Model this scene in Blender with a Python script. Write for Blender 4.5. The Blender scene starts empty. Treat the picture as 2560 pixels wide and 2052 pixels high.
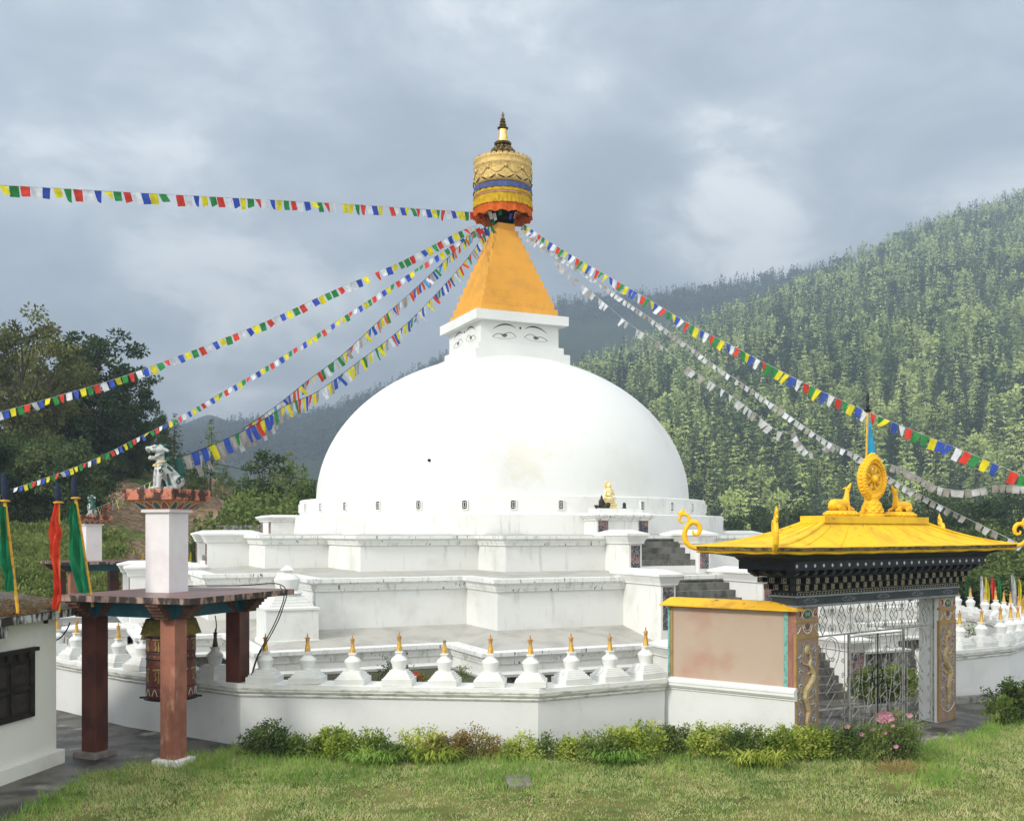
import bpy, math, random
import numpy as np
from mathutils import Vector, Matrix
R = math.radians
EYE = 4.4; F = 2550.0; CX = 1280.0; HY = 1330.0
scene = bpy.context.scene
col = scene.collection

# ------------------------------------------------------------------ camera
cam = bpy.data.cameras.new("camera"); cam_o = bpy.data.objects.new("camera", cam); col.objects.link(cam_o)
cam_o.location = (0, 0, EYE); cam_o.rotation_euler = (R(90), 0, 0)
cam.sensor_width = 36; cam.lens = 36 * F / 2560; cam.shift_y = (HY - 1026) / 2560
cam.clip_start = 0.1; cam.clip_end = 9000
scene.camera = cam_o

# ------------------------------------------------------------------ light, sky, exposure
SUN_DIR = Vector((-0.68, -0.56, 0.55)).normalized()
sun_el = math.asin(SUN_DIR.z); sun_az = math.atan2(SUN_DIR.x, SUN_DIR.y)
sl = bpy.data.lights.new("sun", 'SUN'); sl.energy = 1.8; sl.angle = R(9); sl.color = (1.0, 0.955, 0.88)
so = bpy.data.objects.new("sun", sl); col.objects.link(so)
so.rotation_euler = SUN_DIR.to_track_quat('Z', 'Y').to_euler(); so.location = (-30, -20, 60)
scene.view_settings.view_transform = 'Standard'; scene.view_settings.look = 'None'
scene.view_settings.gamma = 1.0; scene.view_settings.exposure = 0.60

world = bpy.data.worlds.new("World"); scene.world = world; world.use_nodes = True
wn = world.node_tree.nodes; wl = world.node_tree.links
for n in list(wn): wn.remove(n)

class NT:
    def __init__(s, nodes, links): s.n = nodes; s.l = links
    def new(s, t, **kw):
        nd = s.n.new(t)
        for k, v in kw.items(): setattr(nd, k, v)
        return nd
    def sock(s, nd, inp, val):
        i = nd.inputs[inp]
        if isinstance(val, bpy.types.NodeSocket): s.l.new(val, i)
        else: i.default_value = val
    def math(s, op, a, b=None, c=None, clamp=False):
        nd = s.new('ShaderNodeMath', operation=op, use_clamp=clamp)
        s.sock(nd, 0, a)
        if b is not None: s.sock(nd, 1, b)
        if c is not None: s.sock(nd, 2, c)
        return nd.outputs[0]
    def ramp(s, v, lo, hi, a=0.0, b=1.0, smooth=True):
        nd = s.new('ShaderNodeMapRange')
        if smooth: nd.interpolation_type = 'SMOOTHSTEP'
        s.sock(nd, 0, v); nd.inputs[1].default_value = lo; nd.inputs[2].default_value = hi
        nd.inputs[3].default_value = a; nd.inputs[4].default_value = b
        return nd.outputs[0]
    def mix(s, f, a, b, blend='MIX'):
        nd = s.new('ShaderNodeMix', data_type='RGBA', blend_type=blend)
        s.sock(nd, 0, f); s.sock(nd, 6, a); s.sock(nd, 7, b)
        return nd.outputs[2]
    def noise(s, vec, scale, detail=5, rough=0.55, dist=0.0):
        nd = s.new('ShaderNodeTexNoise')
        if vec is not None: s.l.new(vec, nd.inputs['Vector'])
        nd.inputs['Scale'].default_value = scale; nd.inputs['Detail'].default_value = detail
        nd.inputs['Roughness'].default_value = rough; nd.inputs['Distortion'].default_value = dist
        return nd.outputs['Fac']
    def mapping(s, vec, scale=(1, 1, 1), loc=(0, 0, 0), rot=(0, 0, 0)):
        nd = s.new('ShaderNodeMapping'); s.l.new(vec, nd.inputs[0])
        nd.inputs[1].default_value = loc; nd.inputs[2].default_value = rot; nd.inputs[3].default_value = scale
        return nd.outputs[0]

def rgb(c): return (c[0], c[1], c[2], 1.0)

W = NT(wn, wl)
tc = W.new('ShaderNodeTexCoord')
gen = tc.outputs['Generated']
sky = W.new('ShaderNodeTexSky', sky_type='NISHITA'); sky.sun_disc = False
sky.sun_elevation = sun_el; sky.sun_rotation = sun_az
sky.air_density = 1.2; sky.dust_density = 2.0
skyc = W.mix(1.0, sky.outputs[0], rgb((0.085, 0.085, 0.085)), 'MULTIPLY')
# overcast cloud deck laid over the sky, noise runs on the direction itself
mv = W.mapping(gen, (1.0, 1.0, 2.1), (0.35, 0.2, 0.1))
n1 = W.noise(mv, 2.3, 8, 0.53, 0.5)
n2 = W.noise(W.mapping(gen, (1.0, 1.0, 1.9), (3.1, 1.2, 0.4)), 6.5, 9, 0.58, 0.35)
def blob(px, y, lo, hi):
    v = Vector(((px - CX) / F, 1, (HY - y) / F)).normalized()
    nd = W.new('ShaderNodeVectorMath', operation='DOT_PRODUCT')
    nm = W.new('ShaderNodeVectorMath', operation='NORMALIZE'); W.l.new(gen, nm.inputs[0])
    W.l.new(nm.outputs[0], nd.inputs[0]); nd.inputs[1].default_value = v
    return W.ramp(nd.outputs['Value'], lo, hi)
nn = W.math('ADD', W.math('MULTIPLY', n1, 0.56), W.math('MULTIPLY', n2, 0.44))
br = W.math('ADD', blob(1800, 540, 0.9935, 0.9995), W.math('MULTIPLY', blob(520, 830, 0.989, 0.9995), 0.75))
dk = W.math('ADD', W.math('MULTIPLY', blob(300, 1000, 0.975, 0.998), 0.35), W.math('MULTIPLY', blob(1560, 420, 0.9965, 0.9998), 0.8))
nn = W.math('ADD', nn, W.math('MULTIPLY', W.math('MULTIPLY', br, n2), 0.26))
nn = W.math('SUBTRACT', nn, W.math('MULTIPLY', dk, 0.10))
cl = W.ramp(nn, 0.36, 0.70)
cr = W.new('ShaderNodeValToRGB'); W.l.new(cl, cr.inputs[0])
el = cr.color_ramp.elements
el[0].position = 0.0; el[0].color = rgb((0.42, 0.47, 0.53)); el[1].position = 1.0; el[1].color = rgb((1.15, 1.18, 1.19))
e2 = el.new(0.38); e2.color = rgb((0.55, 0.61, 0.68)); e3 = el.new(0.66); e3.color = rgb((0.71, 0.765, 0.815))
cloud = W.mix(0.93, skyc, cr.outputs[0])
# the cloud deck is brighter towards the hidden sun (behind and left of the camera) and overhead
sep = W.new('ShaderNodeSeparateXYZ'); W.l.new(gen, sep.inputs[0])
back = W.ramp(sep.outputs[1], 0.35, -0.7, 0.0, 1.0)
up = W.ramp(sep.outputs[2], 0.42, 0.95, 0.0, 1.0)
gm = W.new('ShaderNodeVectorMath', operation='SCALE'); W.l.new(cloud, gm.inputs[0]); gm.inputs['Scale'].default_value = 0.90
ad = W.new('ShaderNodeVectorMath', operation='SCALE'); ad.inputs[0].default_value = (1.0, 0.965, 0.90)
W.l.new(W.math('ADD', W.math('MULTIPLY', back, 0.56), W.math('MULTIPLY', up, 0.45)), ad.inputs['Scale'])
sm_ = W.new('ShaderNodeVectorMath', operation='ADD'); W.l.new(gm.outputs[0], sm_.inputs[0]); W.l.new(ad.outputs[0], sm_.inputs[1])
bg = W.new('ShaderNodeBackground'); W.l.new(sm_.outputs[0], bg.inputs[0]); bg.inputs[1].default_value = 1.0
wo = W.new('ShaderNodeOutputWorld'); W.l.new(bg.outputs[0], wo.inputs[0])

# ------------------------------------------------------------------ helpers
def PX(px, y, d): return Vector(((px - CX) / F * d, d, EYE + (HY - y) / F * d))
def G(px, y):
    d = EYE * F / (y - HY); return Vector(((px - CX) / F * d, d, 0.0))

def tag(o, label=None, cat=None, group=None, kind=None):
    if label: o['label'] = label
    if cat: o['category'] = cat
    if group: o['group'] = group
    if kind: o['kind'] = kind
    return o

def empty(name, loc, rz=0.0, label=None, cat=None, group=None):
    o = bpy.data.objects.new(name, None); col.objects.link(o)
    o.location = loc; o.rotation_euler = (0, 0, rz); o.empty_display_size = 0.2
    return tag(o, label, cat, group)

def link_mesh(name, me, mats, parent=None, smooth=False):
    o = bpy.data.objects.new(name, me); col.objects.link(o)
    if mats is not None:
        for m in (mats if isinstance(mats, (list, tuple)) else [mats]): me.materials.append(m)
    if smooth: me.polygons.foreach_set('use_smooth', [True] * len(me.polygons))
    if parent is not None: o.parent = parent
    return o

class MB:
    """collects geometry for ONE mesh object"""
    def __init__(s, M=None): s.v = []; s.f = []; s.m = []; s.M = M or Matrix.Identity(4); s.cur = 0
    def add(s, vs, fs):
        b = len(s.v)
        for v in vs: s.v.append(tuple(s.M @ Vector(v)))
        for f in fs: s.f.append([i + b for i in f]); s.m.append(s.cur)
        return s
    def box(s, x0, x1, y0, y1, z0, z1):
        return s.add([(x0,y0,z0),(x1,y0,z0),(x1,y1,z0),(x0,y1,z0),(x0,y0,z1),(x1,y0,z1),(x1,y1,z1),(x0,y1,z1)],
              [(0,3,2,1),(4,5,6,7),(0,1,5,4),(1,2,6,5),(2,3,7,6),(3,0,4,7)])
    def cbox(s, c, sx, sy, sz): return s.box(c[0]-sx/2, c[0]+sx/2, c[1]-sy/2, c[1]+sy/2, c[2]-sz/2, c[2]+sz/2)
    def loft(s, rings, cap0=True, cap1=True, closed=True):
        n = len(rings[0]); vs = [p for r in rings for p in r]; fs = []
        for i in range(len(rings) - 1):
            for j in range(n if closed else n - 1):
                a = i*n + j; b = i*n + (j+1) % n
                fs.append((a, b, b + n, a + n))
        if cap0: fs.append(tuple(reversed(range(n))))
        if cap1: fs.append(tuple((len(rings)-1)*n + j for j in range(n)))
        return s.add(vs, fs)
    def lathe(s, prof, n=24, c=(0,0,0), cap0=True, cap1=True, ph=0.0):
        rings = []
        for r, z in prof:
            r = max(r, 1e-4)
            rings.append([(c[0] + r*math.cos(2*math.pi*(k)/n + ph), c[1] + r*math.sin(2*math.pi*k/n + ph), c[2] + z) for k in range(n)])
        return s.loft(rings, cap0, cap1)
    def prism(s, poly, z0, z1): return s.loft([[(x, y, z0) for x, y in poly], [(x, y, z1) for x, y in poly]])
    def slab(s, poly, off):
        """poly: 3d points of a planar outline, extruded by vector off"""
        o = Vector(off); return s.loft([[tuple(p) for p in poly], [tuple(Vector(p) + o) for p in poly]])
    def sq(s, prof, c=(0,0,0)):
        """square-plan stack: prof list of (half, z) or (hx,hy,z)"""
        rings = []
        for p in prof:
            hx, hy, z = (p[0], p[0], p[1]) if len(p) == 2 else p
            rings.append([(c[0]-hx,c[1]-hy,c[2]+z),(c[0]+hx,c[1]-hy,c[2]+z),(c[0]+hx,c[1]+hy,c[2]+z),(c[0]-hx,c[1]+hy,c[2]+z)])
        return s.loft(rings)
    def tube(s, pts, r, n=6, closed=False):
        pts = [Vector(p) for p in pts]; rings = []; up = Vector((0, 0, 1)); prev = None
        for i, p in enumerate(pts):
            a = pts[i-1] if i > 0 else (pts[-1] if closed else p); b = pts[i+1] if i < len(pts)-1 else (pts[0] if closed else p)
            t = (b - a); t = t.normalized() if t.length > 1e-9 else Vector((1, 0, 0))
            if prev is None:
                ref = up if abs(t.z) < 0.9 else Vector((1, 0, 0)); u = t.cross(ref).normalized()
            else:
                u = (prev - t * prev.dot(t)); u = u.normalized() if u.length > 1e-6 else t.cross(up).normalized()
            prev = u; w = t.cross(u)
            rr = r[i] if isinstance(r, (list, tuple)) else r
            rings.append([tuple(p + (u*math.cos(2*math.pi*k/n) + w*math.sin(2*math.pi*k/n))*rr) for k in range(n)])
        if closed: rings.append(rings[0]); return s.loft(rings, False, False)
        return s.loft(rings)
    def ell(s, c, rx, ry=None, rz=None, n=12, rot=None):
        ry = ry or rx; rz = rz or rx; m = n // 2 + 1; rings = []
        for i in range(m + 1):
            a = -math.pi/2 + math.pi * i / m; ca = max(math.cos(a), 1e-3)
            ring = []
            for k in range(n):
                v = Vector((rx*ca*math.cos(2*math.pi*k/n), ry*ca*math.sin(2*math.pi*k/n), rz*math.sin(a)))
                if rot is not None: v = rot @ v
                ring.append(tuple(v + Vector(c)))
            rings.append(ring)
        return s.loft(rings)
    def cap(s, a, b, ra, rb, n=12):
        """tapered capsule"""
        a = Vector(a); b = Vector(b); d = (b - a); L = d.length; q = d.to_track_quat('Z', 'Y').to_matrix()
        prof = []
        for i in range(5): t = -math.pi/2 + i*math.pi/8; prof.append((max(ra*math.cos(t), 1e-3), ra*math.sin(t)))
        for i in range(1, 5): t = i*math.pi/8; prof.append((max(rb*math.cos(t), 1e-3), L + rb*math.sin(t)))
        rings = [[tuple(a + q @ Vector((r*math.cos(2*math.pi*k/n), r*math.sin(2*math.pi*k/n), z))) for k in range(n)] for r, z in prof]
        return s.loft(rings)
    def mesh(s, name):
        me = bpy.data.meshes.new(name); me.from_pydata(s.v, [], s.f)
        if any(s.m): me.polygons.foreach_set('material_index', s.m)
        me.update(); return me
    def build(s, name, mats, parent=None, smooth=False, bevel=0.0, remesh=0.0, auto=None, **tags):
        me = s.mesh(name); o = link_mesh(name, me, mats, parent, smooth)
        if auto:
            me.polygons.foreach_set('use_smooth', [True]*len(me.polygons))
            es = o.modifiers.new('edge_split', 'EDGE_SPLIT'); es.split_angle = R(auto)
        if remesh:
            md = o.modifiers.new('remesh', 'REMESH'); md.mode = 'VOXEL'; md.voxel_size = remesh; md.use_smooth_shade = True
            sm = o.modifiers.new('smooth', 'SMOOTH'); sm.factor = 0.6; sm.iterations = 3
        if bevel:
            bv = o.modifiers.new('bevel', 'BEVEL'); bv.width = bevel; bv.segments = 2; bv.limit_method = 'ANGLE'; bv.angle_limit = R(40)
        if tags: tag(o, **tags)
        return o

def copy_tree(o, name=None):
    c = o.copy(); col.objects.link(c)
    for ch in list(o.children):
        d = ch.copy(); col.objects.link(d); d.parent = c
        for g in list(ch.children):
            e = g.copy(); col.objects.link(e); e.parent = d
    return c

def np_mesh(name, V, Fc, nper):
    """V (N,3) array, Fc (M,nper) array"""
    me = bpy.data.meshes.new(name)
    me.vertices.add(len(V)); me.vertices.foreach_set('co', np.asarray(V, dtype=np.float32).ravel())
    me.loops.add(Fc.size); me.loops.foreach_set('vertex_index', Fc.astype(np.int32).ravel())
    me.polygons.add(len(Fc)); me.polygons.foreach_set('loop_start', np.arange(0, Fc.size, nper, dtype=np.int32))
    me.update(calc_edges=True); me.validate(); return me

# ------------------------------------------------------------------ materials
MATS = {}
def base_mat(name):
    m = bpy.data.materials.new(name); m.use_nodes = True; nt = m.node_tree
    for n in list(nt.nodes): nt.nodes.remove(n)
    return m, NT(nt.nodes, nt.links)

STAIN = {}
def pm(name, c1, c2=None, scale=3.0, lo=0.45, hi=0.65, rough=0.8, bump=0.0, bscale=None, metal=0.0, stretch=(1,1,1),
       c3=None, s3=10.0, lo3=0.55, hi3=0.65, st3=(1,1,1), spec=0.3, var=0.0, amt=1.0, amt3=1.0):
    m, t = base_mat(name)
    tcn = t.new('ShaderNodeTexCoord'); vec = tcn.outputs['Object']
    c = rgb(c1)
    if c2 is not None:
        f = t.ramp(t.noise(t.mapping(vec, stretch), scale, 7, 0.6), lo, hi, 0, amt)
        c = t.mix(f, c, rgb(c2))
    if c3 is not None:
        f = t.ramp(t.noise(t.mapping(vec, st3, (3.3, 1.7, 5.1)), s3, 6, 0.62, 0.0), lo3, hi3, 0, amt3)
        c = t.mix(f, c, rgb(c3))
    if name in STAIN:
        (sx_, sy_, sz_), rad, sc_ = STAIN[name]
        vm = t.new('ShaderNodeVectorMath', operation='DISTANCE'); t.l.new(vec, vm.inputs[0]); vm.inputs[1].default_value = (sx_, sy_, sz_)
        f = t.math('ADD', t.math('MULTIPLY', vm.outputs['Value'], 1.0/rad), t.math('MULTIPLY', t.noise(vec, 1.9, 7, 0.68), 2.6))
        c = t.mix(t.ramp(f, 2.1, 1.55, 0, 0.42), c, rgb(sc_))
    if var:
        f = t.noise(t.mapping(vec, (1,1,1), (7, 2, 1)), 1.1, 4, 0.6)
        g = t.ramp(f, 0.3, 0.7, 1 - var, 1 + var)
        sc = t.new('ShaderNodeVectorMath', operation='SCALE'); t.sock(sc, 0, c); t.l.new(g, sc.inputs['Scale']); c = sc.outputs[0]
    p = t.new('ShaderNodeBsdfPrincipled'); t.sock(p, 'Base Color', c)
    p.inputs['Roughness'].default_value = rough; p.inputs['Metallic'].default_value = metal
    p.inputs['Specular IOR Level'].default_value = spec
    if bump:
        b = t.new('ShaderNodeBump'); b.inputs['Strength'].default_value = 1.0; b.inputs['Distance'].default_value = bump
        t.l.new(t.noise(vec, bscale or scale*4, 6, 0.65), b.inputs['Height']); t.l.new(b.outputs[0], p.inputs['Normal'])
    o = t.new('ShaderNodeOutputMaterial'); t.l.new(p.outputs[0], o.inputs[0])
    MATS[name] = m; return m

def leaf_mat(name, cols, scale=1.0, trans=0.35, objrand=0.0, rough=0.6, fine=9.0, attr=0.0):
    m, t = base_mat(name)
    geo = t.new('ShaderNodeNewGeometry'); oi = t.new('ShaderNodeObjectInfo')
    n = t.noise(geo.outputs['Position'], scale, 4, 0.6)
    nf = t.noise(geo.outputs['Position'], fine * scale, 2, 0.5)
    v = t.math('ADD', t.math('MULTIPLY', n, 0.65), t.math('MULTIPLY', nf, 0.35))
    if objrand: v = t.math('ADD', v, t.math('MULTIPLY', t.math('SUBTRACT', oi.outputs['Random'], 0.5), objrand))
    if attr:
        an = t.new('ShaderNodeAttribute'); an.attribute_name = 'tree_tone'
        v = t.math('ADD', v, t.math('MULTIPLY', t.math('SUBTRACT', an.outputs['Fac'], 0.5), attr))
    r = t.new('ShaderNodeValToRGB'); t.l.new(t.ramp(v, 0.34, 0.66, smooth=False), r.inputs[0])
    els = r.color_ramp.elements; els[0].color = rgb(cols[0]); els[1].color = rgb(cols[-1])
    for i, c in enumerate(cols[1:-1]):
        e = els.new((i+1)/(len(cols)-1)); e.color = rgb(c)
    p = t.new('ShaderNodeBsdfDiffuse'); t.l.new(r.outputs[0], p.inputs[0])
    tr = t.new('ShaderNodeBsdfTranslucent'); t.l.new(r.outputs[0], tr.inputs[0])
    mx = t.new('ShaderNodeMixShader'); mx.inputs[0].default_value = trans
    t.l.new(p.outputs[0], mx.inputs[1]); t.l.new(tr.outputs[0], mx.inputs[2])
    o = t.new('ShaderNodeOutputMaterial'); t.l.new(mx.outputs[0], o.inputs[0])
    MATS[name] = m; return m

STAIN['dome_limewash'] = ((-2.22, -6.67, 6.74), 1.3, (0.55, 0.51, 0.40))
white = pm('white_plaster', (0.665, 0.67, 0.645), (0.49, 0.49, 0.435), 0.9, 0.47, 0.76, 0.85, 0.007, 22,
           c3=(0.36, 0.37, 0.32), s3=2.6, lo3=0.56, hi3=0.74, st3=(2.2, 2.2, 0.35), amt=0.6, amt3=0.5)
dome_w = pm('dome_limewash', (0.63, 0.64, 0.62), (0.55, 0.555, 0.515), 0.5, 0.46, 0.74, 0.8, 0.012, 3, c3=(0.55, 0.52, 0.42), s3=0.5, lo3=0.58, hi3=0.74, st3=(1, 1, .6), amt=0.6, amt3=0.28)
cornice_m = pm('cornice_plaster', (0.70, 0.71, 0.68), (0.42, 0.43, 0.39), 2.4, 0.50, 0.72, 0.85, 0.004, 30, stretch=(2.5, 2.5, 0.5),
           c3=(0.07, 0.07, 0.065), s3=7, lo3=0.60, hi3=0.68, st3=(1.6, 1.6, 0.35), amt=0.8)
dirty_cornice = pm('wall_coping_plaster', (0.62, 0.62, 0.58), (0.27, 0.27, 0.24), 2.2, 0.42, 0.72, 0.88, 0.006, 26, stretch=(1.5, 1.5, 5),
           c3=(0.13, 0.13, 0.11), s3=6, lo3=0.60, hi3=0.74, st3=(1.5, 1.5, 7), amt=0.85)
wallw = pm('boundary_wall_plaster', (0.60, 0.605, 0.59), (0.51, 0.51, 0.475), 0.8, 0.45, 0.75, 0.85, 0.005, 25,
           c3=(0.36, 0.34, 0.29), s3=1.6, lo3=0.60, hi3=0.85, st3=(1.4, 1.4, 0.7), amt=0.7, amt3=0.55)
conc = pm('terrace_concrete', (0.40, 0.39, 0.355), (0.30, 0.295, 0.265), 1.2, 0.42, 0.68, 0.62, 0.004, 20, c3=(0.56, 0.55, 0.52), s3=3.5, lo3=0.68, hi3=0.74, spec=0.4)
stepm = pm('step_concrete', (0.16, 0.16, 0.145), (0.075, 0.075, 0.068), 3.0, 0.40, 0.65, 0.85, 0.006, 20, stretch=(1, 1, 0.5), c3=(0.42, 0.42, 0.4), s3=6, lo3=0.66, hi3=0.74, st3=(2, 2, .6))
rough_brick = pm('rough_grey_masonry', (0.26, 0.26, 0.235), (0.12, 0.12, 0.11), 5, 0.4, 0.66, 0.9, 0.02, 14)
asph = pm('wet_concrete_paving', (0.12, 0.11, 0.092), (0.028, 0.026, 0.022), 1.3, 0.42, 0.60, 0.5, 0.012, 18, c3=(0.40, 0.365, 0.31), s3=0.9, lo3=0.56, hi3=0.68, spec=0.45, amt3=.8)
spire_y = pm('ochre_paint', (0.66, 0.33, 0.05), (0.55, 0.28, 0.055), 1.4, 0.4, 0.7, 0.75, 0.006, 20, c3=(0.42, 0.24, 0.07), s3=2.4, lo3=0.58, hi3=0.72, st3=(1.5, 1.5, .5), amt=.8, amt3=.6)
gate_y = pm('yellow_roof_paint', (0.76, 0.49, 0.012), (0.64, 0.36, 0.014), 2.2, 0.42, 0.68, 0.55, 0.006, 25, c3=(0.24, 0.15, 0.03), s3=6, lo3=0.61, hi3=0.68, st3=(0.6, 1.6, 1), spec=0.3, amt3=.6)
orn_y = pm('yellow_ornament_paint', (0.80, 0.45, 0.012), (0.66, 0.33, 0.012), 8, 0.45, 0.7, 0.5, 0.004, 40)
cap_y = pm('weathered_yellow_coping', (0.72, 0.40, 0.02), (0.50, 0.27, 0.03), 2.5, 0.45, 0.68, 0.6, 0.004, 25, c3=(0.10, 0.08, 0.03), s3=7, lo3=0.60, hi3=0.72)
eave_d = pm('mossy_eave', (0.16, 0.11, 0.035), (0.035, 0.03, 0.022), 6, 0.42, 0.6, 0.85, 0.01, 30, stretch=(1,1,2), c3=(0.60, 0.38, 0.06), s3=5, lo3=0.66, hi3=0.72)
blackp = pm('black_painted_timber', (0.012, 0.013, 0.015), (0.025, 0.026, 0.028), 6, 0.45, 0.7, 0.6, 0.002, 30)
lint = pm('dark_grey_lintel', (0.035, 0.042, 0.044), (0.02, 0.022, 0.025), 4, 0.45, 0.7, 0.6)
trimg = pm('grey_trim', (0.20, 0.22, 0.22), (0.12, 0.13, 0.13), 6, 0.45, 0.7, 0.6)
dotw = pm('pale_dot_paint', (0.50, 0.50, 0.53), None, rough=0.6)
creamp = pm('cream_glyph_paint', (0.52, 0.45, 0.27), None, rough=0.6)
gold = pm('gilt_metal', (0.58, 0.41, 0.15), (0.36, 0.24, 0.075), 14, 0.4, 0.65, 0.55, 0.014, 38, metal=0.25)
gold2 = pm('gilt_cone', (0.85, 0.60, 0.20), (0.60, 0.38, 0.10), 6, 0.4, 0.7, 0.3, metal=0.75)
bronze = pm('dark_gilt_bronze', (0.16, 0.11, 0.035), (0.055, 0.04, 0.02), 9, 0.4, 0.65, 0.4, metal=0.7)
tipg = pm('dull_gold_paint', (0.62, 0.37, 0.07), (0.30, 0.17, 0.05), 18, 0.46, 0.66, 0.45, 0.003, 60, metal=0.25)
tipo = pm('dull_orange_gold_paint', (0.50, 0.25, 0.06), (0.25, 0.13, 0.05), 22, 0.46, 0.66, 0.5, metal=0.2)
tipd = pm('tarnished_gold_paint', (0.12, 0.085, 0.035), (0.05, 0.04, 0.025), 18, 0.46, 0.66, 0.55)
buddhag = pm('pale_gold_statue_paint', (0.74, 0.62, 0.33), (0.60, 0.47, 0.20), 9, 0.45, 0.7, 0.42, metal=0.2)
darkst = pm('dark_bronze_statue', (0.02, 0.02, 0.018), (0.05, 0.045, 0.035), 20, 0.4, 0.7, 0.4, metal=0.3)
inkm = pm('painted_black_line', (0.045, 0.045, 0.05), None, rough=0.8)
tanm = pm('painted_tan_iris', (0.33, 0.24, 0.17), None, rough=0.8)
holem = pm('dark_vent', (0.01, 0.01, 0.01), None, rough=0.9)
brownc = pm('brown_painted_column', (0.30, 0.12, 0.075), (0.20, 0.075, 0.05), 1.6, 0.4, 0.66, 0.6, 0.004, 25, c3=(0.42, 0.24, 0.16), s3=1.5, lo3=0.56, hi3=0.70, st3=(2, 2, 0.7), spec=.35)
maroonc = pm('maroon_painted_column', (0.105, 0.034, 0.024), (0.06, 0.02, 0.015), 2, 0.4, 0.66, 0.5, 0.003, 25, c3=(0.18, 0.06, 0.045), s3=3, lo3=0.66, hi3=0.78, spec=.35)
bluep = pm('blue_painted_beam', (0.012, 0.075, 0.105), (0.03, 0.12, 0.15), 2.5, 0.45, 0.75, 0.6, 0.003, 30)
brack = pm('brown_beam_bracket', (0.075, 0.035, 0.022), (0.15, 0.07, 0.045), 5, 0.5, 0.7, 0.7)
redslab = pm('red_stained_slab', (0.17, 0.075, 0.06), (0.075, 0.05, 0.04), 1.4, 0.42, 0.65, 0.35, 0.003, 20, c3=(0.42, 0.36, 0.33), s3=1.7, lo3=0.66, hi3=0.76, spec=.5)
slabedge = pm('streaked_slab_edge', (0.30, 0.20, 0.16), (0.035, 0.03, 0.025), 3.6, 0.40, 0.54, 0.85, 0.006, 25, stretch=(1.6, 1.6, 0.5))
roofslab = pm('weathered_concrete_roof', (0.105, 0.09, 0.075), (0.055, 0.047, 0.038), 2.2, 0.4, 0.65, 0.9, 0.02, 12, c3=(0.14, 0.11, 0.045), s3=3, lo3=0.58, hi3=0.70)
roofedge = pm('mouldy_roof_edge', (0.46, 0.46, 0.43), (0.03, 0.028, 0.024), 3.8, 0.40, 0.56, 0.9, 0.012, 22, stretch=(1.5, 1.5, 0.45))
shaftw = pm('pinkish_white_shaft', (0.66, 0.64, 0.64), (0.58, 0.52, 0.53), 0.9, 0.45, 0.72, 0.8, 0.003, 25)
orangecap = pm('orange_mouldy_capital', (0.46, 0.17, 0.105), (0.055, 0.028, 0.022), 3.6, 0.47, 0.56, 0.85, 0.01, 18, stretch=(1, 1, .8), c3=(0.30, 0.13, 0.09), s3=8, lo3=.55, hi3=.7)
lotus_o = pm('lotus_orange_paint', (0.55, 0.20, 0.06), (0.62, 0.34, 0.05), 5, 0.45, 0.6, 0.8)
lotus_g = pm('lotus_slate_paint', (0.07, 0.10, 0.115), (0.20, 0.21, 0.20), 8, 0.5, 0.7, 0.8)
lotus_r = pm('lotus_red_paint', (0.32, 0.10, 0.07), (0.16, 0.06, 0.05), 8, 0.5, 0.7, 0.8)
palep = pm('pale_outline_paint', (0.42, 0.41, 0.37), None, rough=0.8)
lionw = pm('lion_white_paint', (0.46, 0.48, 0.47), (0.18, 0.21, 0.20), 7, 0.46, 0.64, 0.7, 0.003, 40, c3=(0.10, 0.12, 0.11), s3=16, lo3=0.66, hi3=0.74)
liong = pm('lion_green_paint', (0.012, 0.065, 0.048), (0.02, 0.10, 0.07), 8, 0.5, 0.7, 0.6)
bellg = pm('bell_gold_paint', (0.60, 0.44, 0.18), None, rough=0.5)
mouthm = pm('mouth_dark_paint', (0.03, 0.012, 0.012), None, rough=0.7)
stucco = pm('pink_faded_stucco', (0.40, 0.31, 0.24), (0.37, 0.20, 0.145), 0.75, 0.42, 0.66, 0.88, 0.004, 30, c3=(0.30, 0.25, 0.20), s3=1.7, lo3=0.62, hi3=0.8, amt=.8, amt3=.7)
pinkred = pm('rose_brown_stucco', (0.25, 0.10, 0.075), (0.34, 0.16, 0.12), 1.5, 0.45, 0.7, 0.88, 0.003, 30)
tealp = pm('teal_painted_strip', (0.16, 0.38, 0.33), (0.09, 0.26, 0.22), 14, 0.45, 0.6, 0.75)
ochre = pm('ochre_edge_paint', (0.31, 0.20, 0.075), (0.23, 0.145, 0.06), 6, 0.45, 0.7, 0.8)
pilbase = pm('painted_pillar_ground', (0.25, 0.17, 0.135), (0.29, 0.215, 0.12), 3, 0.42, 0.62, 0.8, 0.003, 30, c3=(0.25, 0.235, 0.24), s3=7, lo3=.55, hi3=.66)
dragm = pm('pale_ochre_relief', (0.38, 0.30, 0.16), (0.28, 0.21, 0.10), 8, 0.45, 0.7, 0.75)
cloudb = pm('blue_grey_cloud_relief', (0.17, 0.21, 0.28), (0.30, 0.31, 0.30), 10, 0.45, 0.65, 0.75)
greenr = pm('dark_green_relief', (0.025, 0.11, 0.085), None, rough=0.75)
redr = pm('dark_red_relief', (0.20, 0.045, 0.045), None, rough=0.75)
creamr = pm('cream_relief', (0.55, 0.47, 0.36), None, rough=0.75)
ironm = pm('grey_wrought_iron', (0.34, 0.33, 0.30), (0.16, 0.15, 0.13), 9, 0.45, 0.65, 0.6, metal=0.3)
woodd = pm('dark_window_timber', (0.014, 0.011, 0.009), (0.028, 0.022, 0.017), 5, 0.45, 0.7, 0.6, 0.002, 30)
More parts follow.
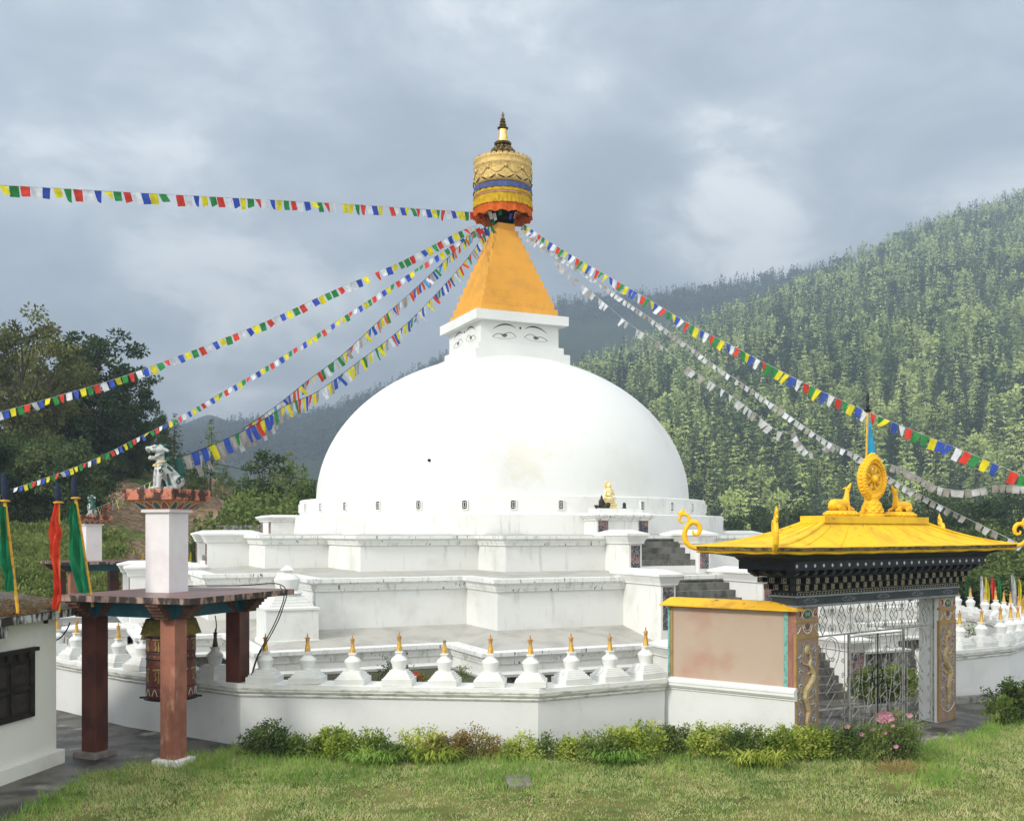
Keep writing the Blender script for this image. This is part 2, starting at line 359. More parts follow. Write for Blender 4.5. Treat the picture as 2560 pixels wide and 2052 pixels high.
cream_wall = pm('cream_house_wall', (0.66, 0.66, 0.59), (0.52, 0.52, 0.45), 0.8, 0.45, 0.75, 0.88, 0.004, 30, c3=(.45, .45, .38), s3=1.5, lo3=.65, hi3=.85, amt3=.5)
bamboo = pm('yellow_flag_pole', (0.60, 0.33, 0.03), (0.35, 0.19, 0.02), 9, 0.45, 0.7, 0.5)
darkpole = pm('dark_blue_cloth', (0.012, 0.02, 0.045), None, rough=0.85)
cablem = pm('black_cable', (0.01, 0.01, 0.01), None, rough=0.5)
tinm = pm('corrugated_sheet', (0.22, 0.22, 0.23), (0.13, 0.105, 0.10), 2.2, 0.45, 0.62, 0.55, metal=0.2, stretch=(2.5, 1, .3), c3=(0.30, 0.35, 0.40), s3=3, lo3=0.58, hi3=0.66, st3=(2, 1, .2))
barkm = pm('tree_bark', (0.055, 0.045, 0.035), (0.10, 0.085, 0.07), 6, 0.45, 0.65, 0.9, 0.01, 20)
slabg = pm('grey_drain_slab', (0.20, 0.175, 0.16), (0.13, 0.115, 0.10), 6, 0.4, 0.65, 0.85, 0.004, 30)
soilm = pm('garden_soil', (0.07, 0.055, 0.035), (0.05, 0.075, 0.025), 3, 0.45, 0.6, 0.95, 0.02, 10)
def cloth(name, c, tr=0.3):
    m, t = base_mat(name)
    geo = t.new('ShaderNodeNewGeometry')
    f = t.ramp(t.noise(geo.outputs['Position'], 5.0, 4, 0.6), 0.3, 0.75, 0.72, 1.1)
    sc = t.new('ShaderNodeVectorMath', operation='SCALE'); sc.inputs[0].default_value = c; t.l.new(f, sc.inputs['Scale'])
    p = t.new('ShaderNodeBsdfDiffuse'); t.l.new(sc.outputs[0], p.inputs[0])
    tr_ = t.new('ShaderNodeBsdfTranslucent'); t.l.new(sc.outputs[0], tr_.inputs[0])
    mx = t.new('ShaderNodeMixShader'); mx.inputs[0].default_value = tr
    t.l.new(p.outputs[0], mx.inputs[1]); t.l.new(tr_.outputs[0], mx.inputs[2])
    o = t.new('ShaderNodeOutputMaterial'); t.l.new(mx.outputs[0], o.inputs[0])
    return m
cB = cloth('blue_cotton', (0.055, 0.10, 0.42)); cW = cloth('white_cotton', (0.66, 0.68, 0.72)); cR = cloth('red_cotton', (0.62, 0.065, 0.045))
cGn = cloth('green_cotton', (0.045, 0.24, 0.07)); cY = cloth('yellow_cotton', (0.68, 0.60, 0.035)); cGy = cloth('faded_grey_cotton', (0.34, 0.32, 0.29))
cSk = cloth('sky_blue_cotton', (0.10, 0.33, 0.60)); cDG = cloth('deep_green_cotton', (0.02, 0.19, 0.085)); cOr = cloth('orange_cotton', (0.62, 0.13, 0.03))
cPk = cloth('pink_cotton', (0.52, 0.26, 0.17)); cLb = cloth('turquoise_cotton', (0.06, 0.44, 0.72)); cRd = cloth('coral_red_cotton', (0.70, 0.07, 0.035))
cNv = cloth('navy_valance_cotton', (0.10, 0.13, 0.30)); cYg = cloth('mustard_fringe_cotton', (0.62, 0.40, 0.035)); cDk = cloth('black_cotton', (0.02, 0.02, 0.025))
cWg = cloth('washed_white_cotton', (0.50, 0.51, 0.51))
# ------------------------------------------------------------------ terrain
def tab(px, t): return np.interp(px, [a for a, b in t], [b for a, b in t])
T_MAIN = [(-900,1368),(500,1368),(900,1250),(1140,1085),(1300,985),(1446,914),(1534,890),(1738,824),(1855,780),(1972,727),(2060,690),(2165,652),(2264,604),(2387,555),(2560,508),(2800,440),(3400,320)]
D_MAIN = [(-900,800),(1300,880),(1446,950),(1738,1050),(2060,1160),(2560,1300),(3400,1400)]
T_MID = [(-900,1160),(200,1110),(380,1092),(450,1088),(570,1074),(752,1058),(839,1036),(885,1018),(976,982),(1050,942),(1120,908),(1250,838),(1388,772),(1534,758),(1650,752),(1826,724),(1943,700),(2042,688),(2300,700),(3400,720)]
T_FAR = [(-900,1200),(330,1120),(430,1062),(521,1024),(600,1052),(720,1100),(1600,900),(1850,712),(1943,676),(1990,668),(2050,682),(2200,760),(3400,800)]
def fbm2(x, y, s=1.0, seed=0):
    r = np.zeros_like(x, dtype=float); a = 1.0
    rng = np.random.RandomState(seed)
    for i in range(6):
        th = rng.uniform(0, 6.28); th2 = rng.uniform(0, 6.28); k = s * (1.9 ** i)
        r += a * np.sin(k*(x*np.cos(th) + y*np.sin(th)) + rng.uniform(0, 6.28)) * np.cos(k*0.9*(x*np.cos(th2) + y*np.sin(th2)) + rng.uniform(0, 6.28)); a *= 0.55
    return r
def zter(x, d):
    x = np.asarray(x, dtype=float); d = np.asarray(d, dtype=float)
    px = CX + F * x / np.maximum(d, 1.0)
    def hill(T, dr, d0, p=1.0, back=700.0):
        zr = EYE + (HY - tab(px, T)) / F * dr
        s = np.clip((d - d0) / (dr - d0), 0, 1) ** p
        z = zr * s
        over = np.clip((d - dr) / back, 0, 1)
        return np.where(d > dr, zr * (1 - 0.8*over), z)
    dm = tab(px, D_MAIN)
    z1 = hill(T_MAIN, dm, 290.0, 1.0)
    z1 = z1 + np.clip((d - 290) / 200, 0, 1) * 7.0 * fbm2(x, d, 0.012, 3) * (z1 > 5) * np.clip((z1 - 5)/40, 0, 1)
    z2 = hill(T_MID, 1700.0, 620.0, 1.15); z3 = hill(T_FAR, 2200.0, 1800.0, 1.0)
    z = np.maximum(np.maximum(z1, z2), z3)
    # wooded bank on the near left
    d0 = np.interp(px, [-900, 300, 450, 800, 1100], [50, 52, 57, 60, 70])
    h = np.interp(px, [-900, -100, 0, 150, 260, 330, 450, 560, 640, 760, 900, 1100, 1300], [17, 12, 11.5, 10.5, 9.8, 9.6, 9.4, 8.8, 7.0, 5.4, 4.6, 2.0, 0])
    s = np.clip((d - d0) / 38.0, 0, 1)
    zl = h * s ** 0.85 + (0.35 * fbm2(x, d, 0.22, 5) + 0.2*fbm2(x, d, 0.8, 6)) * np.clip((d - d0)/6, 0, 1) * (h > 0.5)
    z = np.maximum(z, np.where(h > 0, zl, 0) * (d < 600))
    z = z + np.where((d > 66) & (px > 1400), 0.0, 0.0)
    return np.maximum(z, 0)

ds = np.concatenate([np.array([-40, -10, 4.0, 20, 40]), np.linspace(48, 125, 60), np.geomspace(130, 2500, 110)])
ts = np.linspace(-0.78, 0.78, 300)
DD, TT = np.meshgrid(ds, ts, indexing='ij')
XX = np.where(DD > 48, TT * DD, TT * 48 * 1.0)
ZZ = np.where(DD > 46, zter(XX, np.maximum(DD, 1)), 0)
V = np.stack([XX, DD, ZZ], -1).reshape(-1, 3)
nd, nt_ = DD.shape
ii, jj = np.meshgrid(np.arange(nd-1), np.arange(nt_-1), indexing='ij'); a = (ii*nt_ + jj).ravel()
me = np_mesh('ground', V, np.stack([a, a+1, a+1+nt_, a+nt_], -1), 4)
gm_, t = base_mat('hillside_earth_and_grass')
geo = t.new('ShaderNodeNewGeometry'); pos = geo.outputs['Position']
sp = t.new('ShaderNodeSeparateXYZ'); t.l.new(pos, sp.inputs[0])
gcol = t.mix(t.ramp(t.noise(pos, 0.35, 6, 0.65), 0.35, 0.65), rgb((0.045, 0.075, 0.018)), rgb((0.12, 0.15, 0.045)))
# bare earth: an eroded cutting in the bank
pxn = t.math('DIVIDE', sp.outputs[0], sp.outputs[1])
dirt_band = t.math('MULTIPLY', t.ramp(pxn, -0.42, -0.385), t.ramp(pxn, -0.215, -0.25))
dn = t.noise(pos, 0.13, 5, 0.6, 0.6)
dirt = t.math('MULTIPLY', dirt_band, t.ramp(t.math('ADD', dn, t.math('MULTIPLY', t.noise(pos, 1.4, 4, 0.6), 0.25)), 0.52, 0.62))
dcol = t.mix(t.ramp(t.noise(pos, 2.2, 7, 0.7), 0.35, 0.68), rgb((0.13, 0.085, 0.05)), rgb((0.36, 0.25, 0.155)))
near = t.ramp(sp.outputs[1], 200, 260)
gcol = t.mix(t.math('MULTIPLY', dirt, t.math('SUBTRACT', 1.0, near)), gcol, dcol)
fcol = t.mix(t.ramp(t.noise(pos, 0.02, 6, 0.7), 0.35, 0.65), rgb((0.016, 0.03, 0.012)), rgb((0.035, 0.055, 0.02)))
gcol = t.mix(near, gcol, fcol)
p = t.new('ShaderNodeBsdfPrincipled'); t.l.new(gcol, p.inputs['Base Color']); p.inputs['Roughness'].default_value = 0.95; p.inputs['Specular IOR Level'].default_value = 0.1
b = t.new('ShaderNodeBump'); b.inputs['Distance'].default_value = 0.25; t.l.new(t.noise(pos, 1.8, 8, 0.7), b.inputs['Height']); t.l.new(b.outputs[0], p.inputs['Normal'])
o_ = t.new('ShaderNodeOutputMaterial'); t.l.new(p.outputs[0], o_.inputs[0])
ground = link_mesh('ground', me, gm_, None, True); ground['kind'] = 'structure'

def sheet(name, poly, z, m, sub=0):
    me = bpy.data.meshes.new(name); me.from_pydata([(x, y, z) for x, y in poly], [], [list(range(len(poly)))]); me.update()
    o = link_mesh(name, me, m); o['kind'] = 'structure'; return o
paving = sheet('paving', [(-24, 6), (26, 6), (26, 50), (-24, 50)], 0.004, asph)

# dirt road climbing the bank, laid as a ribbon on the slope
rp = []
for px, d in [(455, 66), (480, 68), (520, 72), (560, 76), (590, 82), (585, 90), (560, 96), (540, 101)]:
    x = (px - CX)/F*d; rp.append((x, d, float(zter(x, d))))
rv = []; rf = []
pts = []
for i in range(len(rp)-1):
    for k in range(6):
        u = k/6; x = rp[i][0]*(1-u)+rp[i+1][0]*u; d = rp[i][1]*(1-u)+rp[i+1][1]*u; pts.append((x, d))
for i, (x, d) in enumerate(pts):
    q = pts[min(i+1, len(pts)-1)]; q0 = pts[max(i-1, 0)]; tx, ty = q[0]-q0[0], q[1]-q0[1]; L = math.hypot(tx, ty); nx, ny = -ty/L, tx/L
    w = 1.3 + 0.25*math.sin(i*0.9)
    for s in (-1, -0.4, 0.4, 1):
        X, Y = x + nx*s*w, d + ny*s*w; rv.append((X, Y, float(zter(X, Y)) + (0.14 if abs(s) < .5 else 0.05)))
    if i:
        for j in range(3): a = (i-1)*4 + j; rf.append((a, a+1, a+5, a+4))
me = bpy.data.meshes.new('dirt_road'); me.from_pydata(rv, [], rf); me.update()
dirtm = pm('dry_earth_track', (0.30, 0.20, 0.125), (0.17, 0.11, 0.07), 1.1, 0.4, 0.65, 0.95, 0.05, 5)
o = link_mesh('dirt_road', me, dirtm, None, True); o['kind'] = 'structure'

# ------------------------------------------------------------------ great stupa (local frame: -y is the entrance side)
TH = R(24.5); C0 = Vector((-0.36, 40.0, 0))
def SL(a, b_, z=0.0):
    """stupa-local to world"""
    return Vector((C0.x + a*math.cos(TH) - b_*math.sin(TH), C0.y + a*math.sin(TH) + b_*math.cos(TH), z))
stupa = empty('stupa', C0, TH, 'huge white domed stupa with painted eyes, ochre stepped spire and gold canopy', 'stupa')
def plan(w, k, L):
    return [(-w,-L),(w,-L),(w,-k),(k,-k),(k,-w),(L,-w),(L,w),(k,w),(k,k),(w,k),(w,L),(-w,L),(-w,k),(-k,k),(-k,w),(-L,w),(-L,-w),(-k,-w),(-k,-k),(-w,-k)]
def ring(wkl, e, z): return [(x, y, z) for x, y in plan(wkl[0]+e, wkl[1]+e, wkl[2]+e)]
T1 = (4.40, 8.07, 10.08); T2 = (5.47, 9.78, 11.95); T3 = (6.60, 11.55, 13.88)
def terrace(name, T, z0, z1, ch, label=None):
    m = MB(); m.loft([ring(T, 0, z0), ring(T, 0, z1 - ch)], True, True); o = m.build(name, white, stupa)
    c = MB(); h = ch
    prof = [(0.003, z1-h-0.05), (0.055, z1-h-0.045), (0.06, z1-h), (0.075, z1-h+.02), (0.10, z1-h*0.62), (0.17, z1-h*0.42), (0.20, z1-h*0.38), (0.205, z1-0.004)]
    rr = [ring(T, e, z) for e, z in prof] + [ring(T, -0.25, z1 + 0.0)]
    c.loft(rr, False, False); c.build('cornice', cornice_m, o)
    return o
t3 = terrace('terrace', T3, 0.98, 1.50, 0.26)
m = MB(); m.loft([ring(T3, 0.24, 0.90), ring(T3, 0.26, 0.97), ring(T3, 0.002, 1.02)], True, False); m.build('plinth_ledge', white, t3)
m = MB(); m.loft([ring(T3, -0.12, -0.05), ring(T3, -0.12, 0.92)], False, False); m.build('foundation', rough_brick, t3)
t2 = terrace('terrace', T2, 1.75, 3.17, 0.30)
t1 = terrace('terrace', T1, 3.20, 4.30, 0.24)
m = MB(); m.loft([ring(T3, -0.24, 1.504), ring(T2, -0.05, 1.82)], False, False); m.build('terrace_floor', conc, t3)
m = MB(); m.loft([ring(T2, -0.24, 3.174), ring(T1, -0.05, 3.27)], False, False); m.build('terrace_floor', conc, t2)
m = MB(); m.loft([ring(T1, -0.24, 4.303), ring((3.9, 7.0, 8.0), 0, 4.34)], False, False); m.build('terrace_floor', conc, t1)

m = MB(); m.lathe([(8.46, 4.3), (8.47, 4.95), (8.44, 4.975), (7.6, 4.985)], 128, cap0=False, cap1=False); m.build('base_ring', white, stupa, auto=40)
m = MB(); m.lathe([(7.80, 4.95), (7.81, 5.54), (7.78, 5.57), (7.0, 5.60)], 128, cap0=False, cap1=False); drum = m.build('drum', white, stupa, auto=40)
prof = [(7.19*math.cos(a), 5.58 + 5.62*math.sin(a)) for a in [i*math.pi/2/40 for i in range(38)]]
m = MB(); m.lathe(prof, 128, cap0=False, cap1=True); dome = m.build('dome', dome_w, stupa, smooth=True)
m = MB(); q = Vector((1077-CX, 0, 0))
# little dark spout on the dome front left
ang = math.asin(max(-1, min(1, ((1077-CX)/F*33.8 - C0.x)/7.0))); az = ang - TH
rr = 7.19*math.cos(0.21); m.lathe([(0.048, -0.05), (0.048, 0.05), (0.03, 0.055)], 12)
sp_o = m.build('spout', holem, dome); sp_o.rotation_euler = (R(90), 0, az); sp_o.location = (rr*math.sin(az), -rr*math.cos(az), 5.58+5.62*math.sin(0.21))
# vents round the drum: dark recess with a white lattice
def vent(az):
    M = Matrix.Rotation(az, 4, 'Z') @ Matrix.Translation((0, -7.80, 5.27))
    a = MB(M); a.box(-0.085, 0.085, -0.022, 0.1, -0.135, 0.135); w = a.build('vent', holem, drum)
    f = MB(M)
    f.box(-0.105, -0.075, -0.05, 0.02, -0.16, 0.16); f.box(0.075, 0.105, -0.05, 0.02, -0.16, 0.16); f.box(-0.075, 0.075, -0.048, 0.02, 0.13, 0.16); f.box(-0.075, 0.075, -0.048, 0.02, -0.16, -0.13)
    for sx in (-1, 1):
        f.box(sx*0.032-0.007, sx*0.032+0.007, -0.04, -0.02, -0.085, 0.085)
        f.box(-0.032, 0.032, -0.041, -0.02, sx*0.08-0.007, sx*0.08+0.007)
        for sz in (-1, 1): f.tube([(sx*0.032, -0.031, sz*0.08), (sx*0.078, -0.031, sz*0.128)], 0.006, 4)
    f.build('vent_lattice', white, w)
for k in range(-9, 10): vent(R(2.9 + 11.25*k) - TH)

# harmika with steps, neck, slab and eyes
harm = MB(); harm.sq([(1.95, 10.6), (1.95, 11.16), (1.77, 11.165), (1.77, 11.44), (1.62, 11.445), (1.62, 12.28)]); harm = harm.build('harmika', dome_w, stupa)
m = MB(); m.sq([(1.60, 12.27), (1.91, 12.275), (1.915, 12.63), (1.6, 12.65)]); m.build('harmika_slab', dome_w, harm)
def arcpts(pts, n=14):
    P = [Vector(p) for p in pts]; out = []
    for i in range(n+1):
        u = i/n
        out.append(P[0]*(1-u)**3 + P[1]*3*u*(1-u)**2 + P[2]*3*u*u*(1-u) + P[3]*u**3)
    return out
def ribbon(mb, pts2, w, y0=-1.6235):
    """pts2: 2d (x,z) on the face, w widths list; thin strip just proud of the wall"""
    n = len(pts2); L = []; Rr = []
    for i in range(n):
        a = pts2[max(i-1, 0)]; b_ = pts2[min(i+1, n-1)]; tx, tz = b_[0]-a[0], b_[1]-a[1]; l = math.hypot(tx, tz) or 1
        ww = w[i] if isinstance(w, list) else w
        L.append((pts2[i][0] - tz/l*ww, pts2[i][1] + tx/l*ww)); Rr.append((pts2[i][0] + tz/l*ww, pts2[i][1] - tx/l*ww))
    for i in range(n-1):
        mb.add([(L[i][0], y0, L[i][1]), (Rr[i][0], y0, Rr[i][1]), (Rr[i+1][0], y0, Rr[i+1][1]), (L[i+1][0], y0, L[i+1][1])], [(0, 1, 2, 3)])
def eye(mb, cx, cz, flip, W_=0.36):
    # brow
    br_ = arcpts([(-0.50, 0, 0.20), (-0.22, 0, 0.50), (0.16, 0, 0.44), (0.50, 0, 0.03)]); n = len(br_)
    mb.cur = 0
    ribbon(mb, [(cx + flip*-p.x*0.94, cz + 0.17 + p.z*0.60) for p in br_], [0.005 + 0.020*math.sin(math.pi*i/(n-1)) for i in range(n)])
    up = arcpts([(-0.49, 0, -0.03), (-0.30, 0, 0.17), (-0.16, 0, 0.13), (0.02, 0, 0.02)], 8) + arcpts([(0.02, 0, 0.02), (0.16, 0, 0.02), (0.26, 0, 0.10), (0.49, 0, -0.10)], 8)[1:]
    ribbon(mb, [(cx + flip*-p.x, cz + p.z) for p in up], 0.010)
    lo_ = arcpts([(-0.49, 0, -0.03), (-0.24, 0, -0.17), (0.24, 0, -0.17), (0.49, 0, -0.10)], 12)
    ribbon(mb, [(cx + flip*-p.x, cz + p.z) for p in lo_], 0.0045)
    for s, m_, z_ in ((0.125, 0, -1.6240), (0.097, 1, -1.6250), (0.070, 0, -1.6260)):
        mb.cur = m_; pts = [(cx + s*math.cos(math.pi + math.pi*i/14), z_, cz + 0.035 + 0.95*s*math.sin(math.pi + math.pi*i/14)) for i in range(15)]
        mb.add(pts, [tuple(range(15))])
    mb.cur = 0
for rz in (0, -90, 90, 180):
    for q_ in (-1, 1): m = MB(Matrix.Rotation(R(rz), 4, 'Z')); eye(m, q_*0.66, 11.79, -q_); m.build('painted_eye', [inkm, tanm], harm)
    m = MB(Matrix.Rotation(R(rz), 4, 'Z')); m.add([(0.045*math.cos(a*0.628), -1.6235, 12.10 + 0.05*math.sin(a*0.628)) for a in range(10)], [tuple(range(10))])
    m.build('painted_dot', inkm, harm)

m = MB(); n = 13; rings = []
for i in range(n):
    h0 = 1.60 + (0.36-1.60)*(i/(n-1)); z0 = 12.645 + i*(3.76/n); z1 = 12.645 + (i+1)*(3.76/n)
    rings += [(h0 - 0.018, z0 + (0.001 if i else 0)), (h0 - 0.018, z0 + 0.028), (h0, z0 + 0.03), (h0, z1)]
m.sq(rings); spire = m.build('spire', spire_y, stupa)

# canopy
can = empty('canopy', (0, 0, 4.4)); can.parent = stupa
def wavy(mb, R0, R1, z0, z1, amp, k, n=144, ph=0.0, scal=0.0, ks=24, rows=4, rough_=0.0, thick=0.012):
    rng = random.Random(int(z0*100)+k); jit = [rng.uniform(-1, 1) for _ in range(n)]
    rings = []
    for s in range(rows+1):
        u = s/rows; ring_ = []
        for j in range(n):
            a = 2*math.pi*j/n
            fold = amp*u*(math.sin(k*a + ph) + 0.5*math.sin(2.3*k*a + 1.3) + 0.5*jit[j])
            r = R0 + (R1-R0)*u + fold
            z = z0 + (z1-z0)*u + (scal*abs(math.sin(ks*a/2)) if s == rows else 0) + rough_*u*jit[j]
            ring_.append((r*math.cos(a), r*math.sin(a), z))
        rings.append(ring_)
    mb.loft(rings, False, False)
m = MB()
prof = [(1.02, 13.45), (1.10, 13.48), (1.13, 13.62), (1.11, 13.9), (1.115, 14.12), (1.15, 14.15), (1.15, 14.20), (1.12, 14.23), (1.125, 14.36), (1.155, 14.40), (1.155, 14.43), (1.13, 14.46)]
m.lathe(prof, 96, cap0=False, cap1=True)
for k in range(30):                          # crown of little gilt petals along the rim
    a = 2*math.pi*k/30; M = Matrix.Rotation(a, 4, 'Z') @ Matrix.Translation((1.13, 0, 14.45))
    m.add([tuple(M @ Vector(v)) for v in [(0, -0.115, 0), (0, -0.085, 0.06), (0.02, 0, 0.09), (0, 0.085, 0.06), (0, 0.115, 0), (-0.05, -0.115, 0), (-0.05, 0, 0.09), (-0.05, 0.115, 0)]], [(0, 1, 2, 3, 4), (5, 7, 6), (0, 5, 6, 2, 1), (4, 3, 2, 6, 7)])
for k in range(10):                          # embossed swags
    a0 = 2*math.pi*k/10; pts = []
    for i in range(9):
        u = i/8; a = a0 + u*2*math.pi/10; pts.append((1.135*math.cos(a), 1.135*math.sin(a), 14.05 - 0.30*math.sin(math.pi*u)))
    m.tube(pts, 0.022, 6)
    m.ell((1.14*math.cos(a0), 1.14*math.sin(a0), 13.98), 0.06, 0.06, 0.09, 8)
gb = m.build('gilt_drum', gold, can, smooth=True)
m = MB()
for k in range(10):                          # dark ribs of the torn swags below
    a0 = 2*math.pi*(k+0.5)/10
    for s in (-1, 1):
        pts = [((1.155)*math.cos(a0 + s*u*0.28), (1.155)*math.sin(a0 + s*u*0.28), 13.72 - 0.26*u**0.6 + 0.05*u) for u in (0.1, 0.35, 0.6, 0.85, 1)]
        m.tube(pts, [0.008, 0.02, 0.022, 0.018, 0.01], 5)
m.build('dark_swag', cDk, can)
m = MB(); wavy(m, 1.13, 1.165, 13.40, 13.17, 0.014, 26, scal=0.03); m.build('blue_valance', cNv, can, smooth=True)
m = MB(); wavy(m, 1.125, 1.155, 13.20, 13.06, 0.006, 20); m.build('yellow_band', cYg, can, smooth=True)
m = MB(); wavy(m, 1.13, 1.16, 13.075, 12.975, 0.006, 21); m.build('pink_band', cPk, can, smooth=True)
m = MB(); wavy(m, 1.13, 1.175, 12.995, 12.60, 0.022, 46, n=288, rough_=0.02); m.build('yellow_fringe', cYg, can, smooth=True)
m = MB(); wavy(m, 1.12, 1.17, 12.72, 12.22, 0.022, 15, scal=0.07, ks=14, rough_=0.012); m.build('orange_skirt', cOr, can, smooth=True)
m = MB(); m.lathe([(1.12, 12.9), (0.5, 12.95), (0.5, 12.2), (0.36, 12.1), (0.36, 16.3-3.9)], 24, cap0=False, cap1=False)
for k in range(12):
    a = k*math.pi/6; m.tube([(0.3*math.cos(a), 0.3*math.sin(a), 12.75), (1.12*math.cos(a), 1.12*math.sin(a), 12.5)], 0.02, 5)
m.build('canopy_frame', cDk, can)
m = MB(); rng = random.Random(4)
for k in range(34):
    a = rng.uniform(0, 6.283); r = rng.uniform(0.45, 0.85); w_ = rng.uniform(0.05, 0.1); z = rng.uniform(12.25, 12.5); m.cur = rng.randrange(5)
    c_, s_ = math.cos(a), math.sin(a); h = rng.uniform(0.2, 0.42)
    m.add([(r*c_-w_*s_, r*s_+w_*c_, z), (r*c_+w_*s_, r*s_-w_*c_, z), (r*c_*.85+w_*s_*.6, r*s_*.85-w_*c_*.6, z-h), (r*c_*.85-w_*s_, r*s_*.85+w_*c_, z-h*.9)], [(0, 1, 2, 3)])
m.build('tied_scarves', [cDk, cB, cR, cW, cDG], can)
fin = MB(); fin.lathe([(0.34, 14.15), (0.30, 14.46), (0.40, 14.50), (0.43, 14.62), (0.33, 14.72), (0.22, 14.75), (0.20, 14.82), (0.12, 15.0)], 24)
for k in range(12):
    a = k*math.pi/6; fin.ell((0.36*math.cos(a), 0.36*math.sin(a), 14.62), 0.10, 0.10, 0.12, 8)
    fin.ell((0.26*math.cos(a), 0.26*math.sin(a), 14.78), 0.08, 0.08, 0.08, 8)
fin.lathe([(0.14, 14.84), (0.30, 14.90), (0.32, 14.96), (0.30, 14.99), (0.2, 15.0)], 24)
fin.lathe([(0.12, 15.50), (0.19, 15.54), (0.20, 15.58), (0.12, 15.62), (0.07, 15.66)], 16)
fin.lathe([(0.05, 15.6), (0.125, 15.68), (0.13, 15.72), (0.07, 15.77), (0.105, 15.80), (0.11, 15.83), (0.06, 15.87), (0.085, 15.90), (0.085, 15.93), (0.045, 15.98), (0.035, 16.02), (0.06, 16.06), (0.045, 16.11), (0.02, 16.16), (0.004, 16.22)], 16)
fo = fin.build('finial', bronze, stupa, auto=50); fo.location = (0, 0, 4.66); fo.scale = (1.08, 1.08, 1)
m = MB(); m.lathe([(0.21, 14.99), (0.19, 15.08), (0.165, 15.3), (0.14, 15.46), (0.145, 15.5), (0.10, 15.52)], 20); m.build('finial_cone', gold2, fo, auto=50)

# stairs with carved pillars, one flight at each tier on the four sides
swirl, t = base_mat('carved_scroll_panel')
tcn = t.new('ShaderNodeTexCoord'); v = tcn.outputs['Object']
sx = t.new('ShaderNodeSeparateXYZ'); t.l.new(v, sx.inputs[0])
vo = t.new('ShaderNodeTexVoronoi'); vo.feature = 'DISTANCE_TO_EDGE'; vo.inputs['Scale'].default_value = 8.5
dm_ = t.new('ShaderNodeVectorMath', operation='ADD'); nz = t.new('ShaderNodeTexNoise'); nz.inputs['Scale'].default_value = 9; t.l.new(v, nz.inputs['Vector'])
s1 = t.new('ShaderNodeVectorMath', operation='SCALE'); t.l.new(nz.outputs['Color'], s1.inputs[0]); s1.inputs['Scale'].default_value = 0.22
t.l.new(v, dm_.inputs[0]); t.l.new(s1.outputs[0], dm_.inputs[1]); t.l.new(dm_.outputs[0], vo.inputs['Vector'])
line = t.ramp(vo.outputs['Distance'], 0.03, 0.075, 1, 0)
tint = t.mix(t.ramp(t.noise(v, 2.4, 3, 0.5), 0.46, 0.58), rgb((0.045, 0.05, 0.065)), rgb((0.22, 0.10, 0.095)))
cc = t.mix(t.math('MULTIPLY', line, 0.75), tint, rgb((0.38, 0.37, 0.35)))
p = t.new('ShaderNodeBsdfPrincipled'); t.l.new(cc, p.inputs['Base Color']); p.inputs['Roughness'].default_value = 0.85
b = t.new('ShaderNodeBump'); b.inputs['Distance'].default_value = 0.03; t.l.new(line, b.inputs['Height']); t.l.new(b.outputs[0], p.inputs['Normal'])
o_ = t.new('ShaderNodeOutputMaterial'); t.l.new(p.outputs[0], o_.inputs[0])

def flight(par, rz, a0, half, pw, b_front, b_back, zlo, zhi, nst, capz, landing=0.0, stepback=None, run=0.30, ped=0.0):
    RM = Matrix.Rotation(R(rz), 4, 'Z')
    st = MB(RM); 
    top_y = -(b_back + 0.05)
    y = top_y; dz = (zhi - zlo - landing)/nst
    for i in range(nst):
        z1 = zhi - dz*i; x0, x1 = a0 - half, a0 + half
        if i == 0: st.box(x0, x1, y - run*0.3, -b_back + 0.6, zlo + landing, z1)
        else: st.box(x0, x1, y - run*(i) - run*0.3, y - run*(i-1) - run*0.3, zlo + landing, z1)
    so_ = st.build('staircase', stepm, par)
    if landing:
        l = MB(RM); l.box(a0-half, a0+half, y - run*(nst-0.7) - 0.06, -b_back, zlo - 0.05, zlo + landing - 0.003); l.build('bottom_step', white, so_)
    for s in (-1, 1):
        x0 = a0 + s*half; x1 = a0 + s*(half + pw); xa, xb = min(x0, x1), max(x0, x1)
        pm_ = MB(RM); pm_.box(xa, xb, -b_front, -b_back + 0.3, zlo - 0.32, capz - 0.32)
        po = pm_.build('stair_pillar', white, par)
        c = MB(RM); cx = (xa+xb)/2; cy = (-b_front - b_back + 0.3)/2; hx = pw/2; hy = (b_front - b_back + 0.3)/2
        c.sq([(hx+.003, hy+.003, -0.36), (hx+0.05, hy+0.05, -0.35), (hx+0.05, hy+0.05, -0.32), (hx+0.07, hy+0.07, -0.27), (hx+0.14, hy+0.14, -0.13), (hx+0.17, hy+0.17, -0.12), (hx+0.17, hy+0.17, -0.06), (hx*0.2, max(hy-hx, .05), 0.05)], (cx, cy, capz))
        c.build('pillar_cap', white, po)
        pn = MB(RM); pn.box(xa+0.06, xb-0.06, -b_front-0.014, -b_front+0.02, zlo + 0.10, capz - 0.40); pn.build('carved_panel', swirl, po)
for rz in (0, -90, 90, 180):
    flight(t1, rz, 0.25, 0.975, 0.42, 11.44, 10.08, 3.23, 4.29, 5, 4.42, landing=0.19, run=0.27)
    flight(t2, rz, 0.23, 1.42, 0.45, 13.87, 11.95, 1.74, 3.16, 7, 3.36, run=0.29)
    flight(t3, rz, 0.80, 2.25, 0.55, 15.7, 14.35, 0.0, 1.49, 8, 1.60, run=0.17)

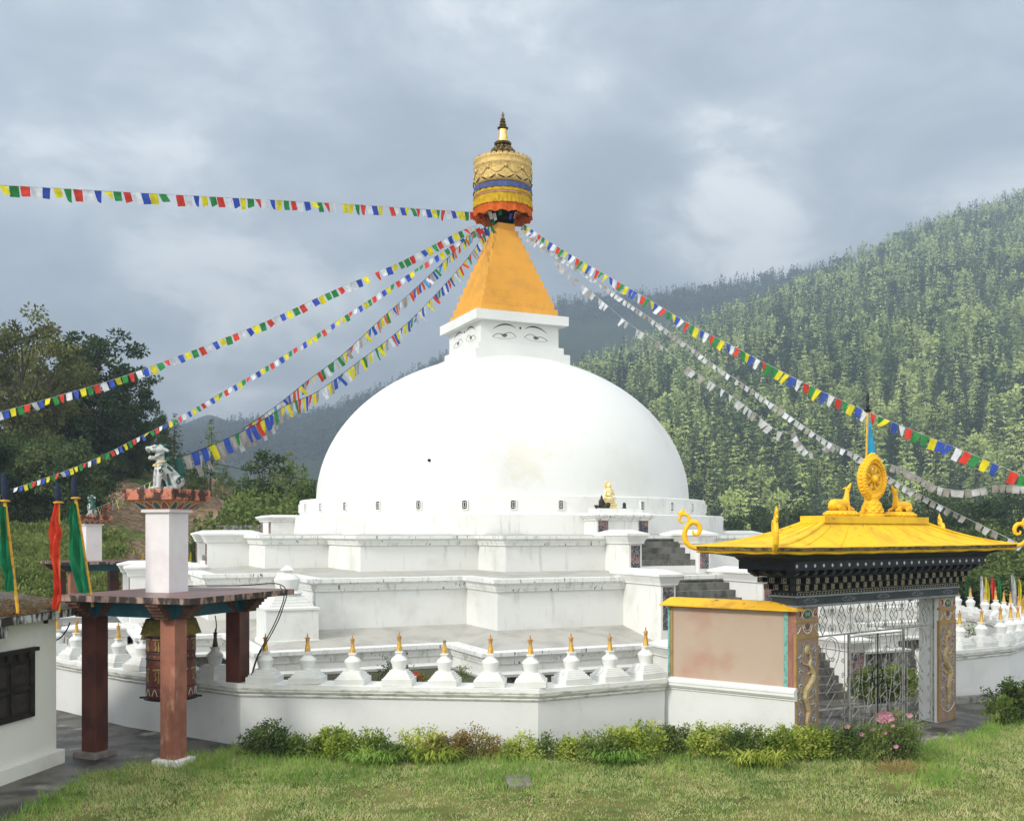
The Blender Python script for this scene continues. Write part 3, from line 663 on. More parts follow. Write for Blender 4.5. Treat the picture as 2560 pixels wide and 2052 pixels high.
# altar block on each side of the base ring
def altar(rz, upper=True):
    RM = Matrix.Rotation(R(rz), 4, 'Z')
    m = MB(RM); m.box(-0.95, 0.95, -9.2, -7.9, 4.30, 4.80); ao = m.build('altar_block', white, stupa)
    c = MB(RM); cy = -8.55; c.sq([(0.96, 0.66, 4.76), (1.00, 0.70, 4.77), (1.00, 0.70, 4.80), (1.05, 0.75, 4.84), (1.10, 0.80, 4.90), (1.12, 0.82, 4.905), (1.12, 0.82, 4.95), (0.9, 0.6, 5.0)], (0, cy, 0)); c.build('altar_cornice', cornice_m if upper else white, ao)
    for x in (-0.72, 0.72):
        p_ = MB(RM); p_.box(x-0.17, x+0.17, -9.215, -9.19, 4.36, 4.75); p_.build('carved_panel', swirl, ao)
    if upper:
        u = MB(RM); u.box(-0.74, 0.52, -8.95, -8.3, 4.96, 5.14); u.box(0.52, 0.86, -8.93, -8.3, 4.96, 5.12); u.build('altar_top', white, ao)
altar(0); altar(-90, False); altar(90, False); altar(180, False)

# ------------------------------------------------------------------ statues on the altar
def Mz(loc, rz): return Matrix.Translation(loc) @ Matrix.Rotation(rz, 4, 'Z')
bl = SL(-0.18, -8.62, 5.14)
bud = empty('buddha_statue', bl, TH, 'pale gold seated Buddha statue with round halo on the white altar', 'statue')
m = MB(); m.sq([(0.225, 0.16, 0), (0.225, 0.16, 0.03), (0.205, 0.145, 0.035), (0.205, 0.145, 0.12), (0.225, 0.16, 0.125), (0.225, 0.16, 0.155), (0.19, 0.13, 0.165)]); 
m.ell((0, 0, 0.20), 0.22, 0.16, 0.05, 16); m.ell((0, 0, 0.26), 0.20, 0.145, 0.04, 16); m.build('lotus_pedestal', buddhag, bud, auto=45)
m = MB(); m.cap((-0.17, -0.03, 0.33), (0.02, -0.12, 0.31), 0.055, 0.045); m.cap((0.17, -0.03, 0.33), (-0.02, -0.12, 0.32), 0.055, 0.045)
m.ell((0, 0.0, 0.33), 0.15, 0.10, 0.07); m.cap((0, 0.01, 0.36), (0, 0.01, 0.55), 0.10, 0.115); m.cap((-0.10, 0.01, 0.58), (0.10, 0.01, 0.58), 0.045, 0.045)
m.cap((-0.135, 0, 0.57), (-0.155, -0.04, 0.43), 0.038, 0.032); m.cap((-0.155, -0.04, 0.43), (-0.03, -0.12, 0.42), 0.032, 0.022)
m.cap((0.135, 0, 0.57), (0.16, -0.04, 0.44), 0.038, 0.032); m.cap((0.16, -0.04, 0.44), (0.03, -0.12, 0.52), 0.032, 0.022)
m.cap((0, 0, 0.6), (0, 0, 0.66), 0.04, 0.04); m.ell((0, -0.005, 0.725), 0.068, 0.075, 0.09); m.ell((0, -0.075, 0.715), 0.014, 0.018, 0.022)
m.ell((-0.07, 0, 0.71), 0.012, 0.02, 0.04); m.ell((0.07, 0, 0.71), 0.012, 0.02, 0.04); m.ell((0, 0.0, 0.805), 0.035, 0.035, 0.03)
m.build('body', buddhag, bud, remesh=0.011)
m = MB(Matrix.Translation((0, 0.07, 0.73)) @ Matrix.Rotation(R(90), 4, 'X')); m.lathe([(0.135, -0.01), (0.14, 0.0), (0.135, 0.012)], 28); m.build('halo', buddhag, bud, smooth=False)
bl = SL(-0.55, -8.80, 5.14)
ds_ = empty('small_statue', bl, TH, 'small black seated figure with offering bowls at the left of the gold Buddha', 'statue')
m = MB(); m.box(-0.13, 0.13, -0.08, 0.08, 0, 0.05); m.ell((0, 0, 0.09), 0.12, 0.085, 0.05); m.cap((0, 0, 0.12), (0, 0, 0.24), 0.065, 0.075); m.cap((-0.07, 0, 0.23), (-0.10, -0.03, 0.14), 0.03, 0.025); m.cap((0.07, 0, 0.23), (0.10, -0.03, 0.14), 0.03, 0.025)
m.ell((0, 0, 0.335), 0.042, 0.042, 0.05); m.cap((0, 0, 0.37), (0, 0, 0.41), 0.03, 0.012); m.build('body', darkst, ds_, remesh=0.010)
m = MB(); m.lathe([(0.05, 0), (0.03, 0.02), (0.065, 0.07), (0.07, 0.1)], 14, (-0.20, -0.02, 0)); m.lathe([(0.06, 0), (0.04, 0.03), (0.08, 0.10), (0.06, 0.17), (0.02, 0.19)], 14, (0.22, -0.03, 0)); m.lathe([(0.03, 0), (0.045, 0.06), (0.03, 0.1)], 12, (0.13, -0.07, 0)); m.build('offering_bowl', darkst, ds_, auto=50)
bl = SL(0.27, -8.80, 5.14)
m = MB(); m.sq([(0.055, 0.05, 0), (0.05, 0.045, 0.03), (0.035, 0.035, 0.05), (0.045, 0.04, 0.12), (0.03, 0.03, 0.17), (0.035, 0.035, 0.19)]); o = m.build('incense_holder', darkst, None, auto=50, label='small black holder at the right of the gold Buddha', cat='incense holder'); o.location = bl; o.rotation_euler = (0, 0, TH)

# corner stupa standing on the lowest terrace floor
cs = empty('corner_stupa', SL(-10.58, -9.98, 1.62), TH, 'medium white stepped stupa on the terrace corner, larger than the wall stupas', 'stupa')
m = MB(); m.sq([(0.70, -0.1), (0.70, 0.02), (0.665, 0.03), (0.665, 0.78), (0.70, 0.80), (0.70, 0.85), (0.56, 0.87)]); m.build('base', white, cs)
m = MB(); m.sq([(0.56, 0.85), (0.56, 0.93), (0.50, 0.935), (0.50, 1.0), (0.44, 1.005), (0.44, 1.07), (0.39, 1.075), (0.39, 1.13)]); m.build('steps', white, cs)
m = MB(); m.lathe([(0.33, 1.12), (0.35, 1.16), (0.40, 1.20), (0.35, 1.24), (0.28, 1.27), (0.33, 1.5), (0.34, 1.56), (0.26, 1.66), (0.12, 1.72)], 28); m.build('dome', white, cs, auto=40)
m = MB(); m.sq([(0.10, 1.68), (0.10, 1.76), (0.15, 1.78), (0.15, 1.80), (0.02, 1.92)]); m.build('pinnacle', white, cs)
# ------------------------------------------------------------------ boundary wall
WL = [(-15.6, 46.5), (-18.3, 40.5), (-17.6, 34.5), (-14.6, 28.8), (-11.4, 25.4), (-8.74, 23.1), (-5.59, 21.0), (0.52, 20.35), (3.26, 21.8)]
WR = [(10.9, 26.4), (13.7, 28.1), (15.3, 30.0), (17.0, 33.4), (17.7, 37.0), (17.2, 41.5), (15.3, 46.5)]
def offs(path, e):
    """mitred offset; e>0 = outward (to the right-hand side of travel left->right is inward, so use +normal pointing away from C0)"""
    out = []
    P = [Vector((x, y)) for x, y in path]
    for i in range(len(P)):
        ns = []
        for a, b_ in ((i-1, i), (i, i+1)):
            if a < 0 or b_ >= len(P): continue
            d = (P[b_] - P[a]).normalized(); n = Vector((d.y, -d.x)); 
            if n.dot(Vector((C0.x, C0.y)) - P[a]) > 0: n = -n
            ns.append(n)
        if len(ns) == 2: m_ = (ns[0] + ns[1]).normalized(); k = 1/max(0.4, m_.dot(ns[0]))
        else: m_ = ns[0]; k = 1
        out.append(P[i] + m_*e*k)
    return out
def wall_run(name, path, prof, mat, parent=None, closed=True, **tags):
    m = MB(); rows = [offs(path, e) for e, z in prof]
    rings = [[(rows[j][i].x, rows[j][i].y, prof[j][1]) for j in range(len(prof))] for i in range(len(path))]
    m.loft(rings, True, True); return m.build(name, mat, parent, **tags)
for path, lab in ((WL, 'long white curved wall with grey coping running in front of the stupa to the painted panel'), (WR, 'white curved wall with grey coping right of the gate')):
    w = wall_run('boundary_wall', path, [(0, 0), (0, 1.10), (-0.5, 1.10), (-0.5, 0)], wallw, None, label=lab, cat='wall')
    wall_run('coping', path, [(0.004, 1.02), (0.03, 1.03), (0.045, 1.06), (0.035, 1.085), (0.055, 1.10), (0.085, 1.14), (0.085, 1.175), (0.10, 1.185), (0.10, 1.215), (-0.56, 1.215), (-0.56, 1.10), (-0.504, 1.04)], dirty_cornice, w)
    wall_run('coping_top', path, [(0.095, 1.2155), (0.095, 1.285), (0.06, 1.295), (-0.55, 1.30), (-0.55, 1.2155)], white, w)

def mini_proto():
    e = empty('small_stupa', (0, 0, 0), 0, 'x', 'small stupa')
    b_ = MB(); b_.sq([(0.305, 0), (0.305, 0.125), (0.265, 0.128), (0.265, 0.165), (0.235, 0.167), (0.235, 0.203), (0.205, 0.205), (0.205, 0.24), (0.175, 0.242), (0.175, 0.275), (0.155, 0.277)])
    b_.build('base', white, e)
    v = MB(); v.lathe([(0.125, 0.27), (0.130, 0.30), (0.170, 0.455), (0.172, 0.47), (0.155, 0.50), (0.085, 0.56)], 24); v.build('vase', white, e, auto=35)
    n_ = MB(); n_.sq([(0.062, 0.55), (0.062, 0.605), (0.078, 0.615), (0.078, 0.64), (0.05, 0.645)]); n_.build('neck', white, e)
    s = MB(); s.lathe([(0.064, 0.643), (0.060, 0.66), (0.030, 0.86), (0.03, 0.865)], 14, cap0=False); s.build('spire', tipg, e, auto=35)
    t_ = MB(); t_.lathe([(0.026, 0.862), (0.045, 0.868), (0.043, 0.885), (0.03, 0.90), (0.022, 0.905)], 12)
    t_.lathe([(0.024, 0.905), (0.05, 0.91), (0.03, 0.945), (0.012, 0.955), (0.018, 0.965), (0.004, 1.035)], 6)
    for k in range(4):
        M = Matrix.Rotation(k*math.pi/2, 4, 'Z'); t_.add([tuple(M @ Vector(q)) for q in [(0.02, 0, 0.895), (0.062, 0.012, 0.925), (0.02, 0, 0.95), (0.062, -0.012, 0.925)]], [(0, 1, 2), (0, 2, 3), (0, 3, 1), (1, 3, 2)])
    t_.build('tip', tipo, e)
    return e
proto = mini_proto(); used = [False]
def mid_path(path): return offs(path, -0.24)
def hit(path, px, first=False):
    P = mid_path(path); tt = (px - CX)/F
    for i in (range(1, len(P)) if first else range(len(P)-1, 0, -1)):
        a, b_ = P[i-1], P[i]; fa = a.x - tt*a.y; fb = b_.x - tt*b_.y
        if fa*fb <= 0 and abs(fa - fb) > 1e-9:
            u = fa/(fa - fb); q = a + (b_ - a)*u; d = b_ - a; return q, math.atan2(d.y, d.x)
    return None
def place(q, rz, label, group='small stupas standing on the boundary wall', tarn=None, broken=False):
    o = copy_tree(proto) if used[0] else proto; used[0] = True
    rj = random.Random(int(q.x*1000)); o.location = (q.x, q.y, 1.296); o.rotation_euler = (rj.uniform(-.022, .022), rj.uniform(-.022, .022), rz + rj.uniform(-.05, .05)); o['label'] = label; o['group'] = group
    k_ = rj.uniform(0.96, 1.05); o.scale = (k_, k_, k_*rj.uniform(0.95, 1.05))
    for ch in list(o.children):
        if tarn and ch.name.split('.')[0] in ('spire', 'tip'):
            ch.data = ch.data.copy(); ch.data.materials[0] = tarn
        if broken and ch.name.split('.')[0] == 'tip':
            m_ = MB(); m_.lathe([(0.028, 0.862), (0.038, 0.87), (0.036, 0.90), (0.024, 0.915)], 9); ch.data = m_.mesh('tip'); ch.data.materials.append(rough_brick)
    return o
nm = ['first', 'second', 'third', 'fourth', 'fifth', 'sixth', 'seventh', 'eighth', 'ninth', 'tenth', 'eleventh', 'twelfth']
front_px = [662, 770, 883, 998, 1112, 1226, 1328, 1429, 1525, 1615]
for i, px in enumerate(front_px):
    q, rz = hit(WL, px)
    if i == 4: place(q, rz, 'small white stupa with its gold tip broken off to a grey stub', broken=True)
    elif i == 0: place(q, rz, 'small white stupa right beside the brown column standing on the wall')
    elif i == 9: place(q, rz, 'small white stupa next to the left edge of the painted panel')
    else: place(q, rz, f'{nm[i]} small gold-tipped stupa counted rightwards from the brown column on the wall')
for px, lab, tn in [(537, 'small shaded stupa with tarnished spire between front and right pavilion columns', tipd), (447, 'small stupa hidden mostly behind the front column and prayer wheel', tipd), (358, 'small stupa with tarnished spire just left of the prayer wheel', tipd),
                    (297, 'small gold-tipped stupa just right of the maroon pavilion column', None), (240, 'small stupa mostly behind the maroon pavilion column', None), (190, 'small gold-tipped stupa just left of the maroon pavilion column', None), (143, 'small gold-tipped stupa nearest the corner of the house', None)]:
    h_ = hit(WL, px)
    if h_: place(h_[0], h_[1], lab, tarn=tn)
P = mid_path(WR); s_acc = 0.0; pts_ = []
tot = [0.0]
for i in range(len(P)-1): tot.append(tot[-1] + (P[i+1]-P[i]).length)
q0, _ = hit(WR, 2399, True); s0 = (q0 - P[0]).length; k = 0
while s0 + k*0.93 < tot[-1]:
    s = s0 + k*0.93; i = max(j for j in range(len(tot)) if tot[j] <= s); i = min(i, len(P)-2); d = (P[i+1]-P[i]).normalized(); q = P[i] + d*(s - tot[i])
    px = CX + F*q.x/q.y
    if px < 2600: place(q, math.atan2(d.y, d.x), (f'{nm[k]} small gold-tipped stupa on the right wall counted from the gate pillar' if k < 12 else 'small gold-tipped stupa on the far stretch of wall behind the gate pillar'), group='small stupas standing on the boundary wall' if k < 12 else 'far small stupas beyond the gate')
    k += 1

# ------------------------------------------------------------------ painted panel wall beside the gate
A = Vector((3.30, 21.92)); B = Vector((5.60, 20.22)); L = (B - A).length; rz = math.atan2(B.y-A.y, B.x-A.x)
pw_ = empty('panel_wall', (A.x, A.y, 0), rz, 'wall with faded pink painted panel, white base and yellow coping beside the gate', 'wall')
m = MB(); m.box(-0.02, L, 0.0, 0.42, 0, 1.10); m.build('base', wallw, pw_)
m = MB(); prof = [(0.004, 1.04), (-0.03, 1.06), (-0.03, 1.09), (-0.06, 1.10), (-0.10, 1.15), (-0.10, 1.20), (-0.115, 1.21), (-0.115, 1.25)]
m.loft([[(x, y, z) for y, z in prof] + [(x, 0.0, 1.31), (x, 0.30, 1.31), (x, 0.40, 1.04)] for x in (-0.04, L+0.03)]); m.build('coping', white, pw_)
m = MB(); m.box(0.05, L+0.02, 0.08, 0.32, 1.29, 2.84); m.build('panel', stucco, pw_)
m = MB(); m.box(L-0.16, L+0.0, 0.06, 0.12, 1.29, 2.84); m.build('rose_end_band', pinkred, pw_)
m = MB(); m.box(0.03, 0.075, 0.045, 0.30, 1.29, 2.85); m.box(L-0.235, L-0.155, 0.05, 0.15, 1.29, 2.84); m.build('teal_strip', tealp, pw_)
m = MB(); m.box(0.078, 0.14, 0.06, 0.1, 1.29, 2.84); m.build('ochre_strip', ochre, pw_)
m = MB(); m.loft([[(x0, -0.10+q*0, 2.83), (x0, -0.10, 2.86), (x1, 0.14, 3.0), (x1, 0.30, 3.0), (x0, 0.46, 2.86), (x0, 0.46, 2.83)] for x0, x1, q in ((-0.10, 0.04, 0), (L+0.10, L-0.02, 0))]); m.build('yellow_coping', cap_y, pw_)

# ------------------------------------------------------------------ gate
GC = Vector((7.878, 22.319, 0)); GR = 0.664
gate = empty('gateway', GC, GR, 'ornate temple gateway with curved yellow roof, black bracket rows and painted dragon pillars', 'gateway')
def GL(x, y, z): return Vector((GC.x + x*math.cos(GR) - y*math.sin(GR), GC.y + x*math.sin(GR) + y*math.cos(GR), z))
rng = random.Random(11)
def curl(mb, cx, y, cz, r, sgn, r0=0.012, turns=1.4, a0=0.0, n=5):
    pts = []; N = int(14*turns)
    for i in range(N+1):
        u = i/N; a = a0 + sgn*2*math.pi*turns*u; rr_ = r*(1 - 0.82*u); pts.append((cx + rr_*math.cos(a), y, cz + rr_*math.sin(a)))
    mb.tube(pts, [r0*(1 - 0.5*i/N) for i in range(N+1)], n)
def pillar(x0, mir):
    x1 = x0 + 0.73; cx = (x0+x1)/2
    m = MB(); m.box(x0, x1, -0.235, 0.25, 0, 2.92); outer = x0 if mir < 0 else x1
    po = m.build('pillar', white if mir > 0 else pinkred, gate)
    f = MB(); f.box(x0+0.006, x1-0.006, -0.255, -0.2345, 0.02, 2.92); fo_ = f.build('painted_front', pilbase, po)
    e = MB(); e.box(x0-0.002, x0+0.035, -0.263, -0.2, 0.02, 2.30); e.box(x1-0.035, x1+0.002, -0.263, -0.2, 0.02, 2.30); e.box(x0-0.003, x1+0.003, -0.268, -0.2, 2.27, 2.36); e.box(x0-0.003, x1+0.003, -0.268, -0.2, 2.60, 2.655); e.build('ochre_border', ochre, po)
    yy = -0.262
    def arch(mb, c_x, c_z, w_, h_, r_):
        pts = [(c_x + w_*math.cos(a), yy, c_z + h_*math.sin(a)) for a in [math.pi*i/12 for i in range(13)]]; mb.tube(pts, r_, 5)
    g = MB(); g.ell((cx, yy, 2.77), 0.15, 0.012, 0.095, 14); g.ell((cx, yy, 2.50), 0.05, 0.012, 0.07, 10); g.build('green_motif', greenr, po)
    r_ = MB(); r_.ell((cx, yy+.003, 2.47), 0.11, 0.010, 0.11, 14)
    for s in (-1, 1): curl(r_, cx + s*0.27, yy, 2.76, 0.07, s, 0.022, 1.1, math.pi/2)
    r_.build('red_motif', redr, po)
    c_ = MB()
    arch(c_, cx, 2.72, 0.17, 0.135, 0.011)
    for s in (-1, 1):
        curl(c_, cx + s*0.27, yy-0.004, 2.76, 0.095, s, 0.010, 1.2, math.pi/2); curl(c_, cx + s*0.055, yy-0.008, 2.765, 0.04, -s, 0.009, 1.0, -math.pi/2)
        curl(c_, cx + s*0.17, yy-0.008, 2.70, 0.035, s, 0.008, 1.0, 0)
        c_.tube([(cx + s*0.30, yy, 2.56), (cx + s*0.22, yy, 2.50), (cx + s*0.27, yy, 2.42), (cx + s*0.34, yy, 2.38)], 0.009, 4)
    pts = [(cx + 0.15*math.cos(a), yy, 2.54 + 0.17*math.sin(a)) for a in [math.pi + math.pi*i/14 for i in range(15)]]; c_.tube(pts, 0.012, 5)
    pts = [(cx + 0.10*math.cos(a), yy-.004, 2.55 + 0.12*math.sin(a)) for a in [math.pi + math.pi*i/14 for i in range(15)]]; c_.tube(pts, 0.008, 5)
    for i in range(6): c_.ell((cx + 0.12*math.cos(math.pi + math.pi*(i+.5)/6), yy-.004, 2.53+0.14*math.sin(math.pi+math.pi*(i+.5)/6)), 0.013, 0.01, 0.018, 6)
    c_.tube([(x0+0.06, yy, 0.42), (x0+0.12, yy, 0.34), (x0+0.22, yy, 0.27), (cx, yy, 0.22), (x1-0.22, yy, 0.27), (x1-0.12, yy, 0.34), (x1-0.06, yy, 0.42)], 0.012, 5)
    c_.build('cream_outline', creamr, po)
    d = MB()
    body = [(0, 0.45), (-0.03, 0.62), (0.02, 0.80), (-0.04, 0.98), (-0.10, 1.10), (-0.06, 1.24), (0.05, 1.32), (0.14, 1.42), (0.18, 1.54), (0.12, 1.66), (0.05, 1.74), (0.10, 1.84), (0.06, 1.96), (-0.04, 2.02)]
    N = len(body); P_ = []
    for i in range(N-1):
        for u in (0, 0.33, 0.66): P_.append((cx + mir*-1*(body[i][0]*(1-u)+body[i+1][0]*u), yy-0.004, body[i][1]*(1-u)+body[i+1][1]*u))
    NN = len(P_); d.tube(P_, [0.03 + 0.045*math.sin(math.pi*min(1, (i+2)/NN*1.1)) for i in range(NN)], 7)
    d.ell((cx + mir*0.03, yy-0.01, 2.04), 0.085, 0.03, 0.09, 10)
    for k in range(9):
        a = k*0.7; d.tube([(cx + mir*0.03, yy, 2.04), (cx + mir*0.03 + 0.10*math.cos(a), yy, 2.04+0.10*math.sin(a)), (cx + mir*.03 + 0.17*math.cos(a+.35), yy, 2.04+0.17*math.sin(a+.35))], [0.02, 0.013, 0.004], 4)
    for bz, s in ((1.12, -1), (1.06, 1), (1.56, 1), (1.74, -1), (0.92, 1)):
        d.tube([(cx, yy, bz), (cx + s*0.13, yy, bz+0.03), (cx + s*0.2, yy, bz+0.1), (cx + s*0.27, yy, bz+0.06)], [0.025, 0.02, 0.014, 0.005], 5)
    d.build('dragon_relief', dragm, po)
    cl_ = MB()
    for k in range(30):
        z = 0.45 + k*0.058 + rng.uniform(-.02, .02); s = -1 if k % 2 else 1
        curl(cl_, cx + s*rng.uniform(0.17, 0.29), yy, z, rng.uniform(0.035, 0.06), rng.choice((-1, 1)), 0.011, 1.2, rng.uniform(0, 6))
    for k in range(8): 
        a = k*0.785; cl_.tube([(cx, yy, 0.33), (cx+0.06*math.cos(a), yy, 0.33+0.06*math.sin(a))], 0.02, 5)
    cl_.build('cloud_relief', cloudb, po)
    cg = MB()
    for k in range(12):
        z = 0.5 + k*0.14; s = 1 if k % 2 else -1
        cg.tube([(cx + s*0.15, yy, z), (cx + s*0.22, yy, z+0.04), (cx + s*0.28, yy, z+0.0), (cx + s*0.24, yy, z-0.05)], 0.011, 5)
    cg.build('cloud_outline', palep, po)
    return po
pillar(-3.05, -1); pillar(2.32, 1)
m = MB(); m.box(-3.09, 3.09, -0.30, 0.30, 2.923, 3.14); lo_ = m.build('lintel', lint, gate)
m = MB(); m.box(-3.11, 3.11, -0.325, 0.325, 2.905, 2.945); m.box(-3.12, 3.12, -0.33, 0.33, 3.10, 3.135); m.build('lintel_trim', trimg, lo_)
m = MB()
def cloudmark(mb, cx, cz, w_, y=-0.308):
    for i in range(5):
        x = cx + (i-2)*w_/4.6; curl(mb, x, y, cz + (0.012 if i % 2 else -0.008), 0.034, 1 if i < 2.5 else -1, 0.006, 1.3, rng.uniform(0, 6), 4)
    mb.tube([(cx - w_*0.62, y, cz), (cx - w_*.3, y, cz-0.04), (cx + w_*.3, y, cz-0.04), (cx + w_*0.62, y, cz)], 0.006, 4)
    mb.tube([(cx - w_*0.5, y, cz+.01), (cx - w_*.2, y, cz+0.045), (cx + w_*.2, y, cz+0.045), (cx + w_*0.5, y, cz+.01)], 0.006, 4)
for x in (-2.65, -1.35, -0.05, 1.3, 2.6): cloudmark(m, x, 3.025, 0.42)
m.build('lintel_cloud_motif', trimg, lo_)
def rim(hx, hy, step, fn):
    n = int(round(2*hx/step)); 
    for i in range(n+1): fn(-hx + 2*hx*i/n, -hy, 0)
    n2 = max(1, int(round(2*hy/step)))
    for s in (-1, 1):
        for i in range(1, n2+1): fn(s*hx, -hy + 2*hy*i/n2, 1 if s < 0 else 2)
m = MB(); m.box(-3.10, 3.10, -0.31, 0.31, 3.137, 3.225); db = m.build('dotted_band', blackp, gate)
m = MB()
def dot(x, y, side, z, r):
    if side == 0: m.ell((x, y-0.004, z), r, 0.01, r, 8)
    else: m.ell((x + (-0.004 if side == 1 else 0.004), y, z), 0.01, r, r, 8)
rim(3.09, 0.31, 0.105, lambda x, y, s: dot(x, y, s, 3.165, 0.012))
for i in range(30):
    x = -3.0 + 0.205*i; pts = [(x + 0.085*math.cos(a), -0.314, 3.192 + 0.02*math.sin(a)) for a in [math.pi*j/6 for j in range(7)]]; m.tube(pts, 0.004, 4)
m.build('cream_dots', creamp, db)
def bracket_row(z0, z1, hx, hy, hw, step, off):
    c = MB(); c.box(-hx+0.09, hx-0.09, -hy+0.09, hy-0.09, z0-0.035, z1+0.02); 
    g = MB()
    def bx_(x, y, s):
        if s == 0: c.box(x-hw, x+hw, y-0.03, y+0.12, z0, z1)
        elif s == 1: c.box(x-0.03, x+0.12, y-hw, y+hw, z0, z1)
        else: c.box(x-0.12, x+0.03, y-hw, y+hw, z0, z1)
        # painted frame with a little scroll on the end of each block
        r_ = 0.0045; zc = (z0+z1)/2; a = hw-0.012; b_ = (z1-z0)/2-0.01
        def T(u, v): return (x+u, y-0.032, zc+v) if s == 0 else ((x-0.032, y+u, zc+v) if s == 1 else (x+0.032, y+u, zc+v))
        g.tube([T(-a, -b_), T(a, -b_), T(a, b_), T(-a, b_), T(-a, -b_)], r_, 4)
        k = rng.uniform(-.008, .008); g.tube([T(-a*.45+k, -b_*.55), T(a*.1, -b_*.5), T(-a*.1, 0.0), T(a*.45, b_*.1+k), T(a*.1+k, b_*.55), T(-a*.4, b_*.5)], 0.0065, 4)
    rim(hx, hy, step, bx_)
    o = c.build('bracket_row', blackp, gate); g.build('painted_glyph', creamp, o)
bracket_row(3.245, 3.355, 3.16, 0.36, 0.062, 0.285, 0)
bracket_row(3.385, 3.495, 3.26, 0.44, 0.066, 0.31, 0)
m = MB()
c = MB(); c.box(-3.36, 3.36, -0.44, 0.44, 3.515, 3.65)
def wedge(x, y, s):
    w = 0.06
    if s == 0: c.add([(x-w, y+0.15, 3.50), (x+w, y+0.15, 3.50), (x+w, y-0.07, 3.60), (x-w, y-0.07, 3.60), (x-w, y+.15, 3.66), (x+w, y+.15, 3.66), (x+w, y-.07, 3.66), (x-w, y-.07, 3.66)], [(0,3,2,1),(4,5,6,7),(0,1,5,4),(1,2,6,5),(2,3,7,6),(3,0,4,7)]); m.add([(x-w*.7, y-.0735+.05, 3.565), (x+w*.7, y-.0735+.05, 3.565), (x+w*.7, y-.0735, 3.602)], [(0, 1, 2)])
    else:
        sg = -1 if s == 1 else 1
        c.add([(x-sg*.15, y-w, 3.50), (x-sg*.15, y+w, 3.50), (x+sg*.07, y+w, 3.60), (x+sg*.07, y-w, 3.60), (x-sg*.15, y-w, 3.66), (x-sg*.15, y+w, 3.66), (x+sg*.07, y+w, 3.66), (x+sg*.07, y-w, 3.66)], [(0,3,2,1),(4,5,6,7),(0,1,5,4),(1,2,6,5),(2,3,7,6),(3,0,4,7)])
rim(3.44, 0.52, 0.30, wedge)
o = c.build('bracket_row', blackp, gate); m.build('painted_edge', trimg, o)
m = MB(); m.box(-3.66, 3.66, -0.68, 0.68, 3.66, 3.83); dbm = m.build('dot_beam', blackp, gate)
m = MB(); rim(3.60, 0.68, 0.285, lambda x, y, s: dot(x, y, s, 3.745, 0.036)); m.build('pale_roundel', dotw, dbm)
m = MB(); m.sq([(3.66, 0.68, 3.832), (3.72, 0.74, 3.90), (4.25, 0.78, 3.965), (4.50, 0.86, 3.985)]); m.build('soffit', blackp, gate)
def rrect(hx, hy, z, wav=0.0, up=0.0, nx=56, ny=14):
    pts = []
    def zz(u): return up*abs(u)**6
    for i in range(nx): u = -1+2*i/nx; pts.append((hx*u, -hy, z + zz(u) + wav*math.sin(i*math.pi/3.5)))
    for i in range(ny): u = -1+2*i/ny; pts.append((hx, hy*u, z + up + wav*math.sin(i*math.pi/3)))
    for i in range(nx): u = 1-2*i/nx; pts.append((hx*u, hy, z + zz(u)))
    for i in range(ny): u = 1-2*i/ny; pts.append((-hx, hy*u, z + up + wav*math.sin(i*math.pi/3)))
    return pts
m = MB(); m.loft([rrect(4.48, 0.86, 3.97, 0.010, .02), rrect(4.62, 0.93, 3.975, 0.012, .02), rrect(4.64, 0.95, 3.995, 0.012, .02), rrect(4.60, 0.92, 4.012, 0.008, .02), rrect(4.62, 0.93, 4.028, 0.006, .02)], True, False); m.build('lower_eave_lip', gate_y, gate)
m = MB(); m.loft([rrect(4.60, 0.91, 4.025, 0.0, .02), rrect(4.655, 0.955, 4.03, 0.004, .02), rrect(4.655, 0.955, 4.098, 0.004, .02), rrect(4.6, 0.92, 4.10, 0.0, .02)], False, False); m.build('eave_band', eave_d, gate)
m = MB(); rings = [rrect(4.56, 0.90, 4.085, 0, .02), rrect(4.665, 0.965, 4.099, 0.003, .02), rrect(4.665, 0.965, 4.112, 0.003, .02)]
XP, YP, SH = 1.92, 0.24, -0.18
for i in range(1, 13):
    u = i/12; hx = 4.64 + (XP-4.64)*u; hy = 0.94 + (YP-0.94)*u; z = 4.105 + 0.50*(0.35*u + 0.65*u**2.1); sh = SH*u
    rings.append([(x+sh, y, zz_) for x, y, zz_ in rrect(hx, hy, z, 0, .02*(1-u))])
m.loft(rings, True, True); ro = m.build('roof', gate_y, gate, auto=50)
def roofpt(x0, y0, u, dz=0.012):
    hx = 4.64 + (XP-4.64)*u; hy = 0.94 + (YP-0.94)*u; z = 4.105 + 0.50*(0.35*u + 0.65*u**2.1)
    return (x0*hx + SH*u, y0*hy, z+dz)
m = MB()
for k in range(-3, 4): m.tube([roofpt(k/3.6, -1, u, 0.006) for u in [i/10 for i in range(11)]], 0.013, 5)
for s in (-1, 1):
    for yv in (-0.45, 0.1, 0.55): m.tube([roofpt(s, yv, u) for u in [i/10 for i in range(11)]], 0.018, 5)
    for q in (-1, 1): m.tube([roofpt(s, q, u) for u in [i/12 for i in range(13)]], 0.034, 6)
for k in range(-3, 4): m.tube([roofpt(k/3.6, 1, u) for u in [i/8 for i in range(9)]], 0.016, 4)
m.build('roof_ribs', gate_y, ro)
m = MB(); m.box(-XP-0.06+SH, XP+0.06+SH, -0.30, 0.30, 4.585, 4.735); m.build('ridge_platform', gate_y, gate, bevel=0.008)
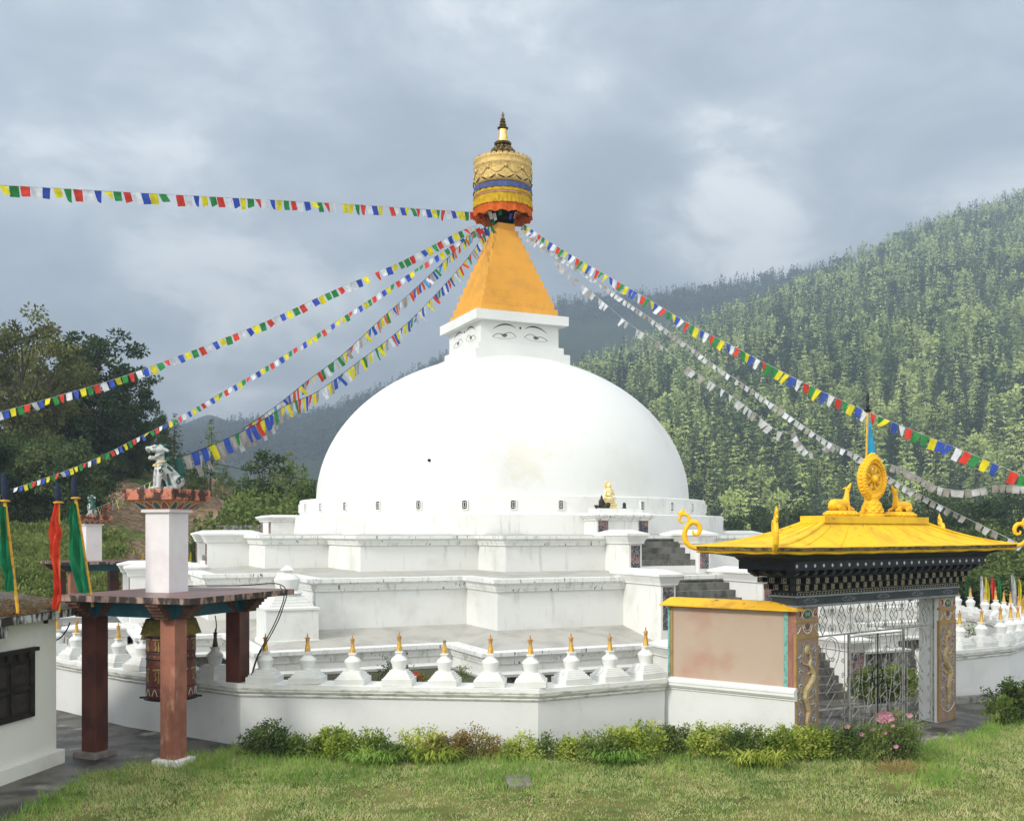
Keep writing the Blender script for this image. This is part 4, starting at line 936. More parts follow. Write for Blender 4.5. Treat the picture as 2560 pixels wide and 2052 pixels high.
# corner finials
FIN = [(0, 0), (.12, .015), (.22, .06), (.30, .14), (.325, .235), (.32, .33), (.29, .41), (.24, .49), (.17, .53), (.10, .525), (.045, .47), (.02, .39), (.04, .31), (.09, .275), (.145, .29), (.165, .34), (.14, .37)]
FR = [.050, .052, .055, .057, .056, .054, .052, .052, .054, .056, .056, .052, .046, .040, .034, .026, .016]
FIN2 = [(.25, .47), (.235, .56), (.23, .62), (.27, .67), (.34, .685), (.40, .655), (.43, .59), (.41, .535), (.365, .52), (.335, .545)]
FR2 = [.045, .042, .038, .036, .034, .032, .030, .026, .022, .015]
for sx_, sy_, lab in ((-1, -1, ''), (-1, 1, ''), (1, -1, ''), (1, 1, '')):
    M = Matrix.Translation((sx_*4.56, sy_*0.88, 4.07)) @ Matrix.Rotation(math.atan2(sy_, sx_), 4, 'Z')
    m = MB(M)
    m.tube([(a_, 0, b_) for a_, b_ in FIN], FR, 8); m.tube([(a_, 0, b_) for a_, b_ in FIN2], FR2, 7)
    m.tube([(.39, 0, .66), (.385, 0, .72), (.36, 0, .76), (.375, 0, .84)], [.035, .04, .022, .004], 7)
    m.tube([(.42, 0, .66), (.45, 0, .71), (.44, 0, .75)], [.02, .018, .003], 6); m.tube([(.34, 0, .68), (.31, 0, .73), (.325, 0, .77)], [.02, .018, .003], 6)
    m.tube([(.47, 0, .60), (.50, 0, .585)], [.018, .003], 6); m.ell((.29, 0, .12), .06, .055, .05, 8); m.ell((-.03, 0, 0.0), .12, .08, .06, 10); m.ell((.20, 0, .53), .05, .055, .045, 8)
    m.build('corner_finial', orn_y, gate, remesh=0.014)
# wheel of law
M = Matrix.Translation((0, 0, 5.56))
m = MB(M)
def egg(a, rx, rz, pk): return (rx*math.cos(a), rz*math.sin(a) + (pk*max(0, math.sin(a))**6))
for r_, y_, w_ in ((0.40, 0, 0.10),):
    pts = [(egg(2*math.pi*i/40, 0.405, 0.375, 0.07)[0], 0, egg(2*math.pi*i/40, 0.405, 0.375, 0.07)[1]) for i in range(40)]; m.tube(pts, 0.095, 8, True)
for i in range(34):
    a = 2*math.pi*i/34; x, z = egg(a, 0.475, 0.445, 0.09); m.ell((x, -0.02, z), 0.045, 0.05, 0.045, 6)
    x, z = egg(a + 0.09, 0.40, 0.37, 0.07); m.ell((x, -0.075, z), 0.036, 0.04, 0.036, 6)
    x, z = egg(a, 0.345, 0.315, 0.05); m.ell((x, -0.06, z), 0.026, 0.03, 0.026, 6)
m.tube([(0.29*math.cos(2*math.pi*i/36), -0.02, 0.275*math.sin(2*math.pi*i/36)) for i in range(36)], 0.035, 7, True)
wh = m.build('wheel_rim', orn_y, gate, smooth=True)
m = MB(M); m.tube([(0, -0.10, 0), (0, 0.06, 0)], 0.095, 14); m.ell((0, -0.10, 0), 0.07, 0.04, 0.07, 12)
for k in range(8):
    a = k*math.pi/4 + 0.39; c_, s_ = math.cos(a), math.sin(a); m.tube([(0.07*c_, -0.02, 0.07*s_), (0.15*c_, -0.02, 0.15*s_), (0.20*c_, -0.02, 0.20*s_), (0.28*c_, -0.02, 0.27*s_)], [0.028, 0.034, 0.050, 0.022], 7)
m.build('wheel_spokes', orn_y, gate, smooth=True)
m = MB(); m.lathe([(0.26, 4.73), (0.27, 4.78), (0.22, 4.82), (0.21, 4.95), (0.16, 5.02), (0.18, 5.06), (0.14, 5.09), (0.15, 5.14), (0.2, 5.2)], 20)
for rw in range(4):
    for k in range(9):
        a = 2*math.pi*(k + 0.5*(rw % 2))/9; r_ = 0.20 - rw*0.02; m.ell((r_*math.cos(a), r_*math.sin(a), 4.84 + rw*0.055), 0.07, 0.07, 0.045, 7)
m.build('wheel_stem', orn_y, gate, smooth=True)
# reclining deer
def deer(x, s):
    e = empty('deer_statue', GL(x, 0, 4.855), GR, f'yellow reclining deer statue with raised head, {"left" if x < 0 else "right"} of the wheel on the gate roof', 'statue', 'deer statues on the gate roof')
    def V3(a_, b_, c_): return (s*a_, b_, c_)
    m = MB(); m.cap(V3(-0.28, 0, 0.13), V3(0.12, 0, 0.15), 0.115, 0.105); m.ell(V3(-0.28, 0, 0.12), 0.13, 0.12, 0.12); m.cap(V3(0.14, 0, 0.15), V3(0.20, 0, 0.40), 0.085, 0.045); m.cap(V3(0.205, 0, 0.42), V3(0.24, 0, 0.47), 0.052, 0.05); m.cap(V3(0.24, 0, 0.48), V3(0.325, 0, 0.575), 0.042, 0.024)
    for q in (-1, 1):
        m.cap(V3(0.19, q*0.035, 0.49), V3(0.10, q*0.07, 0.46), 0.022, 0.008); m.cap(V3(0.12, q*0.08, 0.08), V3(0.30, q*0.09, 0.035), 0.04, 0.026); m.cap(V3(0.30, q*0.09, 0.03), V3(0.10, q*0.105, 0.022), 0.025, 0.02)
        m.cap(V3(-0.26, q*0.10, 0.08), V3(-0.08, q*0.12, 0.05), 0.055, 0.03); m.cap(V3(-0.08, q*0.125, 0.03), V3(-0.25, q*0.12, 0.022), 0.026, 0.02)
    m.cap(V3(-0.38, 0, 0.15), V3(-0.43, 0, 0.08), 0.028, 0.012); m.build('body', orn_y, e, remesh=0.013)
    p_ = MB(); p_.loft([[(0.47*math.cos(t_)*k1, 0.25*math.sin(t_)*k1, z) for t_ in [2*math.pi*i/40 for i in range(40)]] for k1, z in ((1.0, -0.12), (1.04, -0.09), (1.02, -0.05), (0.97, -0.035), (0.95, -0.015), (0.85, 0.0))])
    for k in range(22):
        t_ = 2*math.pi*k/22; p_.ell((0.47*math.cos(t_), 0.25*math.sin(t_), -0.075), 0.055, 0.05, 0.04, 6)
    p_.build('pedestal', orn_y, e, auto=50)
deer(-1.13, 1); deer(1.10, -1)
# pole and blue flag above the wheel
fp = empty('roof_flag', GL(0.02, 0.14, 4.73), GR, 'sky blue triangular flag on a yellow pole with black finial above the wheel', 'flag')
m = MB(); m.tube([(-0.08, 0, 0), (-0.03, 0, 1.1), (0.03, 0, 2.34)], 0.024, 8); m.build('pole', bamboo, fp)
m = MB(); m.lathe([(0.03, 2.30), (0.08, 2.34), (0.085, 2.36), (0.03, 2.39), (0.05, 2.43), (0.035, 2.47), (0.018, 2.52), (0.035, 2.58), (0.032, 2.68), (0.004, 2.76)], 10, (0.03, 0, 0)); m.build('black_finial', cablem, fp, auto=50)
m = MB(); N = 10; rows_ = []
for i in range(N+1):
    u = i/N; z = 2.30 - 0.84*u; w = 0.02 + 0.42*u; rows_.append([(0.035 - 0.06*u + w*v, 0.03*math.sin(v*5 + u*2)*u, z - 0.18*u*v) for v in [j/6 for j in range(7)]])
m.loft(rows_, False, False, closed=False); m.build('cloth', cLb, fp, smooth=True)

# wrought iron gate
ig = empty('iron_gate', GL(0, -0.12, 0), GR, 'grey wrought iron gate with diamond lattice and scrolls between the painted pillars', 'gate')
def it(mb, pts, r_=0.0085, n=4): mb.tube([(p_[0], 0, p_[1]) for p_ in pts], r_*1.2, n)
def sc(mb, cx, cz, r, sgn, a0, turns=1.1, r_=0.0085): 
    N = int(12*turns); it(mb, [(cx + r*(1-0.75*i/N)*math.cos(a0 + sgn*2*math.pi*turns*i/N), cz + r*(1-0.75*i/N)*math.sin(a0 + sgn*2*math.pi*turns*i/N)) for i in range(N+1)], r_)
m = MB(); m.box(-2.32, 2.32, -0.015, 0.015, 2.24, 2.275); m.box(-2.32, -2.295, -0.014, 0.014, 0.02, 2.90); m.box(2.295, 2.32, -0.014, 0.014, 0.02, 2.90); m.box(-2.32, 2.32, -0.013, 0.013, 2.875, 2.90)
for x in (-1.05, 1.05): m.box(x-0.022, x+0.022, -0.022, 0.022, 0.02, 2.24)
m.build('frame', ironm, ig)
m = MB()
nmod = 7; wm = 4.60/nmod
for i in range(nmod):
    cx = -2.30 + wm*(i+0.5); z0, z1 = 2.28, 2.875; zc = (z0+z1)/2; hx = wm*0.23
    for dz in (0, 1, 2):
        c0 = z0 + (z1-z0)*(dz+0.5)/3; hz = (z1-z0)/6
        for ox in ((-0.5, 0.5) if dz == 1 else (0,)):
            xx = cx + ox*hx*1.1; w_ = hx*0.55; it(m, [(xx-w_, c0), (xx, c0+hz), (xx+w_, c0), (xx, c0-hz), (xx-w_, c0)], 0.007)
    it(m, [(cx, z0), (cx-hx*1.1, zc), (cx, z1)], 0.007); it(m, [(cx, z0), (cx+hx*1.1, zc), (cx, z1)], 0.007)
    if i:
        ex = -2.30 + wm*i; it(m, [(ex, z0), (ex, z1)], 0.009)
        for s in (-1, 1):
            for zz_, q in ((z0, 1), (z1, -1)):
                it(m, [(ex + s*0.02, zz_ + q*0.10), (ex + s*0.06, zz_ + q*0.20), (ex + s*0.12, zz_ + q*0.15), (ex + s*0.13, zz_ + q*0.08), (ex + s*0.09, zz_ + q*0.01)], 0.007); sc(m, ex + s*0.045, zz_ + q*0.09, 0.032, s*q, 1.57*q, 1.2, 0.007)
m.build('top_lattice', ironm, ig)
def leaf(x0, x1, mir, name):
    m = MB(); w = x1 - x0
    for x in (x0+0.03, x1-0.03): it(m, [(x, 0.05), (x, 2.2)], 0.012)
    it(m, [(x0, 0.10), (x1, 0.10)], 0.012); it(m, [(x0, 2.18), (x1, 2.18)], 0.012)
    for k in range(5):
        x = x0 + w*(k+0.8)/5.6; am = 0.05*(1 if k % 2 else -1)*mir
        it(m, [(x + am*math.sin(i*0.75 + k*0.8), 0.1 + i*0.13) for i in range(17)], 0.0085)
    for k in range(7):
        for s in (-1, 1):
            z = 0.22 + k*0.27; sc(m, x0 + w*(0.3 if s < 0 else 0.72), z, 0.065, s*mir, k*1.1, 1.15)
    for k in range(6): it(m, [(x0+w*0.1, 0.15 + k*0.32), (x0+w*0.35, 0.3 + k*0.32), (x0+w*0.6, 0.22 + k*0.32), (x0+w*0.9, 0.42 + k*0.32)], 0.0085)
    m.build(name, ironm, ig)
leaf(-1.03, -0.01, 1, 'gate_leaf'); leaf(0.01, 1.03, -1, 'gate_leaf')
m = MB(); pts = [(0.20*math.cos(a), -0.012, 1.28 + 0.20*math.sin(a)) for a in [2*math.pi*i/20 for i in range(20)]]; m.tube(pts, 0.012, 5, True)
for k in range(14): m.ell((0.235*math.cos(k*0.449), -0.012, 1.28+0.235*math.sin(k*0.449)), 0.02, 0.015, 0.02, 6)
m.tube([(0, -0.02, 0.05), (0, -0.02, 2.2)], 0.016, 6); m.tube([(-0.2, -0.012, 1.24), (0.2, -0.012, 1.24)], 0.014, 5); m.build('gate_latch', cablem, ig)
def side(x0, x1):
    m = MB(); w = x1-x0; cx = (x0+x1)/2; it(m, [(x0, 0.1), (x1, 0.1)], 0.012)
    for x in (x0+0.12, x1-0.12): it(m, [(x, 0.05), (x, 2.24)], 0.010)
    pts = [(cx + 0.30*math.cos(a), 1.92 + 0.30*math.sin(a)) for a in [-0.9 + (2*math.pi-1.4)*i/18 for i in range(19)]]; it(m, pts, 0.009)
    pts = [(cx + 0.17*math.cos(a), 1.98 + 0.20*math.sin(a)) for a in [2*math.pi*i/16 for i in range(17)]]; it(m, pts, 0.008)
    for s in (-1, 1):
        it(m, [(cx + s*0.26, 1.75), (cx + s*0.12, 1.55), (cx, 1.40), (cx - s*0.16, 1.2)], 0.009); sc(m, cx + s*0.07, 1.74, 0.06, s, 0, 1.2)
        for k in range(4): it(m, [(cx + s*0.16, 0.2+k*0.28), (cx, 0.34+k*0.28), (cx - s*0.16, 0.48+k*0.28)], 0.008)
        for k in range(7): sc(m, cx + s*(w/2-0.19), 0.25 + k*0.29, 0.06, s, k*1.0, 1.2, 0.008)
    m.build('side_panel', ironm, ig)
side(-2.30, -1.08); side(1.08, 2.30)

# ------------------------------------------------------------------ prayer wheel pavilion
PC = Vector((-6.95, 20.55, 0)); PR = R(-21)
pav = empty('pavilion', PC, PR, 'open pavilion with flat slab roof, brown columns and white shaft beside the house', 'pavilion', 'pavilions with lion pedestals')
m = MB(); m.box(-1.30, 1.80, -1.55, 1.80, 3.09, 3.20); sl_ = m.build('roof_slab', redslab, pav)
m = MB()
for x0, x1, y0, y1 in ((-1.303, 1.803, -1.562, -1.55), (-1.303, 1.803, 1.80, 1.812), (-1.312, -1.30, -1.562, 1.812), (1.80, 1.812, -1.562, 1.812)): m.box(x0, x1, y0, y1, 3.083, 3.197)
m.build('slab_edge', slabedge, sl_)
cols = [(-1.0, -0.9, 0.0, maroonc, True), (0.9, -0.9, 0.0, brownc, True), (0.9, 1.1, 1.29, maroonc, False), (-1.0, 1.1, 1.29, maroonc, False)]
for x, y, z0, mt, foot in cols:
    m = MB(); m.cbox((x, y, (z0 + 2.77)/2), 0.345, 0.345, 2.77 - z0); co = m.build('column', mt, pav, bevel=0.01)
    if foot:
        m = MB(); m.sq([(0.29, -0.02), (0.285, 0.10), (0.27, 0.12)], (x, y, 0)); m.build('column_foot', slabg if mt is maroonc else shaftw, co, bevel=0.02)
def beam(p0, p1, axis):
    (x0, y0), (x1, y1) = p0, p1
    def Bx(mb, s0, s1, z0, z1, w):
        if axis == 'x': mb.box(s0, s1, y0-w, y0+w, z0, z1)
        else: mb.box(x0-w, x0+w, s0, s1, z0, z1)
    m = MB(); a, b_ = (x0, x1) if axis == 'x' else (y0, y1)
    Bx(m, a-0.30, b_+0.30, 2.77, 3.088, 0.13); bo = m.build('beam', bluep, pav)
    for c_ in (a, b_):
        k = MB()
        for i in range(5):
            hw = 0.62 - i*0.065; Bx(k, c_-hw, c_-hw+0.34, 3.086 - (i+1)*0.064, 3.086 - i*0.064 - 0.001*(i>0), 0.145); Bx(k, c_+hw-0.34, c_+hw, 3.086 - (i+1)*0.064, 3.086 - i*0.064 - 0.001*(i>0), 0.145)
        k.build('bracket', brack, bo)
        g = MB()
        for i in range(5): hw = 0.40 - i*0.045; Bx(g, c_-hw, c_+hw, 3.084 - (i+1)*0.065, 3.084 - i*0.065 - 0.001*(i>0), 0.155)
        g.build('blue_corbel', bluep, bo)
beam((-1.0, -0.9), (0.9, -0.9), 'x'); beam((0.9, -0.9), (0.9, 1.1), 'y'); beam((-1.0, 1.1), (0.9, 1.1), 'x'); beam((-1.0, -0.9), (-1.0, 1.1), 'y')
m = MB(); m.sq([(0.290, 3.20), (0.290, 4.79), (0.35, 4.795), (0.35, 4.85), (0.30, 4.86)]); sh = m.build('shaft', shaftw, pav)
m = MB(); m.sq([(0.34, 4.852), (0.35, 4.88), (0.44, 4.97), (0.54, 5.03)]); lo2 = m.build('lotus_band', lotus_o, pav)
for rzq in range(4):
    for k, mt in ((-1.5, lotus_g), (-0.5, lotus_r), (0.5, lotus_g), (1.5, lotus_r)):
        M = Matrix.Rotation(rzq*math.pi/2, 4, 'Z'); pm2 = MB(M); q = MB(M)
        bx0 = k*0.235; pts = []; 
        for i in range(9):
            u = -1 + 2*i/8; zz_ = 4.868 + 0.145*((1-abs(u)**3.0)*0.8 + 0.2*max(0, 1-abs(u)*2.5)); yy_ = -(0.345 + (zz_-4.87)/0.16*0.18) - 0.012; pts.append((bx0*(0.72+0.28*(zz_-4.87)/.14) + u*(0.095 + 0.03*(zz_-4.87)/.14), yy_, zz_))
        pm2.add(pts, [tuple(range(9))]); q.tube(pts, 0.012, 4)
        pm2.build('lotus_petal', mt, lo2); q.build('petal_outline', palep, lo2)
m = MB(); m.sq([(0.57, 5.03), (0.60, 5.04), (0.60, 5.235), (0.59, 5.25)]); m.build('capital_slab', orangecap, pav)
m = MB(); rw2 = random.Random(2)

# prayer wheel
pw2 = empty('prayer_wheel', PC + Vector((0.07, 0.03, 0)), PR, 'large brown prayer wheel with gold letters hanging in the pavilion', 'prayer wheel')
pwm = pm('prayer_wheel_red_brown', (0.15, 0.045, 0.03), (0.075, 0.03, 0.022), 3, 0.42, 0.66, 0.6, 0.003, 30)
m = MB(); m.lathe([(0.44, 1.08), (0.475, 1.16), (0.48, 1.30), (0.475, 1.31), (0.475, 2.62), (0.40, 2.66)], 40); wo_ = m.build('drum', pwm, pw2, auto=40)
m = MB()
for z0, z1 in ((1.86, 1.885), (2.02, 2.045), (1.98, 1.995), (2.29, 2.315), (1.33, 1.345)): m.lathe([(0.478, z0), (0.486, z0+.004), (0.486, z1-.004), (0.478, z1)], 40, cap0=False, cap1=False)
m.build('dark_band', blackp, wo_)
m = MB()
def cyl(th, z, r=0.483): return (r*math.sin(th), -r*math.cos(th), z)
def cstroke(pts, w):
    n_ = len(pts)
    for i in range(n_-1):
        (t0, z0), (t1, z1) = pts[i], pts[i+1]; dx, dz = (t1-t0)*0.48, z1-z0; l = math.hypot(dx, dz) or 1; ox, oz = -dz/l*w/0.48, dx/l*w
        m.add([cyl(t0-ox, z0-oz), cyl(t1-ox, z1-oz), cyl(t1+ox, z1+oz), cyl(t0+ox, z0+oz)], [(0, 1, 2, 3)])
for zc in (1.55, 2.15):
    for k in range(11):
        th = k*2*math.pi/11 + 0.1; g_ = k % 3; zc0 = zc
        cstroke([(th-0.20, zc+0.125), (th+0.18, zc+0.135)], 0.018)
        if g_ == 0: cstroke([(th+0.09, zc+0.10), (th+0.09, zc-0.10), (th+0.06, zc-0.13)], 0.015); cstroke([(th-0.04, zc+0.09), (th-0.10, zc+0.02), (th-0.02, zc-0.01), (th-0.05, zc-0.09), (th-0.12, zc-0.06)], 0.013)
        elif g_ == 1: cstroke([(th+0.0, zc+0.10), (th+0.01, zc-0.12)], 0.014); cstroke([(th+0.10, zc+0.10), (th+0.10, zc-0.12)], 0.014); cstroke([(th-0.10, zc+0.08), (th-0.12, zc-0.01), (th-0.04, zc-0.04), (th-0.10, zc-0.12)], 0.013)
        else: cstroke([(th-0.11, zc+0.06), (th-0.05, zc+0.03), (th+0.04, zc+0.05), (th+0.07, zc-0.02), (th-0.03, zc-0.06), (th-0.09, zc-0.12)], 0.014); cstroke([(th+0.12, zc+0.13), (th+0.05, zc+0.16), (th-0.02, zc+0.14)], 0.011)
for k in range(22): th = k*2*math.pi/22; cstroke([(th-0.05, 1.945), (th+0.04, 1.95)], 0.005); cstroke([(th, 1.945), (th, 1.915)], 0.005)
m.build('gold_letters', pm('dull_gold_letters', (0.34, 0.24, 0.09), (0.2, 0.13, 0.05), 12, rough=0.5), wo_)
m = MB()
for k in range(16):
    th = k*2*math.pi/16; pts = [cyl(th + 0.13*u, 1.16 + 0.13*(1-abs(u)**1.7), 0.487) for u in (-1, -.6, -.3, 0, .3, .6, 1)]; m.tube(pts, 0.010, 4)
m.build('petal_band', palep, wo_)
m = MB(); wavy(m, 0.485, 0.545, 2.66, 2.36, 0.03, 13, n=100); m.build('cloth_frill', pm('faded_yellow_frill', (0.20, 0.16, 0.035), (0.12, 0.10, 0.03), 6, rough=0.9), pw2, smooth=True)
m = MB(); m.tube([(0, 0, 0.35), (0, 0, 2.76)], 0.03, 8); m.build('axle', blackp, pw2)
m = MB(); 
for k in range(4):
    a = k*math.pi/2 + 0.6; m.box(-0.001, 0.001, -0.001, 0.001, 1.0, 1.001) if False else None
    m.tube([(0.1*math.cos(a), 0.1*math.sin(a), 1.09), (0.60*math.cos(a), 0.60*math.sin(a), 1.09)], 0.022, 6)
m.lathe([(0.50, 1.06), (0.53, 1.07), (0.53, 1.09), (0.46, 1.10)], 30); m.build('turning_bars', blackp, pw2)

# snow lion
def lion(loc, rz, label):
    e = empty('lion_statue', loc, rz, label, 'statue', 'white lions on the pavilion shafts')
    m = MB()
    m.ell((-0.16, 0, 0.17), 0.19, 0.17, 0.17); m.ell((-0.14, 0.12, 0.14), 0.13, 0.07, 0.14); m.ell((-0.14, -0.12, 0.14), 0.13, 0.07, 0.14)
    m.cap((-0.12, 0, 0.22), (0.10, 0, 0.46), 0.155, 0.135); m.ell((0.13, 0, 0.42), 0.115, 0.13, 0.13)
    m.cap((0.12, 0, 0.5), (0.13, 0, 0.63), 0.10, 0.09)
    for s in (-1, 1):
        m.cap((0.15, s*0.10, 0.40), (0.19, s*0.105, 0.24), 0.068, 0.055); m.cap((0.19, s*0.105, 0.24), (0.20, s*0.105, 0.05), 0.052, 0.045)
        m.ell((0.25, s*0.105, 0.035), 0.075, 0.06, 0.036)
        for k in (-1, 0, 1): m.ell((0.30, s*0.105 + k*0.03, 0.03), 0.028, 0.016, 0.026, 8)
        m.cap((-0.10, s*0.16, 0.045), (0.05, s*0.17, 0.035), 0.05, 0.04); m.ell((0.08, s*0.17, 0.03), 0.04, 0.045, 0.03, 8)
        m.cap((0.08, s*0.11, 0.80), (0.035, s*0.145, 0.76), 0.030, 0.034)
        m.ell((0.255, s*0.065, 0.845), 0.048, 0.040, 0.032, 8)
        m.ell((0.29, s*0.085, 0.76), 0.05, 0.035, 0.04, 8)
        m.cap((0.22, s*0.075, 0.66), (0.13, s*0.09, 0.71), 0.040, 0.045)
        m.ell((0.385, s*0.035, 0.80), 0.03, 0.028, 0.025, 8)
    m.ell((0.15, 0, 0.765), 0.145, 0.140, 0.125); m.cap((0.22, 0, 0.785), (0.345, 0, 0.785), 0.085, 0.062); m.ell((0.385, 0, 0.815), 0.035, 0.050, 0.030, 8); m.cap((0.18, 0, 0.645), (0.325, 0, 0.615), 0.062, 0.042)
    for s in (-1, 1): m.cap((0.355, s*0.045, 0.74), (0.36, s*0.045, 0.700), 0.013, 0.005, 6); m.cap((0.325, s*0.035, 0.635), (0.33, s*0.035, 0.68), 0.012, 0.005, 6)
    m.build('body', lionw, e, remesh=0.0085)
    m = MB(); m.ell((0.26, 0, 0.698), 0.088, 0.066, 0.045); m.build('mouth', mouthm, e, smooth=True)
    m = MB(); rg = random.Random(3)
    for s in (-1, 1): m.ell((0.298, s*0.072, 0.822), 0.020, 0.018, 0.014, 8); m.cap((0.29, s*0.03, 0.882), (0.20, s*0.10, 0.875), 0.012, 0.018, 6)
    for i in range(22):
        a = rg.uniform(-1.3, 1.3); h = rg.uniform(0, 1); m.ell((0.08 - 0.09*h + rg.uniform(-.02, .02), 0.14*math.sin(a), 0.88 - 0.34*h + 0.02*math.cos(a)), 0.042, 0.036, 0.048, 7)
    m.cap((0.06, 0, 0.80), (0.0, 0, 0.55), 0.06, 0.07); m.cap((0.0, 0, 0.55), (-0.08, 0, 0.40), 0.06, 0.03)
    m.build('mane', liong, e, remesh=0.011)
    m = MB()
    for s in (-1, 1):
        for (x, z, r_, a0) in ((0.165, 0.355, 0.042, 0), (-0.15, 0.17, 0.060, 1.5)):
            yy_ = s*(0.168 if x > 0 else 0.195 if z < 0.2 else 0.15); pts = [(x + r_*(1-0.6*u)*math.cos(a0 + u*6.5), yy_, z + r_*(1-0.6*u)*math.sin(a0 + u*6.5)) for u in [i/14 for i in range(15)]]; m.tube(pts, [0.018*(1-.7*i/14) for i in range(15)], 6)
        m.cap((0.135, s*0.155, 0.46), (0.19, s*0.148, 0.33), 0.018, 0.012); m.cap((-0.27, s*0.10, 0.27), (-0.20, s*0.155, 0.24), 0.030, 0.022); m.cap((0.03, s*0.135, 0.30), (0.00, s*0.155, 0.08), 0.020, 0.030); m.cap((0.02, s*0.13, 0.44), (-0.05, s*0.145, 0.38), 0.028, 0.020)
    m.build('green_swirls', liong, e)
    m = MB(); m.cap((-0.30, 0, 0.14), (-0.27, 0, 0.34), 0.06, 0.10); m.cap((-0.27, 0, 0.34), (-0.22, 0, 0.58), 0.115, 0.075)
    for i in range(5): curl(m, -0.30 + 0.02*i, 0.06 - 0.03*i, 0.28 + 0.07*i, 0.035, 1, 0.012, 1.2)
    m.ell((-0.25, 0, 0.62), 0.05, 0.04, 0.045); m.build('tail', liong, e, remesh=0.010)
    m = MB(); pts = [(0.10 + 0.125*math.cos(a), 0.13*math.sin(a), 0.55 - 0.04*math.cos(a)) for a in [2*math.pi*i/24 for i in range(24)]]; m.tube(pts, 0.012, 5, True)
    for a in (-0.9, -0.3, 0.3, 0.9): m.lathe([(0.012, 0.045), (0.018, 0.03), (0.026, 0.0), (0.008, -0.008)], 10, (0.10 + 0.15*math.cos(a), 0.15*math.sin(a), 0.46))
    m.build('bell_collar', bellg, e, auto=40)
    return e
ln = lion(PC + Vector((0, 0, 5.25)), R(216), 'white and green open-mouthed lion statue seated on the near pavilion shaft')
ln.scale = (1.02, 1.02, 1.02)
# second, farther pavilion: same build
pv2 = copy_tree(pav); pv2.location = (-18.7, 45.4, 0.0); pv2.rotation_euler = (0, 0, R(-52)); pv2.scale = (1.15, 1.15, 0.98); pv2['label'] = 'farther slab-roofed pavilion below the wooded bank, left of the near one'
ln2 = copy_tree(ln); ln2.location = (-18.7, 45.4, 5.145); ln2.rotation_euler = (0, 0, R(120)); ln2['label'] = 'farther lion statue seen from behind on the far pavilion shaft'

# ------------------------------------------------------------------ house at the left edge
hs = empty('house', (-8.64, 19.4, 0), 0, 'white house with weathered flat roof and dark timber window at the left edge', 'house')
H0 = Vector((8.64, -19.4, 0))
def HP(x, y, z): return (x + 8.64, y - 19.4, z)
m = MB(); m.loft([[HP(*q, z) for q in ((-8.66, 19.38), (-15.2, 20.4), (-16.4, 13.0), (-9.86, 12.7))] for z in (2.90, 0.0)]); m.build('wall', cream_wall, hs)
m = MB(); m.loft([[HP(*q, z) for q in ((-8.54, 19.50), (-15.3, 20.6), (-16.6, 12.9), (-9.74, 12.6))] for z in (0.27, -0.02)]); m.build('plinth', cream_wall, hs, bevel=0.015)
top = [(-8.32, 20.6, 2.95), (-10.6, 20.9, 3.20), (-14.6, 21.3, 2.95), (-15.6, 12.0, 2.95), (-11.6, 12.0, 3.20), (-9.05, 12.0, 2.95)]
m = MB(); n_ = 26; rg = random.Random(8); g1 = []; 
tv = []; tf = []
for i in range(n_+1):
    u = i/n_
    for j in range(15):
        v = j/14; e0 = Vector(top[0]).lerp(Vector(top[5]), u); r0 = Vector(top[1]).lerp(Vector(top[4]), u); l0 = Vector(top[2]).lerp(Vector(top[3]), u)
        p_ = e0.lerp(r0, v*2) if v < 0.5 else r0.lerp(l0, v*2-1)
        tv.append(HP(p_.x + rg.uniform(-.02, .02)*(j == 0), p_.y, p_.z + rg.uniform(-0.012, 0.012)))
for i in range(n_):
    for j in range(14): a = i*15+j; tf.append((a, a+1, a+16, a+15))
m.add(tv, tf); m.build('roof_top', roofslab, hs, smooth=True)
m = MB(); ps = [HP(*q) for q in top]
m.loft([[(p_[0], p_[1], p_[2]-0.012) for p_ in ps], [(p_[0], p_[1], p_[2]-0.15) for p_ in ps]], True, True); m.build('roof_edge', roofedge, hs)
def WF(Y, z, out=0.0):
    x = -8.66 + (Y - 19.38)*(1.20/6.68); return HP(x + out*0.984, Y - out*0.177, z)
def wbox(mb, y0, y1, z0, z1, o0, o1):
    mb.loft([[WF(y0, z0, o0), WF(y1, z0, o0), WF(y1, z1, o0), WF(y0, z1, o0)], [WF(y0, z0, o1), WF(y1, z0, o1), WF(y1, z1, o1), WF(y0, z1, o1)]])
m = MB(); wbox(m, 16.3, 18.66, 1.06, 2.26, 0.006, 0.03); wn_ = m.build('window', woodd, hs)
m = MB()
for y0, y1, z0, z1 in ((16.3, 18.68, 2.08, 2.28), (18.56, 18.68, 1.05, 2.1), (16.3, 18.68, 1.04, 1.12), (18.02, 18.12, 1.1, 2.1), (17.46, 17.54, 1.1, 2.1), (16.9, 17.0, 1.1, 2.1), (16.3, 18.6, 1.55, 1.62)): wbox(m, y0, y1, z0, z1, 0.03, 0.06)
for k in range(8): wbox(m, 16.35+k*0.3, 16.47+k*0.3, 2.13, 2.28, 0.06, 0.12)
wbox(m, 16.3, 18.70, 2.24, 2.31, 0.03, 0.14); m.build('window_frame', woodd, wn_)
m = MB()
for k in range(3):
    for z0, z1 in ((1.17, 1.5), (1.67, 2.02)): wbox(m, 16.98+k*0.56 , 16.98+k*0.56+0.38, z0, z1, 0.03, 0.042)
m.build('shutter_panel', pm('dark_shutter_panel', (0.03, 0.024, 0.02), (0.018, .015, .012), 5), wn_)
m = MB(); wbox(m, 17.35, 17.62, 2.58, 2.80, 0.0, 0.30); m.build('rafter_end', roofedge, hs)
m = MB(); wbox(m, 19.0, 19.07, 2.70, 2.86, -0.02, 0.05); m.build('drain_pipe', cablem, hs)

